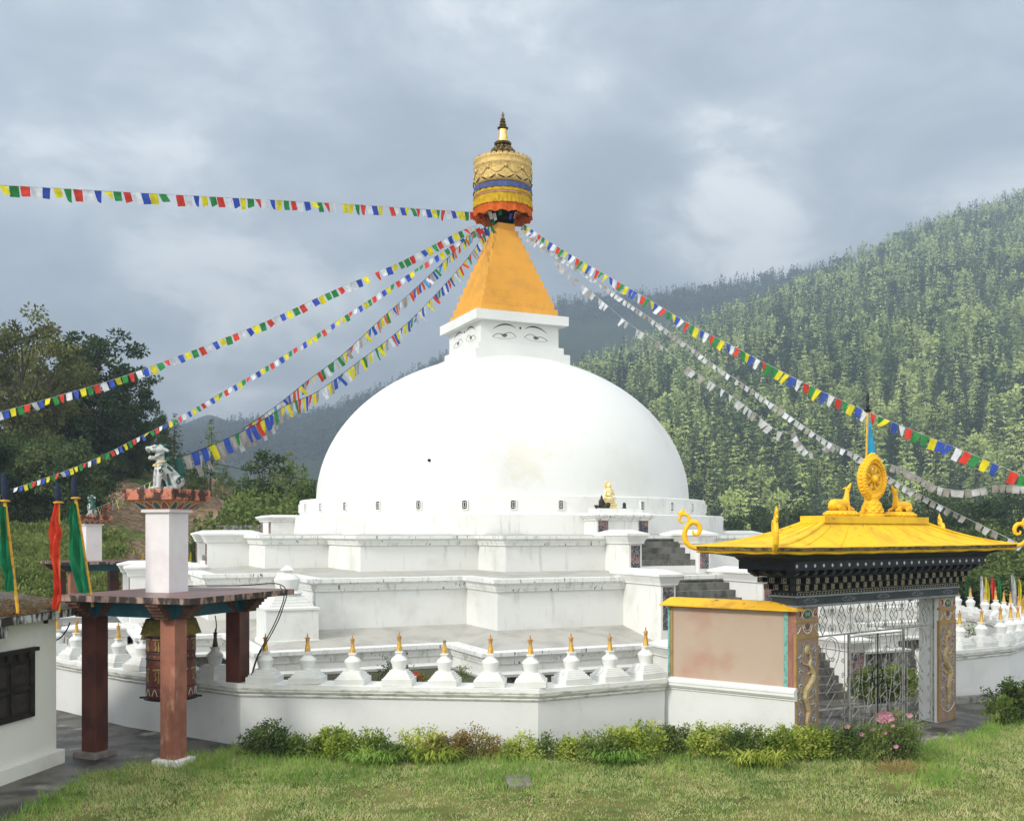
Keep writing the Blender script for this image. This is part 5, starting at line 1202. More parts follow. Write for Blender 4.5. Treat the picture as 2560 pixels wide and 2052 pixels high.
# ------------------------------------------------------------------ vertical cloth flags
def banner(name, label, d, pole, cloth_pts, mat, cat='flag', group=None, r=0.03, seed=0, pmat=None, capdisc=True, wrap=None, thick=0.04):
    """pole: [(px,y),(px,y)] bottom, top; cloth_pts: list of (left px, right px, y)"""
    b0 = PX(pole[0][0], pole[0][1], d)
    e = empty(name, b0, 0, label, cat, group)
    m = MB(Matrix.Translation(-b0)); q = [PX(a, b_, d) for a, b_ in pole]; q[0] = q[0] - Vector((0, 0, 0.08)); m.tube([q[0], q[0].lerp(q[1], .33), q[0].lerp(q[1], .66), q[1]], r, 8); po = m.build('pole', pmat or bamboo, e)
    if capdisc:
        m = MB(Matrix.Translation(-b0)); m.lathe([(0.01, 0.03), (r*3, 0.01), (r*3, -0.01), (0.01, -0.02)], 12, tuple(q[1])); m.build('pole_cap', pmat or bamboo, e)
    if wrap:
        m = MB(Matrix.Translation(-b0)); w = [PX(a, b_, d) for a, b_ in wrap]; m.tube([w[0], w[0].lerp(w[1], .3), w[0].lerp(w[1], .7), w[1]], [r*1.2, r*2.1, r*1.8, r*.8], 8); m.build('dark_wrapping', darkpole, e)
    m = MB(Matrix.Translation(-b0)); rg = random.Random(seed); rows_ = []
    fine = []
    for i in range(len(cloth_pts)-1):
        for k in range(4):
            u = k/4; fine.append(tuple(cloth_pts[i][c_]*(1-u) + cloth_pts[i+1][c_]*u for c_ in range(3)))
    fine.append(cloth_pts[-1])
    for i, (l_, r_, y_) in enumerate(fine):
        row = []
        for j in range(11):
            v = j/10; p_ = PX(l_ + (r_-l_)*v, y_ + 3*math.sin(v*3)*(i == len(fine)-1), d); p_.y += -0.07 + thick*math.sin(v*9 + i*0.25 + seed) + 0.025*math.sin(v*17 - i*.2); row.append(tuple(p_))
        rows_.append(row)
    m.loft(rows_, False, False, closed=False); m.build('cloth', mat, e, smooth=True)
    return e
banner('flag', 'dark green cloth flag on a yellow pole, leftmost on the house roof', 17.8, [(47, 1536), (12, 1252)], [(4, 18, 1266), (6, 24, 1330), (2, 30, 1390), (12, 33, 1420), (20, 36, 1440), (15, 38, 1474)], cDG, wrap=[(14, 1252), (8, 1182)], seed=1)
banner('flag', 'coral red cloth flag hanging from a hidden pole on the house roof', 18.7, [(147, 1519), (146, 1256)], [(141, 155, 1258), (134, 149, 1300), (129, 158, 1332), (130, 152, 1350), (128, 153, 1392), (135, 153, 1420), (139, 160, 1472), (135, 158, 1500), (136, 148, 1521)], cRd, seed=3, wrap=[(146, 1256), (143, 1205)])
banner('flag', 'dark green cloth flag on a yellow pole, nearest the pavilion', 19.6, [(232, 1506), (189, 1245)], [(183, 192, 1258), (176, 200, 1300), (180, 205, 1330), (174, 212, 1372), (178, 216, 1410), (190, 222, 1450), (200, 226, 1480)], cDG, seed=5, wrap=[(188, 1245), (183, 1190)])
flag_data = [(2418, 1452, 1500, cDG, 'green'), (2453, 1440, 1505, cW, 'white'), (2464, 1442, 1500, cY, 'yellow'), (2480, 1443, 1495, cR, 'red'), (2497, 1444, 1505, cGn, 'thin green'), (2529, 1437, 1515, cWg, 'wide pale grey'), (2547, 1447, 1515, cY, 'bright yellow')]
for i, (px, y0, y1, mt, cn) in enumerate(flag_data):
    w = 12 if cn.startswith('wide') else (3.5 if cn.startswith('thin') else 7)
    banner('flag', f'{cn} cloth flag on a pole behind the far small stupas at the right', 52, [(px-2, 1535), (px-4, y0-2)], [(px-3, px, y0), (px-3, px+w*.6, y0+14), (px-4, px+w, (y0+y1)/2), (px-2, px+w*1.1, y1), (px+2, px+w*.9, y1+14)], mt, group='cloth flags at the far right', pmat=barkm, r=0.02, seed=i+10, capdisc=True, thick=0.07)
for px, y0, mt, cn in ((334, 1384, cWg, 'white'), (358, 1390, cY, 'yellow'), (477, 1388, cY, 'lemon')):
    banner('flag', f'small {cn} pennant on a thin pole beside the far pavilion' if px < 400 else 'small lemon pennant right of the white pavilion shaft', 49, [(px, 1440), (px, y0-8)], [(px-1, px+1, y0), (px-4, px+4, y0+22)], mt, group='small pennants left of the stupa', r=0.02, seed=px, capdisc=False)

# ------------------------------------------------------------------ prayer flag strings
FL = {}
def flag_mesh(kind, mat):
    key = (kind, mat.name)
    if key in FL: return FL[key]
    rg = random.Random(kind*31 + 7); V_, Fc = [], []; nx, nz = 4, 5
    for j in range(nz+1):
        for i in range(nx+1):
            u, v = i/nx, j/nz; x = u - 0.5; z = -v
            if kind == 1: x = x*(1 - 0.25*v) + 0.10*v
            elif kind == 2: x = x*(1 - 0.80*v) + 0.25*v; z *= 0.95
            elif kind == 3: x = x + 0.16*v; z = -v*(1 - 0.25*u)
            elif kind == 4: x = x*(1 - 0.55*v) - 0.12*v; z = -v*(1 + 0.15*u)
            elif kind == 5: x = x*(1-0.12*v) - 0.06*v
            y = 0.10*v*math.sin(u*5 + kind*1.3) + 0.05*math.sin(v*6 + kind)
            V_.append((x, y, z + rg.uniform(-0.015, 0.015)*(v == 1)))
    for j in range(nz):
        for i in range(nx): a = j*(nx+1) + i; Fc.append((a, a+1, a+nx+2, a+nx+1))
    me = bpy.data.meshes.new('flag'); me.from_pydata(V_, [], Fc); me.polygons.foreach_set('use_smooth', [True]*len(Fc)); me.materials.append(mat); me.update(); FL[key] = me; return me
def spline(pts, n=24):
    out = []; P_ = [Vector(p) for p in pts]; P_ = [P_[0]*2 - P_[1]] + P_ + [P_[-1]*2 - P_[-2]]
    for i in range(1, len(P_)-2):
        for k in range(n):
            t_ = k/n; a, b_, c_, d_ = P_[i-1], P_[i], P_[i+1], P_[i+2]
            out.append(0.5*((2*b_) + (c_-a)*t_ + (2*a-5*b_+4*c_-d_)*t_**2 + (3*b_-3*c_+d_-a)*t_**3))
    out.append(P_[-2]); return out
BASIC = [cB, cW, cR, cGn, cY]
def string(label, pts, nfl, w, h, seed, cols_=None, kinds=(0, 0, 1, 5, 3, 2, 4), kw=None, miss=0.06, order=True, back=False, rr=0.006):
    rg = random.Random(seed); W_ = spline([PX(*p) for p in pts])
    root = empty('prayer_flag_string', W_[0], 0, label, 'prayer flags', 'strings of prayer flags tied to the spire')
    m = MB(Matrix.Translation(-W_[0])); m.tube(W_[::3] + ([W_[-1]] if (len(W_)-1) % 3 else []), rr, 4); m.build('cord', cWg if not back else cDk, root)
    L_ = [0]; 
    for i in range(1, len(W_)): L_.append(L_[-1] + (W_[i]-W_[i-1]).length)
    cseq = cols_ or BASIC; ci = rg.randrange(len(cseq)); n_made = 0
    s = w*0.7
    step = (L_[-1] - w)/nfl
    for k in range(nfl):
        s = w*0.6 + step*k
        if rg.random() < 0.06 and order: pass
        else: ci += 1
        if rg.random() < miss: continue
        if n_made >= 100: break
        i = max(1, min(len(W_)-1, next((j for j in range(len(L_)) if L_[j] >= s), len(W_)-1)))
        u = (s - L_[i-1])/max(1e-6, L_[i]-L_[i-1]); p_ = W_[i-1].lerp(W_[i], u); tdir = (W_[i]-W_[i-1]).normalized()
        if tdir.x < 0: tdir = -tdir
        up_ = Vector((0, 0, 1)); zax = (up_ - tdir*up_.dot(tdir)*0.55); zax = (zax - tdir*zax.dot(tdir)); zax = zax.normalized(); 
        yax = zax.cross(tdir).normalized(); M = Matrix((tdir, yax, zax)).transposed().to_4x4()
        M = M @ Matrix.Rotation(rg.gauss(0, 0.28), 4, 'X') @ Matrix.Rotation(rg.gauss(0, 0.06), 4, 'Y')
        mat = cseq[ci % len(cseq)] if order else rg.choice(cseq)
        kd = rg.choices(kinds, weights=kw)[0] if kw else rg.choice(kinds)
        o = bpy.data.objects.new('flag', flag_mesh(kd, mat)); col.objects.link(o); o.parent = root
        M.translation = p_ - W_[0] - Vector((0, 0, 0.004)); sw = min(step*1.12, w)*rg.uniform(0.80, 1.05); o.matrix_local = M @ Matrix.Diagonal((sw, w*0.7, h*rg.uniform(0.9, 1.08), 1)); n_made += 1
    return root
K1 = (0, 5, 1, 3, 2, 4)
string('prayer flag string running almost level from the canopy to the top left edge', [(1185, 531, 39.6), (1030, 521, 37), (863, 510, 34.6), (604, 496, 31.6), (322, 481, 29), (17, 464, 27), (-90, 457, 26.5)], 68, 0.245, 0.31, 1, kinds=K1, kw=(6, 4, 3, 2, 1.2, 1), miss=0.05)
string('uppermost of the colourful flag strings sloping down to the lower left', [(1192, 563, 39.6), (1140, 583, 39), (1000, 655, 38), (831, 727, 37), (641, 813, 36.5), (332, 932, 36), (160, 985, 36), (0, 1030, 36), (-80, 1052, 36)], 78, 0.215, 0.28, 2, kinds=K1, kw=(6, 4, 2, 2, 1.5, 1), miss=0.05)
string('thin second colourful flag string ending near the flag poles at lower left', [(1200, 567, 39.6), (1102, 632, 40), (968, 720, 41), (840, 804, 42), (746, 865, 42.5), (641, 931, 43), (547, 985, 43.5), (437, 1048, 44), (338, 1097, 44.5), (247, 1143, 45), (141, 1185, 45.5), (25, 1224, 46)], 100, 0.20, 0.25, 3, kinds=(0, 5, 1, 3), kw=(6, 4, 1.5, 1), miss=0.0)
MIX = [cB, cW, cR, cGn, cY, cGy, cGy, cSk, cOr, cWg]
string('tattered third flag string of mixed faded colours sloping down to the left', [(1215, 568, 39.5), (1177, 587, 38.6), (1109, 655, 36), (1021, 737, 33.5), (952, 798, 31.5), (859, 884, 29), (765, 955, 27), (690, 1015, 25), (605, 1074, 23)], 96, 0.20, 0.29, 4, cols_=MIX, kinds=(0, 1, 0, 4, 3, 5), order=False, miss=0.0, back=True)
string('lowest dense flag string ending at the tail of the near lion statue', [(1230, 562, 39.4), (1215, 575, 38.9), (1171, 643, 37.2), (1077, 749, 34), (993, 830, 31), (899, 902, 28.4), (796, 977, 26), (718, 1012, 24.3), (635, 1063, 22.8), (554, 1102, 21.6), (470, 1136, 20.9), (440, 1143, 20.6)], 100, 0.20, 0.31, 5, cols_=[cB, cY, cR, cGn, cW, cGy, cB, cY, cGn, cGy], kinds=(0, 1, 4, 5, 3), order=False, miss=0.0, back=True)
string('old grey faded flags doubled behind the lowest string near the near lion', [(700, 1032, 24.6), (640, 1066, 23.2), (560, 1106, 22.2), (500, 1140, 21.4), (462, 1172, 21.0)], 26, 0.19, 0.36, 15, cols_=[cGy, cGy, cWg], kinds=(0, 1, 4), order=False, miss=0.1)
string('short flag string from the near lion down to the far lion statue', [(455, 1150, 21.2), (392, 1196, 24), (340, 1222, 27.5), (296, 1246, 31), (250, 1266, 37), (222, 1276, 44)], 24, 0.20, 0.30, 6, cols_=[cY, cGy, cR, cGy, cY, cWg, cSk], kinds=(0, 1, 5), order=False, miss=0.05)
string('bright colourful flag string sloping down to the right edge', [(1308, 560, 39.6), (1327, 572, 39.3), (1383, 610, 38.4), (1467, 660, 37), (1561, 713, 35.5), (1649, 765, 34), (1727, 812, 32.8), (1827, 862, 31.4), (1908, 905, 30.2), (2048, 975, 28.6), (2177, 1032, 27.2), (2293, 1080, 26), (2410, 1127, 25), (2560, 1190, 23.9), (2620, 1214, 23.5)], 92, 0.21, 0.29, 7, kinds=(0, 1, 2, 4, 3, 5), kw=(5, 3, 1.6, 3, 2, 3), miss=0.03)
WH = [cWg, cWg, cGy, cW]
string('all-white flag string below the bright one reaching the gate roof at right', [(1305, 564, 39.6), (1383, 630, 38.4), (1464, 681, 37.4), (1561, 750, 36.2), (1633, 800, 35.2), (1733, 872, 34), (1792, 916, 33.2), (1920, 1001, 31.6), (2060, 1098, 30), (2147, 1139, 29.2), (2216, 1188, 28.5), (2365, 1269, 27.2), (2523, 1346, 26), (2600, 1385, 25.5)], 100, 0.185, 0.165, 8, cols_=WH, kinds=(0, 1, 5), order=False, miss=0.06, rr=0.008)
string('lower sparse white flag string with gaps over the forest', [(1300, 566, 39.6), (1374, 634, 38.8), (1436, 693, 38.2), (1499, 747, 37.6), (1574, 810, 36.8), (1636, 850, 36.2), (1717, 916, 35.3), (1780, 956, 34.7), (1858, 1010, 33.9), (1931, 1068, 33.1), (1957, 1080, 32.9), (1984, 1076, 32.7)], 74, 0.19, 0.26, 9, cols_=WH, kinds=(0, 1, 4, 2), order=False, miss=0.38)
string('short sagging loop of white flags hanging from the lower white string', [(1984, 1076, 32.7), (2002, 1108, 32.5), (2025, 1131, 32.3), (2048, 1127, 32), (2072, 1112, 31.8), (2110, 1127, 31.4)], 12, 0.2, 0.2, 10, cols_=WH, kinds=(0, 1), order=False, miss=0.2)
string('sagging grey flag string over the forest right of the wheel', [(2225, 1160, 27.5), (2276, 1180, 27), (2340, 1215, 26.4), (2404, 1226, 26), (2450, 1220, 25.8), (2476, 1214, 25.6), (2560, 1214, 25), (2620, 1222, 24.6)], 24, 0.185, 0.19, 11, cols_=[cGy, cWg, cGy], kinds=(0, 0, 1), order=False, miss=0.05)

# cables
def cable(label, runs, r_=0.012):
    a0 = PX(*runs[0][0]); root = empty('cable', a0, 0, label, 'cable'); 
    for pts in runs:
        m = MB(Matrix.Translation(-a0)); m.tube(spline([PX(*p) for p in pts], 6), r_, 5); m.build('wire', cablem, root)
cable('black cables lying on the pavilion roof slab and drooping to the wall', [
    [(372, 1470, 21.7), (480, 1464, 21.7), (597, 1463, 21.7), (675, 1458, 21.6), (701, 1461, 21.4), (713, 1471, 21.3), (716, 1490, 21.25), (708, 1516, 21.2), (695, 1552, 21.15), (669, 1601, 21.1), (645, 1640, 21.05), (631, 1684, 21)],
    [(700, 1464, 21.3), (710, 1490, 21.2), (700, 1525, 21.15), (683, 1565, 21.1), (664, 1600, 21.05), (646, 1634, 21.02), (636, 1660, 21), (628, 1690, 20.98)],
    [(538, 1538, 21.2), (541, 1560, 21.2), (540, 1585, 21.2)]])
cable('thin power line crossing the trees left of the dome', [[(250, 1062, 62), (345, 1110, 62), (450, 1142, 62), (560, 1163, 62), (680, 1187, 62), (795, 1202, 62)]], 0.02)
cable('black cable hanging beside the house corner', [[(175, 1556, 19.9), (168, 1572, 19.9), (155, 1590, 19.9), (140, 1600, 19.8), (120, 1606, 19.8)]], 0.014)

# corrugated sheet fence behind the terrace
z = 0
f0 = PX(540, 1342, 60); root = empty('corrugated_fence', f0, 0, 'rusty grey corrugated metal sheet fence below the bushes', 'fence')
m = MB(Matrix.Translation(-f0)); rows_ = []
for zz_ in (-0.9, 0.68):
    row = []
    for i in range(121):
        u = i/120; p_ = PX(540, 1342, 60).lerp(PX(672, 1342, 57), u); p_.y += 0.03*math.sin(i*1.3); p_.z += zz_ + 0.0*u; row.append(tuple(p_))
    rows_.append(row)
m.loft(rows_, False, False, closed=False); m.build('metal_sheet', tinm, root)
m = MB(Matrix.Translation(-f0))
for u in (0, 0.33, 0.66, 1): p_ = PX(540, 1342, 60).lerp(PX(672, 1342, 57), u) + Vector((0, .12, 0)); m.box(p_.x-.04, p_.x+.04, p_.y-.04, p_.y+.04, p_.z-2.2, p_.z+0.6)
m.build('post', barkm, root)
# small distant house eave at the far right
hp = PX(2545, 1425, 78); root = empty('far_house', (hp.x, hp.y, 0), R(15), 'small distant house with pinkish wall among the trees at far right', 'house')
m = MB(); m.box(-3, 3, -2, 2, 0, hp.z+0.1); m.build('wall', stucco, root)
m = MB(); m.loft([[(-3.6, -2.6, hp.z+.1), (3.6, -2.6, hp.z+.1), (3.6, 2.6, hp.z+.1), (-3.6, 2.6, hp.z+.1)], [(-2.5, -.2, hp.z+0.8), (2.5, -.2, hp.z+.8), (2.5, .2, hp.z+0.8), (-2.5, .2, hp.z+0.8)]]); m.build('roof', brack, root)
m = MB()
for x in (-2, -0.6, 0.8, 2.1): m.box(x-.3, x+.3, -2.04, -1.9, hp.z-1.0, hp.z-0.2)
m.build('window', woodd, root)
# ------------------------------------------------------------------ vegetation
forest_m = leaf_mat('conifer_needles', [(0.04, 0.075, 0.03), (0.21, 0.285, 0.10), (0.54, 0.62, 0.24)], 0.022, 0.2, 0.7, fine=12)
forest_f = leaf_mat('far_conifer_needles', [(0.04, 0.075, 0.03), (0.21, 0.285, 0.10), (0.54, 0.62, 0.24)], 0.010, 0.15, 0.0, fine=18, attr=0.6)
pine_m = leaf_mat('dark_pine_needles', [(0.03, 0.055, 0.024), (0.065, 0.10, 0.04), (0.14, 0.175, 0.07)], 0.5, 0.3, 0.2, fine=5)
olive_m = leaf_mat('olive_tree_leaves', [(0.05, 0.06, 0.024), (0.13, 0.14, 0.05), (0.30, 0.30, 0.11)], 0.35, 0.35, 0.25, fine=5)
bushd_m = leaf_mat('dark_bush_leaves', [(0.04, 0.07, 0.024), (0.10, 0.145, 0.045), (0.20, 0.25, 0.08)], 1.2, 0.35, 0.25, fine=4)
bushy_m = leaf_mat('yellow_green_leaves', [(0.09, 0.15, 0.03), (0.30, 0.38, 0.06), (0.60, 0.62, 0.16)], 3.0, 0.4, 0.15, fine=5)
bushm_m = leaf_mat('mid_green_leaves', [(0.06, 0.105, 0.028), (0.16, 0.225, 0.06), (0.35, 0.41, 0.13)], 1.6, 0.4, 0.2, fine=5)
dryleaf_m = leaf_mat('dry_reddish_leaves', [(0.10, 0.08, 0.03), (0.24, 0.17, 0.06), (0.36, 0.32, 0.07)], 3.0, 0.4, 0.1, fine=5)
grass_m = leaf_mat('lawn_grass', [(0.16, 0.26, 0.07), (0.44, 0.50, 0.20), (0.68, 0.63, 0.34)], 1.3, 0.4, 0.0, fine=7)
tallg_m = leaf_mat('lush_grass', [(0.09, 0.20, 0.035), (0.23, 0.38, 0.08), (0.42, 0.54, 0.14)], 0.8, 0.45, 0.0, fine=6)
straw_m = leaf_mat('dry_straw', [(0.30, 0.23, 0.09), (0.46, 0.36, 0.16)], 4.0, 0.3)
pinkf = cloth('pink_petals', (0.66, 0.32, 0.42), 0.3); redf = cloth('red_petals', (0.70, 0.10, 0.06), 0.3); whitef = cloth('white_petals', (0.7, 0.68, 0.66), 0.3); orgf = cloth('orange_petals', (0.65, 0.28, 0.04), .3)

def rnd_dirs(rs, n):
    v = rs.normal(size=(n, 3)); return v/np.linalg.norm(v, axis=1, keepdims=True)
def leaf_quads(P, D, Nn, ln, wd):
    """diamond leaves at P pointing D with normal-ish Nn"""
    D = D/np.linalg.norm(D, axis=1, keepdims=True); S = np.cross(D, Nn); S /= np.maximum(np.linalg.norm(S, axis=1, keepdims=True), 1e-6)
    ln = np.asarray(ln).reshape(-1, 1); wd = np.asarray(wd).reshape(-1, 1)
    V = np.stack([P, P + D*ln*0.45 + S*wd*0.5, P + D*ln, P + D*ln*0.45 - S*wd*0.5], 1).reshape(-1, 3)
    n = len(P); return V, np.arange(4*n).reshape(n, 4)

def conifer_arr(seed, H=14.0, Rr=2.6, lev=16, nb=7, seg=4, leaf=0.75, base=0.10, droop=0.35, vz=(-0.75, 0.15)):
    rs = np.random.RandomState(seed); P = []; D = []; LN = []
    for i in range(lev):
        u = (i + rs.uniform(-.3, .3))/(lev-1); u = min(max(u, 0), 1); z = H*(base + (1-base)*u); r = Rr*((1-u)**0.75)*rs.uniform(0.72, 1.15) + 0.12
        nbi = max(3, int(nb*(0.55 + 0.6*(1-u))))
        for b in range(nbi):
            a = rs.uniform(0, 6.283); rb = r*rs.uniform(0.65, 1.15)
            for s in range(seg):
                v = (s + rs.uniform(0.2, 0.9))/seg; rad = rb*v
                a2 = a + rs.uniform(-.22, .22)
                P.append((rad*np.cos(a2), rad*np.sin(a2), z - droop*rad*v + rs.uniform(-.12, .12))); 
                aa = a2 + rs.uniform(-0.9, 0.9); D.append((np.cos(aa), np.sin(aa), rs.uniform(*vz))); LN.append(leaf*rs.uniform(0.6, 1.25)*(0.55 + 0.45*(1-u)))
    P.append((0, 0, H*0.985)); D.append((0, 0, 1)); LN.append(leaf*0.8)
    P = np.array(P); D = np.array(D); LN = np.array(LN); rad_ = P.copy(); rad_[:, 2] = 0; rad_ /= np.maximum(np.linalg.norm(rad_, axis=1, keepdims=True), .1); N = rnd_dirs(rs, len(P))*0.4 + np.array([0, 0, 0.75]) + rad_*0.7
    return leaf_quads(P, D, N, LN, LN*0.62)

def round_arr(seed, H=12.0, Rr=4.0, clumps=40, per=60, leaf=0.4, zb=0.3, flat=0.9, spread=0.22, squash=1.0):
    """broad crown: leaf clumps on boughs, uneven outline with gaps"""
    rs = np.random.RandomState(seed); c = rnd_dirs(rs, clumps); rad = rs.uniform(0.45, 1.0, clumps)**0.6
    zc = H*(zb + (1-zb)*0.52); hz = H*(1-zb)*0.5
    C = c*rad[:, None]*np.array([Rr, Rr*flat, hz]); C[:, 2] += zc
    lump = 1 + 0.18*np.sin(c[:, 0]*5 + seed) + 0.15*np.cos(c[:, 2]*6 + seed*2); C[:, :2] *= lump[:, None]
    sz = rs.uniform(0.6, 1.3, clumps)*Rr*spread
    idx = np.repeat(np.arange(clumps), per); q = rnd_dirs(rs, len(idx))*(rs.uniform(0, 1, len(idx))**0.45)[:, None]
    P = C[idx] + q*sz[idx][:, None]*np.array([1.15, 1.15, 0.72])
    D = q + rnd_dirs(rs, len(idx))*0.7 + np.array([0, 0, -0.15]); N = rnd_dirs(rs, len(idx)) + np.array([0, 0, 0.9]); LN = leaf*rs.uniform(0.6, 1.3, len(idx))
    V, Fq = leaf_quads(P, D, N, LN, LN*0.6); return V, Fq, C

def trunk_mesh(H, r0, boughs, seed, top=0.9, zb=0.3):
    rg = random.Random(seed); m = MB(); ax = [(rg.uniform(-.02, .02)*H*(i > 0), rg.uniform(-.02, .02)*H*(i > 0), H*top*i/6) for i in range(7)]
    ax[0] = (0, 0, -0.6)
    m.tube(ax, [r0*(1.25 if i == 0 else 1)*(1 - 0.14*i) for i in range(7)], 7)
    for b in boughs:
        z = max(H*zb*0.7, min(H*top*0.9, b[2]*rg.uniform(0.55, 0.8))); i = min(5, int(z/(H*top)*6)); a = Vector(ax[i]).lerp(Vector(ax[i+1]), z/(H*top)*6 - i); b = Vector(b)
        mid = a.lerp(b, 0.5) + Vector((0, 0, -0.05*H*rg.random())); m.tube([a, mid, b], [r0*0.33, r0*0.2, r0*0.06], 5)
    return m.mesh('trunk')

CROWN = {}
def tree(name, label, cat, loc, key, mat, sc=1.0, rz=0.0, group=None, szz=1.0):
    """key indexes a cached (crown mesh, trunk mesh)"""
    cm, tm = CROWN[key]
    e = empty(name, loc, rz, label, cat, group); e.scale = (sc, sc, sc*szz)
    a = bpy.data.objects.new('crown', cm); col.objects.link(a); a.parent = e
    b = bpy.data.objects.new('trunk', tm); col.objects.link(b); b.parent = e
    return e
def reg(key, V, Fq, tm, mat):
    cm = np_mesh('crown', V, Fq, 4); cm.materials.append(mat); tm.materials.append(barkm); CROWN[key] = (cm, tm)

# --- right hillside forest: 300 nearest trees as things, the rest as one mass
for k in range(5):
    Hh = [14, 13, 15, 12.5, 14][k]; V, Fq = conifer_arr(100+k, Hh, [2.5, 3.0, 2.6, 3.2, 2.2][k], [17, 14, 18, 13, 20][k], 8, 4, [0.95, 1.15, 0.95, 1.2, 0.9][k], 0.08, [0.35, 0.25, 0.45, 0.2, 0.4][k])
    reg(('hill', k), V, Fq, trunk_mesh(Hh, 0.22, [], k), forest_m)
for k in range(2):
    V, Fq, C_ = round_arr(120+k, 11, 3.4, 30, 26, 0.95, 0.22, 1.0, 0.28); reg(('hillr', k), V, Fq, trunk_mesh(11, 0.22, list(map(tuple, C_[:6])), k), forest_m)
rs = np.random.RandomState(77)
def scatter(d0, d1, sp, px0, px1, seed):
    rs = np.random.RandomState(seed); out = []
    d = d0
    while d < d1:
        x0, x1 = (px0-CX)/F*d, (px1-CX)/F*d; n = max(1, int((x1-x0)/sp)); xs = x0 + (np.arange(n)+rs.uniform(0, 1, n))*sp; dd = d + rs.uniform(-.5, .5, n)*sp
        xs = xs + rs.normal(0, .6, n)*sp; dd = dd + rs.normal(0, .9, n)*sp; out.append(np.stack([xs, dd], 1)); d += sp*0.83*rs.uniform(.8, 1.2)
    return np.concatenate(out)
pts = np.concatenate([scatter(285, 520, 7.6, 1420, 2660, 1), scatter(520, 800, 8.6, 1380, 2660, 2), scatter(800, 1360, 9.6, 1330, 2680, 3)])
pxs = CX + F*pts[:, 0]/pts[:, 1]
inner = (zter(pts[:, 0], pts[:, 1]) > 0.0)
crest = pts[:, 1] < tab(pxs, D_MAIN) + 25
gap = fbm2(pts[:, 0], pts[:, 1], 0.02, 9) > -1.35
pts = pts[crest & gap]; zz = zter(pts[:, 0], pts[:, 1]); order = np.argsort(pts[:, 1]); pts = pts[order]; zz = zz[order]
pxs = CX + F*pts[:, 0]/pts[:, 1]
# visible test for the named ones: crown top rises above the terraces and clear of the dome
ytop = HY - F*(zz + 13 - EYE)/pts[:, 1]
dome_edge = np.interp(ytop, [890, 941, 1029, 1099, 1186, 1250, 1300], [1380, 1493, 1616, 1674, 1709, 1765, 1808])
vis = (pxs > dome_edge) & (pxs < 2575) & (ytop < 1325)
near_idx = np.where(vis)[0][:300]; nearset = set(near_idx.tolist())
rgt = random.Random(5)
for i in near_idx:
    x, y = pts[i]; rd = rgt.random(); key = ('hillr', rgt.randrange(2)) if rd < 0.16 else ('hill', rgt.randrange(5)); sc_ = rgt.uniform(0.85, 1.65)*(0.85 if rd < .16 else 1)
    tree('conifer' if key[0] == 'hill' else 'broadleaf_tree', 'tall conifer in the dense forest on the right hillside' if key[0] == 'hill' else 'rounded leafy tree among the conifers of the right hillside', 'tree', (x, y, zz[i]-0.6), key, forest_m, sc_, rgt.uniform(0, 6.28), 'conifers on the lower right hillside' if key[0] == 'hill' else 'rounded trees on the lower right hillside', rgt.uniform(0.9, 1.15))
vq = (-1.5, -0.1)
lods = [[conifer_arr(200+k, 13.5, 2.7, 13, 7, 4, 1.15, .08, .4, vq) for k in range(4)] + [round_arr(230, 10.5, 3.2, 18, 20, 1.2, 0.2)[:2]], [conifer_arr(210+k, 13.5, 2.8, 10, 6, 3, 1.65, .08, .4, vq) for k in range(4)] + [round_arr(231, 10.5, 3.2, 12, 13, 1.7, 0.2)[:2]], [conifer_arr(220+k, 13, 3.1, 9, 5, 2, 2.2, .08, .4, vq) for k in range(4)] + [round_arr(232, 10.5, 3.6, 10, 9, 2.2, 0.2)[:2]]]
def mass(idx, lodf, name, label, mat, seed, P_, Z_, hs_=(0.8, 1.6)):
    rs = np.random.RandomState(seed); VV = []; FF = []; AA = []; off = 0
    for i in idx:
        lod = lods[lodf(P_[i, 1])]; V, Fq = lod[rs.randint(len(lod))]; a = rs.uniform(0, 6.283); s = rs.uniform(*hs_); sz = s*rs.uniform(0.9, 1.15)
        c_, s_ = math.cos(a)*s, math.sin(a)*s
        W = np.stack([V[:, 0]*c_ - V[:, 1]*s_ + P_[i, 0], V[:, 0]*s_ + V[:, 1]*c_ + P_[i, 1], V[:, 2]*sz + Z_[i] - 0.5], 1)
        VV.append(W.astype(np.float32)); FF.append(Fq + off); off += len(V); AA.append(np.full(len(V), rs.uniform(0, 1), dtype=np.float32))
    me = np_mesh(name, np.concatenate(VV), np.concatenate(FF), 4); at_ = me.attributes.new('tree_tone', 'FLOAT', 'POINT'); at_.data.foreach_set('value', np.concatenate(AA)); o = link_mesh(name, me, mat); tag(o, label, 'forest', kind='stuff'); return o
rest = [i for i in range(len(pts)) if i not in nearset]
mass(rest, lambda d: 0 if d < 600 else (1 if d < 900 else 2), 'hillside_forest', 'dense conifer forest covering the upper right mountainside', forest_f, 1, pts, zz)
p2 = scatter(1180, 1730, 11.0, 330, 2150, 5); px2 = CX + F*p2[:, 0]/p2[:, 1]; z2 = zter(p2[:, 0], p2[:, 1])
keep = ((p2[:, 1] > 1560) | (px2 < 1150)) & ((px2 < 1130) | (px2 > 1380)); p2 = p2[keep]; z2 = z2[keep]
mass(range(len(p2)), lambda d: 2, 'far_forest', 'bluish far forest on the hazy ridge behind the stupa', leaf_mat('cloud_shaded_needles', [(0.02, 0.035, 0.022), (0.045, 0.065, 0.042), (0.09, 0.115, 0.075)], 0.006, 0.1, 0.0, fine=10, attr=0.3), 2, p2, z2, (1.2, 2.0))  # cloud shadow over the far ridge is put into this darker needle colour

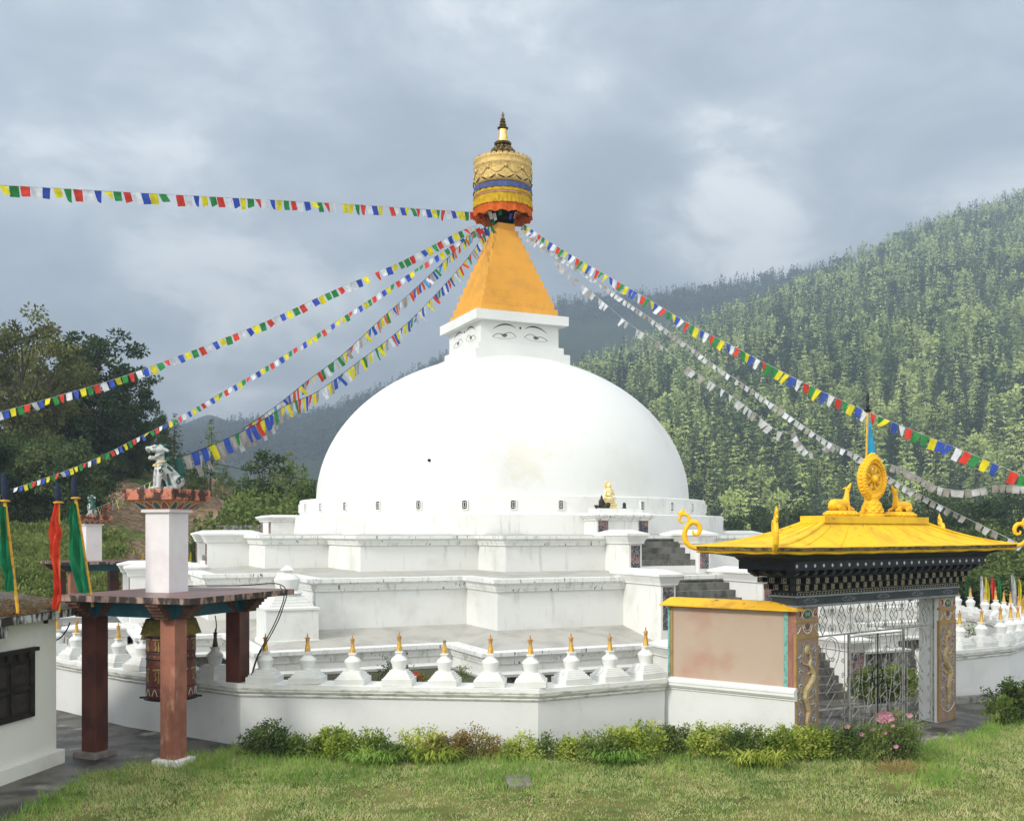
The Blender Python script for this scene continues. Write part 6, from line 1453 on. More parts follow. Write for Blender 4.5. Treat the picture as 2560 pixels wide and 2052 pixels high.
# --- left wooded bank
V, Fq, C_ = round_arr(301, 16, 6.0, 95, 120, 0.42, 0.18, 1.0, 0.17); reg('bigL', V, Fq, trunk_mesh(16, 0.35, list(map(tuple, C_[:26])), 1), olive_m)
V, Fq, C_ = round_arr(302, 13, 5.2, 80, 120, 0.40, 0.12, 1.0, 0.18); reg('bigM', V, Fq, trunk_mesh(13, 0.3, list(map(tuple, C_[:20])), 2), olive_m)
V, Fq, C_ = round_arr(303, 9, 4.0, 55, 130, 0.36, 0.05, 1.0, 0.22); reg('under', V, Fq, trunk_mesh(9, 0.2, list(map(tuple, C_[:10])), 3), pine_m)
V, Fq, C_ = round_arr(309, 16, 4.4, 90, 125, 0.40, 0.10, 1.0, 0.20); reg('pineB', V, Fq, trunk_mesh(16, 0.35, list(map(tuple, C_[:20])), 4), pine_m)
V, Fq = conifer_arr(304, 15, 3.6, 26, 12, 9, 0.62, 0.12, 0.22); reg('pine', V, Fq, trunk_mesh(15, 0.28, [], 5), pine_m)
V, Fq = conifer_arr(305, 9, 1.7, 20, 8, 7, 0.40, 0.30, 0.05); reg('pineS', V, Fq, trunk_mesh(9, 0.13, [], 6), bushd_m)
V, Fq, C_ = round_arr(306, 10, 1.5, 46, 60, 0.26, 0.12, 1.0, 0.30); reg('poplar', V, Fq, trunk_mesh(10, 0.13, list(map(tuple, C_[:18])), 7), pine_m)
V, Fq, C_ = round_arr(307, 4.0, 2.2, 36, 110, 0.24, 0.0, 1.0, 0.30); reg('bush', V, Fq, trunk_mesh(3.6, 0.08, list(map(tuple, C_[:8])), 8), bushd_m)
V, Fq, C_ = round_arr(308, 6.5, 2.4, 42, 90, 0.26, 0.10, 1.0, 0.28); reg('smallt', V, Fq, trunk_mesh(6.5, 0.12, list(map(tuple, C_[:12])), 9), bushd_m)
def plant_tree(px, ytop, d, key, Hk, label, name='tree', szx=1.0, sink=0.3, yb=None):
    x = (px-CX)/F*d; zb = float(zter(x, d)) - sink
    if yb is not None: zb = EYE + (HY-yb)/F*d
    H = EYE + (HY-ytop)/F*d - zb; s = H/Hk
    return tree(name, label, 'tree' if name != 'bush' else 'bush', (x, d, zb), key, None, s*szx, random.Random(int(px*7+d)).uniform(0, 6.28), None, 1/szx)
LT = [(-25, 742, 84, 'pine', 15, 'dark conifer rising at the very left edge behind the olive tree', 'pine_tree', .9),
 (60, 782, 76, 'bigL', 16, 'tall olive-green broadleaf tree at left, light leaves against the sky', 'broadleaf_tree', 0.85),
 (165, 840, 88, 'bigM', 13, 'olive tree with bare branches left of the dark pine', 'broadleaf_tree', 1.0),
 (248, 828, 86, 'pineB', 16, 'tall dark pine forming the right shoulder of the left wood', 'pine_tree', 1.05),
 (318, 915, 88, 'pineB', 16, 'second dark pine at the right edge of the left wood', 'pine_tree', 0.95),
 (20, 905, 84, 'bigM', 13, 'leafy tree low at the left edge under the top flag strings', 'broadleaf_tree', 1.0),
 (130, 960, 86, 'bigM', 13, 'olive tree in the middle of the left wood', 'broadleaf_tree', 1.05),
 (235, 985, 90, 'bigM', 13, 'brownish green tree below the dark pine', 'broadleaf_tree', 0.95),
 (300, 1040, 92, 'under', 9, 'dark tree behind the near lion statue', 'broadleaf_tree', 1.0),
 (385, 1035, 95, 'under', 9, 'dark tree right of the dark pines, above the lion head', 'broadleaf_tree', 0.8),
 (60, 1090, 80, 'under', 9, 'dark undergrowth tree above the red flag', 'broadleaf_tree', 1.1),
 (170, 1105, 84, 'under', 9, 'dark undergrowth tree above the green flag', 'broadleaf_tree', 1.1),
 (-40, 1110, 76, 'under', 9, 'dark undergrowth tree at the left edge behind the flag pole', 'broadleaf_tree', 1.1),
 (370, 1105, 92, 'under', 9, 'dark bushy tree beside the lion statue head', 'broadleaf_tree', 0.9),
 (437, 1035, 92, 'pineS', 9, 'slender young pine left of the near flag string', 'pine_tree', 1.1),
 (528, 1050, 88, 'pineS', 9, 'slim pine with bare lower trunk behind the lowest flag string', 'pine_tree', 1.15),
 (665, 1096, 70, 'poplar', 10, 'narrow dark upright tree nearest the dome on the left', 'tree', 1.15),
 (712, 1138, 72, 'smallt', 6.5, 'light green tree right of the narrow dark tree', 'tree', 0.6),
 (742, 1170, 68, 'smallt', 6.5, 'green tree touching the left edge of the drum', 'tree', 0.55),
 (783, 1204, 66, 'bush', 4.0, 'dark small tree directly left of the dome foot', 'tree', 0.6),
 (470, 1160, 80, 'bush', 4, 'green bush above the bend of the dirt road', 'bush', .7),
 (560, 1172, 84, 'smallt', 6.5, 'light green pine-like bush behind the dirt road', 'bush', 0.7),
 (615, 1185, 80, 'smallt', 6.5, 'pale green bush beside the narrow dark tree', 'bush', 0.6),
 (628, 1222, 66, 'bush', 4, 'dark olive round bush right of the dirt road', 'bush', 0.8),
 (585, 1265, 63, 'bush', 4, 'dark bush above the corrugated fence', 'bush', 0.9),
 (690, 1240, 62, 'bush', 4, 'dark bush behind the left altar block', 'bush', 1.1),
 (735, 1262, 60, 'bush', 4, 'dark bush at the drum base on the left', 'bush', 0.9),
 (505, 1330, 62, 'bush', 4, 'green bush right of the white pavilion shaft', 'bush', 0.6),
 (330, 1165, 88, 'bush', 4, 'dark bush on top of the earth cutting', 'bush', 0.9),
 (235, 1180, 82, 'bush', 4, 'dark bush left on top of the earth cutting', 'bush', 1.0), (120, 1205, 76, 'bush', 4, 'dark bush between the red and green flags above the slope', 'bush', 1.2), (30, 1215, 74, 'bush', 4, 'dark bush above the slope at the left edge', 'bush', 1.2)]
LT += [(-30, 1100, 67, 'under', 9, 'dark undergrowth tree behind the leftmost flag pole', 'broadleaf_tree', 1.0), (55, 1085, 69, 'under', 9, 'dark undergrowth tree between the leftmost pole and the red flag', 'broadleaf_tree', 1.0),
 (140, 1100, 68, 'under', 9, 'dark undergrowth tree directly above the red flag', 'broadleaf_tree', 1.0), (215, 1115, 71, 'under', 9, 'dark undergrowth tree above the far lion statue', 'broadleaf_tree', 0.9), (285, 1120, 84, 'under', 9, 'dark undergrowth tree left of the near capital slab', 'broadleaf_tree', 0.9),
 (335, 1135, 88, 'under', 9, 'dark undergrowth tree directly behind the near lion', 'broadleaf_tree', 0.9), (425, 1140, 90, 'under', 9, 'dark low tree right of the near lion statue', 'broadleaf_tree', 0.7)]
for px, yt, d, key, Hk, lb, nme, sx in LT: plant_tree(px, yt, d, key, Hk, lb, nme, sx)
# scrub on the slope and earth bank (ground cover that no one could count)
def scrub(name, label, pts3, size, n_each, leaf, mat, seed):
    rs = np.random.RandomState(seed); VV = []; FF = []; off = 0
    for (x, y, z) in pts3:
        s = size*rs.uniform(0.5, 1.3); q = rnd_dirs(rs, n_each)*(rs.uniform(0, 1, n_each)**0.4)[:, None]*np.array([s, s, s*0.7]); q[:, 2] = np.abs(q[:, 2])
        V, Fq = leaf_quads(q + np.array([x, y, z]), q + rnd_dirs(rs, n_each)*0.5*s + np.array([0, 0, .3*s]), rnd_dirs(rs, n_each) + np.array([0, 0, .8]), leaf*rs.uniform(.6, 1.3, n_each), leaf*.55*rs.uniform(.6, 1.3, n_each)); VV.append(V); FF.append(Fq + off); off += len(V)
    me = np_mesh(name, np.concatenate(VV), np.concatenate(FF), 4); o = link_mesh(name, me, mat); tag(o, label, 'scrub', kind='stuff'); return o
rs = np.random.RandomState(8); P3 = []
while len(P3) < 620:
    d = rs.uniform(53, 78); px = rs.uniform(-60, 760); x = (px-CX)/F*d; z = float(zter(x, d))
    if z < 0.15: continue
    if 250 < px < 640 and rs.rand() < 0.88: continue
    P3.append((x, d, z-0.1))
scrub('bank_scrub', 'low scrub and weeds covering the bank below the left wood', P3, 0.75, 60, 0.17, bushm_m, 3)
rs = np.random.RandomState(9); P3 = []
while len(P3) < 1500:
    d = rs.uniform(52, 66); px = rs.uniform(-60, 300); x = (px-CX)/F*d; z = float(zter(x, d))
    if z < 0.1: continue
    P3.append((x, d, z-0.05))
slopeg_m = leaf_mat('slope_grass', [(0.07, 0.10, 0.03), (0.15, 0.20, 0.05), (0.30, 0.30, 0.12)], 0.5, 0.35, fine=6)
scrub('bank_grass', 'long mixed grass on the slope behind the far pavilion', P3, 0.5, 24, 0.26, slopeg_m, 4)
# trees behind the right-hand wall
RT = [(2330, 1335, 62, 'smallt', 6.5, 1.2), (2405, 1320, 70, 'under', 9, 0.9), (2470, 1300, 76, 'smallt', 6.5, 1.3), (2530, 1345, 66, 'bush', 4, 1.0), (2585, 1290, 72, 'under', 9, 1.0), (2440, 1250, 110, 'under', 9, 1.1), (2350, 1230, 120, 'under', 9, 1.1), (2530, 1230, 125, 'under', 9, 1.1), (2230, 1250, 120, 'under', 9, 1.2), (2120, 1262, 130, 'under', 9, 1.1), (1990, 1265, 130, 'under', 9, 1.2), (1880, 1275, 140, 'under', 9, 1.2)]
rl = ['bushy tree just behind the gate, right of the bracket rows', 'dark tree above the green and white cloth flags', 'green tree above the red cloth flag', 'low dark bush behind the pale grey cloth flag', 'dark tree at the right edge behind the far small stupas', 'tree above the right end of the gate brackets', 'dark tree between roof finial and gate eave', 'tree below the right end of the sagging grey flag string',
      'dark tree directly behind the right deer', 'dark tree directly behind the left deer', 'dark tree left of the roof ridge behind the gate', 'dark tree above the left half of the gate roof']
for (px, yt, d, key, Hk, sx), lb in zip(RT, rl): plant_tree(px, yt, d, key, Hk, lb, 'tree', sx)

for px_, yt_, d_, lb_ in ((2395, 1432, 60, 'dark bush behind the green cloth flag at far right'), (2445, 1425, 62, 'dark bush behind the white and yellow cloth flags'), (2500, 1428, 61, 'dark bush between the red and grey cloth flags'), (2555, 1420, 60, 'dark bush at the right edge behind the bright yellow flag'), (2350, 1420, 64, 'dark bush seen right of the gate pillar top'), (2610, 1410, 60, 'dark bush just outside the right edge')):
    plant_tree(px_, yt_, d_, 'bush', 4, lb_, 'bush', 1.9)
# --- lawn
LX = [-60, 0, 60, 140, 230, 330, 403, 500, 600, 700, 1253, 1345, 1661, 1985, 2290, 2330, 2400, 2450, 2560, 2700]
LY = [2110, 2065, 2030, 1985, 1940, 1914, 1908, 1893, 1876, 1873, 1884, 1886, 1852, 1872, 1868, 1862, 1848, 1826, 1779, 1745]
edge = [G(px, y) for px, y in zip(LX, LY)]
poly = [(p_.x, p_.y) for p_ in edge] + [(14.5, 8.0), (-9.0, 8.0)]
lawn_m, t = base_mat('lawn_turf')
geo = t.new('ShaderNodeNewGeometry'); pos = geo.outputs['Position']
c_ = t.mix(t.ramp(t.noise(pos, 0.8, 7, 0.65), 0.35, 0.65), rgb((0.09, 0.13, 0.03)), rgb((0.20, 0.19, 0.065)))
c_ = t.mix(t.ramp(t.noise(pos, 2.6, 6, 0.7), 0.56, 0.68), c_, rgb((0.21, 0.15, 0.08)))
p = t.new('ShaderNodeBsdfPrincipled'); t.l.new(c_, p.inputs['Base Color']); p.inputs['Roughness'].default_value = 0.95; p.inputs['Specular IOR Level'].default_value = 0.1
b = t.new('ShaderNodeBump'); b.inputs['Distance'].default_value = 0.05; t.l.new(t.noise(pos, 22, 6, 0.7), b.inputs['Height']); t.l.new(b.outputs[0], p.inputs['Normal'])
o_ = t.new('ShaderNodeOutputMaterial'); t.l.new(p.outputs[0], o_.inputs[0])
sheet('lawn', poly, 0.010, lawn_m)
rs = np.random.RandomState(21)
def lawn_pts(n, seed, ymin=8.5, ymax=25.5, margin=0.0):
    rs = np.random.RandomState(seed); x = rs.uniform(-10, 14.5, n); y = rs.uniform(ymin, ymax, n); px = CX + F*x/y; py = HY + F*EYE/y
    k = (py > np.interp(px, LX, LY) + margin + 4*np.sin(px*0.05) + 3*np.sin(px*.17)) & (px > -80) & (px < 2640) & (py < 2120); return x[k], y[k], px[k], py[k]
def blades(x, y, h, w, lean, seed):
    rs = np.random.RandomState(seed); n = len(x); a = rs.uniform(0, 6.283, n); b_ = rs.uniform(0, 6.283, n); L_ = lean*h*rs.uniform(0.2, 1, n)
    dx, dy = np.cos(a)*w/2, np.sin(a)*w/2; lx, ly = np.cos(b_)*L_, np.sin(b_)*L_
    v0 = np.stack([x-dx, y-dy, np.zeros(n)], 1); v1 = np.stack([x+dx, y+dy, np.zeros(n)], 1)
    v2 = np.stack([x+dx*.8+lx*.35, y+dy*.8+ly*.35, h*.6], 1); v3 = np.stack([x+lx, y+ly, h], 1); v4 = np.stack([x-dx*.8+lx*.35, y-dy*.8+ly*.35, h*.6], 1)
    V = np.stack([v0, v1, v2, v3, v0, v2, v3, v4], 1)
    V = np.stack([v0, v1, v2, v4], 1).reshape(-1, 3); T_ = np.stack([v4, v2, v3], 1).reshape(-1, 3)
    nq = n; Vall = np.concatenate([V, T_]); 
    F4 = np.arange(4*n).reshape(n, 4); F3 = np.arange(3*n).reshape(n, 3) + 4*n
    F3q = np.concatenate([F3, F3[:, 2:3]], 1)
    return Vall, F4, F3
def grass_obj(name, label, V, F4, F3, mat):
    me = bpy.data.meshes.new(name); me.vertices.add(len(V)); me.vertices.foreach_set('co', V.astype(np.float32).ravel())
    loops = np.concatenate([F4.ravel(), F3.ravel()]); me.loops.add(len(loops)); me.loops.foreach_set('vertex_index', loops.astype(np.int32))
    st = np.concatenate([np.arange(len(F4))*4, len(F4)*4 + np.arange(len(F3))*3]); me.polygons.add(len(st)); me.polygons.foreach_set('loop_start', st.astype(np.int32)); me.update(calc_edges=True); me.validate()
    o = link_mesh(name, me, mat); tag(o, label, 'grass', kind='stuff'); return o
x, y, px, py = lawn_pts(330000, 31)
hn = 0.5 + 0.28*fbm2(x, y, 1.1, 12) + 0.15*fbm2(x, y, 3.3, 13); bare = 0.8*fbm2(x, y, 2.4, 14) + 0.7*fbm2(x, y, 7.0, 15)
k = ~((bare > 0.55) & (py > 1945) & (rs.uniform(0, 1, len(x)) < .9)); x, y, px, py, hn = x[k], y[k], px[k], py[k], hn[k]
near_edge = np.clip(1 - (py - np.interp(px, LX, LY))/110, 0, 1)
h = (0.028 + 0.05*np.clip(hn, 0, 1.2))*np.random.RandomState(1).uniform(0.5, 1.3, len(x)) + 0.05*near_edge*np.random.RandomState(2).uniform(0.2, 1.2, len(x))
V, F4, F3 = blades(x, y, h, 0.013, 1.3, 5); grass_obj('lawn_grass', 'short uneven yellow-green grass with bare brown patches', V, F4, F3, grass_m)
x, y, px, py = lawn_pts(150000, 33, 15)
e_ = py - np.interp(px, LX, LY); dens = np.exp(-np.maximum(e_, 0)/38.0)*(0.35 + 0.75*(np.sin(px*0.011+1) > -0.2)) + 0.9*(np.exp(-((px-2340)/60)**2 - ((py-1945)/25)**2)) + .5*np.exp(-((px-800)/130)**2 - ((py-1930)/34)**2) + .35*np.exp(-((px-1290)/110)**2 - ((py-1950)/30)**2)
k = (np.random.RandomState(3).uniform(0, 1, len(x)) < dens*0.9); x, y, px, py = x[k], y[k], px[k], py[k]
h = np.random.RandomState(4).uniform(0.08, 0.26, len(x)); V, F4, F3 = blades(x, y, h, 0.013, 0.9, 6); grass_obj('long_grass', 'longer lush green grass tufts along the hedge and lawn edge', V, F4, F3, tallg_m)
x, y, px, py = lawn_pts(12000, 35, 12); k = (fbm2(x, y, 0.9, 18) > 0.2); x, y = x[k], y[k]
h = np.random.RandomState(6).uniform(0.06, 0.19, len(x)); V, F4, F3 = blades(x, y, h, 0.008, 1.0, 7); grass_obj('dry_stalks', 'thin dry seed stalks scattered in the lawn', V, F4, F3, straw_m)
rs = np.random.RandomState(12); P3 = []
while len(P3) < 520:
    x_, y_ = rs.uniform(-9, 13), rs.uniform(10.5, 20); px_ = CX + F*x_/y_; py_ = HY + F*EYE/y_
    if py_ < np.interp(px_, LX, LY) + 30 or float(fbm2(np.array([x_]), np.array([y_]), 1.3, 40)[0]) < 0.1: continue
    P3.append((x_, y_, 0.0))
scrub('lawn_weeds', 'small dark broad-leaved weeds scattered through the lawn', P3, 0.10, 12, 0.045, bushm_m, 13)
# drain slab in the lawn and straw heap
q = G(1297, 1958); m = MB(); m.box(-0.22, 0.22, -0.38, 0.38, -0.02, 0.07); o = m.build('stone_slab', slabg, None, bevel=0.02, label='square grey stone slab half sunk in the lawn', cat='slab'); o.location = q; o.rotation_euler = (0, 0, 0.12)
q = G(2250, 1930)
def tuft(name, label, loc, n, ln, w, spread, mat, seed, cat, up=0.4):
    rs = np.random.RandomState(seed); P = np.stack([rs.normal(0, spread, n), rs.normal(0, spread*.6, n), np.abs(rs.normal(0, .05, n))], 1); D = rnd_dirs(rs, n); D[:, 2] = np.abs(D[:, 2])*up + .05
    V, Fq = leaf_quads(P, D, rnd_dirs(rs, n), ln*rs.uniform(.5, 1.2, n), np.full(n, w)); me = np_mesh(name, V, Fq, 4); o = link_mesh(name, me, mat); o.location = loc; tag(o, label, cat); return o
tuft('straw_heap', 'small heap of pale cut straw on the lawn below the pink flower bush', q, 1500, 0.22, 0.010, 0.20, straw_m, 4, 'straw heap', 0.5)
q = G(2330, 1900); tuft('weed_clump', 'low pale green weed clump right of the straw heap', G(2225+70, 1905), 900, 0.12, 0.03, 0.14, bushm_m, 5, 'plant', 0.9)

# --- hedge shrubs in front of the wall
def shrub(px, ybase, ytop, wpx, label, mat, seed, leaf=0.062, n=2600, stems=14, name='shrub', cat='shrub', spiky=0.4, flowers=None, depth=0.8, d=None, zb=0.0, group=None):
    base = G(px, ybase) if d is None else Vector(((px-CX)/F*d, d, zb))
    H = (ybase - ytop)/F*base.y if d is None else (EYE + (HY-ytop)/F*d - zb); Rx = wpx/2/F*base.y
    rs = np.random.RandomState(seed); e = empty(name, base, 0, label, cat, group)
    st = MB(); P = []; D = []
    per = n//stems
    for s in range(stems):
        u = rs.uniform(-1, 1); v = rs.uniform(-1, 1); hh = H*rs.uniform(0.62, 1.0)*(1 - 0.25*abs(u)**2); bx, by = u*Rx*0.7, v*Rx*0.4*depth; tx, ty = u*Rx*1.0 + rs.normal(0, .05), v*Rx*0.6*depth + rs.normal(0, .05)
        st.tube([(bx*.6, by*.6, 0), (bx, by, hh*.5), (tx, ty, hh*.96)], [0.012, 0.009, 0.004], 4)
        tt = rs.uniform(0.12, 1.0, per)**0.8; cx = bx + (tx-bx)*tt; cy = by + (ty-by)*tt; wd = 0.13*(1.25 - tt*0.85)*max(1, Rx*1.4)
        P.append(np.stack([cx + rs.normal(0, 1, per)*wd, cy + rs.normal(0, 1, per)*wd, hh*tt + rs.normal(0, .03, per)], 1))
        dd = rnd_dirs(rs, per); dd[:, 2] = np.abs(dd[:, 2])*spiky + 0.25; D.append(dd)
    P = np.concatenate(P); P[:, 2] = np.maximum(P[:, 2], 0.02); D = np.concatenate(D); LN = leaf*rs.uniform(0.6, 1.4, len(P))
    V, Fq = leaf_quads(P, D, rnd_dirs(rs, len(P)) + np.array([0, -.2, .9]), LN, LN*0.45)
    me = np_mesh('foliage', V, Fq, 4); link_mesh('foliage', me, mat, e)
    st.build('stem', barkm, e)
    if flowers:
        fm, cnt, sz = flowers; m = MB()
        for k in range(cnt):
            i = rs.randint(len(P)); 
            for _ in range(6):
                j = rs.randint(len(P)); i = j if P[j, 2] - 0.5*P[j, 1] > P[i, 2] - 0.5*P[i, 1] else i
            c = P[i] + np.array([0, -0.04, 0.03]); s_ = sz*rs.uniform(.7, 1.3)
            for a in range(6): an = a*1.047; m.add([tuple(c), (c[0]+s_*math.cos(an-.45), c[1]-.015, c[2]+s_*math.sin(an-.45)*.8), (c[0]+s_*1.2*math.cos(an), c[1]-0.03, c[2]+s_*1.1*math.sin(an)*.8), (c[0]+s_*math.cos(an+.45), c[1]-.015, c[2]+s_*math.sin(an+.45)*.8)], [(0, 1, 2, 3)])
        m.build('blossom', fm, e)
    return e
SH = [(672, 1893, 1808, 120, 'round dark green shrub, leftmost of the hedge in front of the wall', bushd_m, 3400), (770, 1895, 1835, 90, 'mixed dark and light shrub right of the leftmost hedge shrub', bushm_m, 2400),
 (835, 1900, 1815, 90, 'yellow-green leafy shrub with upright shoots below the second small stupa', bushy_m, 2600), (905, 1905, 1818, 95, 'bright yellow-green shrub below the third small stupa', bushy_m, 2600), (975, 1908, 1850, 80, 'thin light green shrub with sparse twigs', bushm_m, 1400),
 (1050, 1900, 1815, 100, 'yellowish shrub with pale upright leaves below the broken-tipped stupa', bushy_m, 1800), (1120, 1900, 1828, 90, 'straw-yellow leafy shrub in the middle of the hedge', dryleaf_m, 1500), (1195, 1900, 1815, 110, 'reddish dry twiggy shrub just left of the hedge gap', dryleaf_m, 1500),
 (1305, 1900, 1832, 64, 'small yellow-green shrub right of the hedge gap', bushy_m, 1300), (1372, 1898, 1838, 44, 'small dark sapling between two yellow-green shrubs', bushd_m, 700), (1425, 1900, 1842, 70, 'low yellow-green shrub left of the broad grassy shrub', bushy_m, 1500),
 (1500, 1905, 1815, 110, 'broad mid-green shrub with long arching leaves', bushm_m, 3000), (1560, 1900, 1800, 90, 'upright light green shrub in the hedge below the last small stupa', bushy_m, 2200), (1610, 1900, 1800, 90, 'yellow-green shrub below the left end of the painted panel', bushy_m, 2200), (1680, 1885, 1795, 80, 'dark green shrub below the painted panel', bushd_m, 2200),
 (1785, 1895, 1798, 100, 'bright green shrub under the middle of the panel wall base', bushy_m, 3000), (1870, 1905, 1815, 110, 'broad leafy shrub under the right half of the panel wall', bushm_m, 3000), (1950, 1905, 1812, 100, 'yellow-green shrub at the right end of the panel wall', bushy_m, 3000),
 (2030, 1900, 1810, 100, 'yellow-green shrub in front of the left painted pillar', bushy_m, 3200), (2105, 1898, 1805, 100, 'leafy shrub in front of the left gate leaf', bushm_m, 3000)]
for i, (px, yb, yt, w, lb, mt, n) in enumerate(SH):
    shrub(px, yb, yt - 4, w*1.08, lb, mt, 40+i, n=n, stems=max(6, int(w/6)), flowers=(pinkf, 2, 0.045) if px in (2105,) else None)
shrub(2240, 1912, 1772, 150, 'tall cosmos bush with pink flowers in front of the gate', bushm_m, 90, leaf=0.05, n=4200, stems=34, name='flower_bush', cat='flower bush', spiky=1.3, flowers=(pinkf, 9, 0.045))
e = shrub(2225, 1900, 1790, 110, 'orange-flecked flowering bush just behind the pink cosmos', bushm_m, 91, leaf=0.05, n=1800, stems=20, name='flower_bush', cat='flower bush', spiky=1.3, flowers=(orgf, 30, 0.02))
m = MB(); b0 = G(2202, 1905)
for k in range(26):
    rr_ = random.Random(k); a = rr_.uniform(0, 6.28); r_ = 0.11*math.sqrt(rr_.random()); cx_, cz_ = r_*math.cos(a)*1.3, r_*math.sin(a)*.7; 
    for j in range(5): an = j*1.257 + k; m.add([(cx_, -.1, cz_), (cx_+.05*math.cos(an-.5), -.12, cz_+.045*math.sin(an-.5)), (cx_+.06*math.cos(an), -.14, cz_+.05*math.sin(an)), (cx_+.05*math.cos(an+.5), -.12, cz_+.045*math.sin(an+.5))], [(0, 1, 2, 3)])
o = m.build('rose_cluster', pinkf, None, label='large cluster of pale pink blossoms above the cosmos bush', cat='flowers'); 
o.location = b0 + Vector((-0.03, -0.15, (1905-1786)/F*b0.y))
mm = MB(); mm.tube([(0, -.05, 0), (0.03, 0.05, -0.45), (0.05, 0.1, -(1905-1786)/F*b0.y)], [0.008, .01, .012], 5); mm.build('stem', barkm, o)
shrub(2530, 1800, 1688, 110, 'dark leafy bush at the right edge beside the path', bushd_m, 92, n=5200, stems=30, leaf=0.075)
shrub(2505, 1815, 1735, 60, 'tall grassy clump in front of the right-edge bush', bushm_m, 93, n=700, stems=16, leaf=0.11, spiky=2.5, name='grass_clump', cat='grass clump')
for i, (px, yb, w, lb) in enumerate(((1545, 1912, 130, 'arching strap-leaf clump at the foot of the broad mid-green shrub'), (1900, 1920, 150, 'arching yellow-green strap-leaf clump at the foot of the panel wall hedge'), (930, 1915, 110, 'arching strap-leaf clump below the bright shrub left of centre'), (1080, 1912, 120, 'yellowish strap-leaf clump below the yellowish shrub'))):
    b0 = G(px, yb); rs = np.random.RandomState(60+i); n = 260; V_ = MB(); Rx = w/2/F*b0.y
    for k in range(n):
        u = rs.uniform(-1, 1)*Rx*0.8; a = rs.uniform(0, 6.283); L_ = rs.uniform(0.25, 0.5); hh = L_*rs.uniform(.5, .8); c_, s_ = math.cos(a), math.sin(a); w_ = 0.011
        pts_ = [(u, rs.uniform(-.15, .15), 0), (u + c_*L_*.35, s_*L_*.35, hh*.8), (u + c_*L_*.7, s_*L_*.7, hh), (u + c_*L_, s_*L_, hh*.72)]
        ring_ = [[(p_[0]-s_*w_*q, p_[1]+c_*w_*q, p_[2]), (p_[0]+s_*w_*q, p_[1]-c_*w_*q, p_[2])] for p_, q in zip(pts_, (1, 1.2, .9, .15))]
        V_.loft(ring_, False, False, closed=False)
    o = V_.build('strap_leaf_plant', bushy_m if i % 2 else tallg_m, None, label=lb, cat='plant'); o.location = b0

# --- garden inside the wall
def bed(name, label, poly, z):
    m = MB(); m.prism(poly, 0.0, z); o = m.build(name, soilm, None, label=label, cat='flower bed'); return o
pA = [SL(*p_) for p_ in ((-11.0, -12.1), (-6.9, -12.1), (-6.9, -14.2), (-6.0, -16.4), (-9.0, -15.8), (-12.3, -13.6))]
bed('flower_bed', 'raised planted bed between the wall stupas and the terrace notch', [(p_.x, p_.y) for p_ in pA], 0.93)
for i, (px, d, yt, w, lb, mt, fl) in enumerate([(965, 22.6, 1638, 60, 'thin twiggy garden plant left of the fourth small stupa', bushd_m, None), (1012, 22.8, 1634, 30, 'slender dark plant behind the gap left of the broken stupa', bushd_m, None), (1055, 22.2, 1668, 70, 'green garden plants with two red flowers behind the wall stupas', bushm_m, (redf, 3, 0.075)), (1148, 22.6, 1660, 40, 'small dark wilted plant right of the broken stupa', bushd_m, None)]):
    shrub(px, 0, yt, w, lb, mt, 70+i, n=[500, 260, 1100, 300][i], stems=[8, 4, 14, 5][i], d=d, zb=0.93, name='garden_plant', cat='plant', flowers=fl, leaf=0.06)
shrub(2215, 0, 1655, 150, 'broad green bush seen through the iron gate', bushm_m, 80, n=6500, stems=40, d=25.9, zb=0.12, leaf=0.085, name='garden_bush', cat='bush')
shrub(2190, 0, 1672, 130, 'dark green lower part of hedge seen through the iron gate, left half', bushd_m, 81, n=4200, stems=30, d=25.6, zb=0.12, leaf=0.08, name='garden_bush', cat='bush')
m = MB(); p0 = G(2030, 1783); m.box(-0.5, 6.5, 0, 0.22, 0, 0.16); o = m.build('kerb', rough_brick, None, label='low grey kerb in front of the garden bush inside the gate', cat='kerb'); o.location = G(2085, 1790); o.rotation_euler = (0, 0, R(24.5))
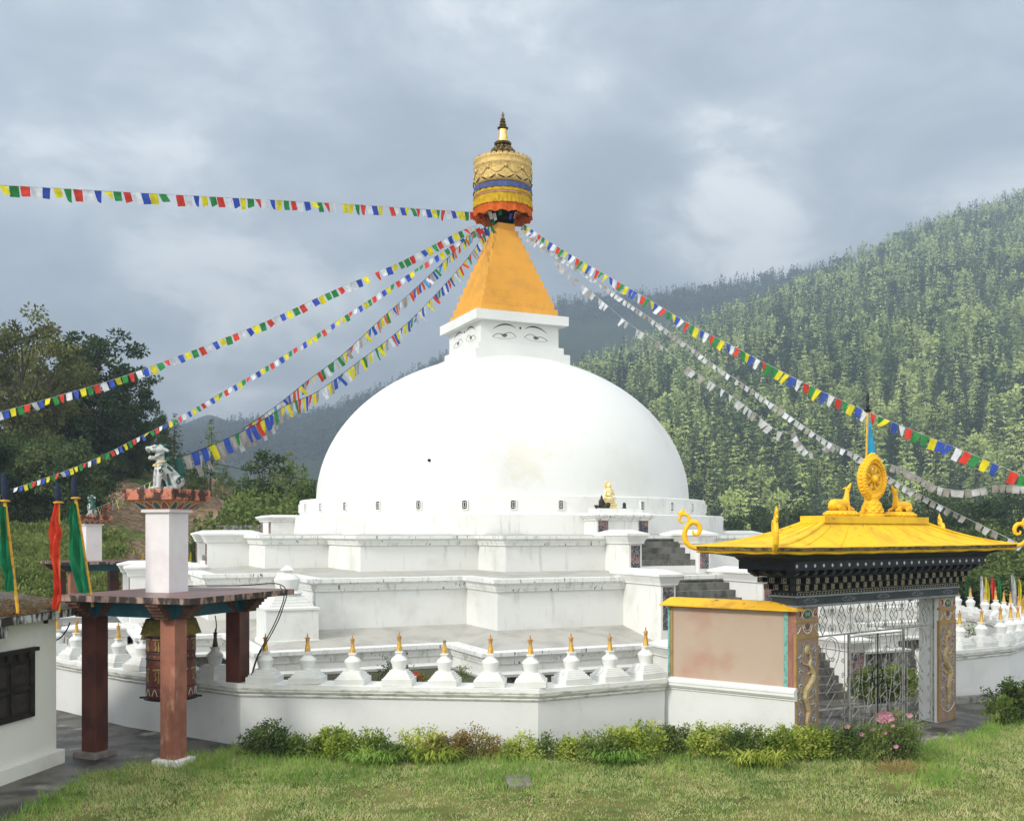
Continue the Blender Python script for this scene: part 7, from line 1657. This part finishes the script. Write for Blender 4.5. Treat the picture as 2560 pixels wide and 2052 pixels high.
shrub(2430, 0, 1560, 60, 'leafy garden plant behind the first small stupas right of the gate', bushm_m, 82, n=900, stems=14, d=31, zb=0.2, name='garden_plant', cat='plant', leaf=.09)
shrub(205, 0, 1585, 60, 'green plant behind the small stupas left of the maroon column', bushm_m, 83, n=900, stems=12, d=27.5, zb=0.2, name='garden_plant', cat='plant', leaf=.09)
# dead grass and moss on the house roof
rs = np.random.RandomState(55); n = 5200; u = rs.uniform(0, 1, n); v = rs.uniform(0, 1, n)**1.7
e0 = np.array(top[0]); e5 = np.array(top[5]); r1 = np.array(top[1]); r4 = np.array(top[4])
EE = e0 + (e5-e0)*u[:, None]*0.55; RR = r1 + (r4-r1)*u[:, None]*0.55; Pq = EE + (RR-EE)*v[:, None]; keep = fbm2(Pq[:, 0], Pq[:, 1], 1.6, 4) > 0.1; Pq = Pq[keep]; Pq[:, 2] += 0.01
n = len(Pq); D = rnd_dirs(rs, n); D[:, 2] = np.abs(D[:, 2])*.5 + .1
mossm = leaf_mat('dead_roof_grass', [(0.05, 0.035, 0.015), (0.14, 0.075, 0.025), (0.16, 0.14, 0.045)], 1.2, .2, fine=6)
V, Fq = leaf_quads(Pq, D, rnd_dirs(rs, n), 0.11*rs.uniform(.4, 1.3, n), np.full(n, .010)); o = link_mesh('roof_moss', np_mesh('roof_moss', V, Fq, 4), mossm); tag(o, 'rusty brown dead grass and moss on the house roof', 'moss', kind='stuff')
# moss line along the foot of the boundary wall
# ------------------------------------------------------------------ haze
hz = MB(); hz.box(-2050, 2050, -45, 2400, -1.0, 620); ho = hz.build('haze', None); ho['kind'] = 'stuff'
hm = bpy.data.materials.new('haze'); hm.use_nodes = True; nt = hm.node_tree
for n_ in list(nt.nodes): nt.nodes.remove(n_)
pv = nt.nodes.new('ShaderNodeVolumePrincipled'); pv.inputs['Color'].default_value = (0.46, 0.57, 0.70, 1); pv.inputs['Density'].default_value = 0.00058; pv.inputs['Anisotropy'].default_value = 0.0
om = nt.nodes.new('ShaderNodeOutputMaterial'); nt.links.new(pv.outputs[0], om.inputs['Volume']); ho.data.materials.append(hm)
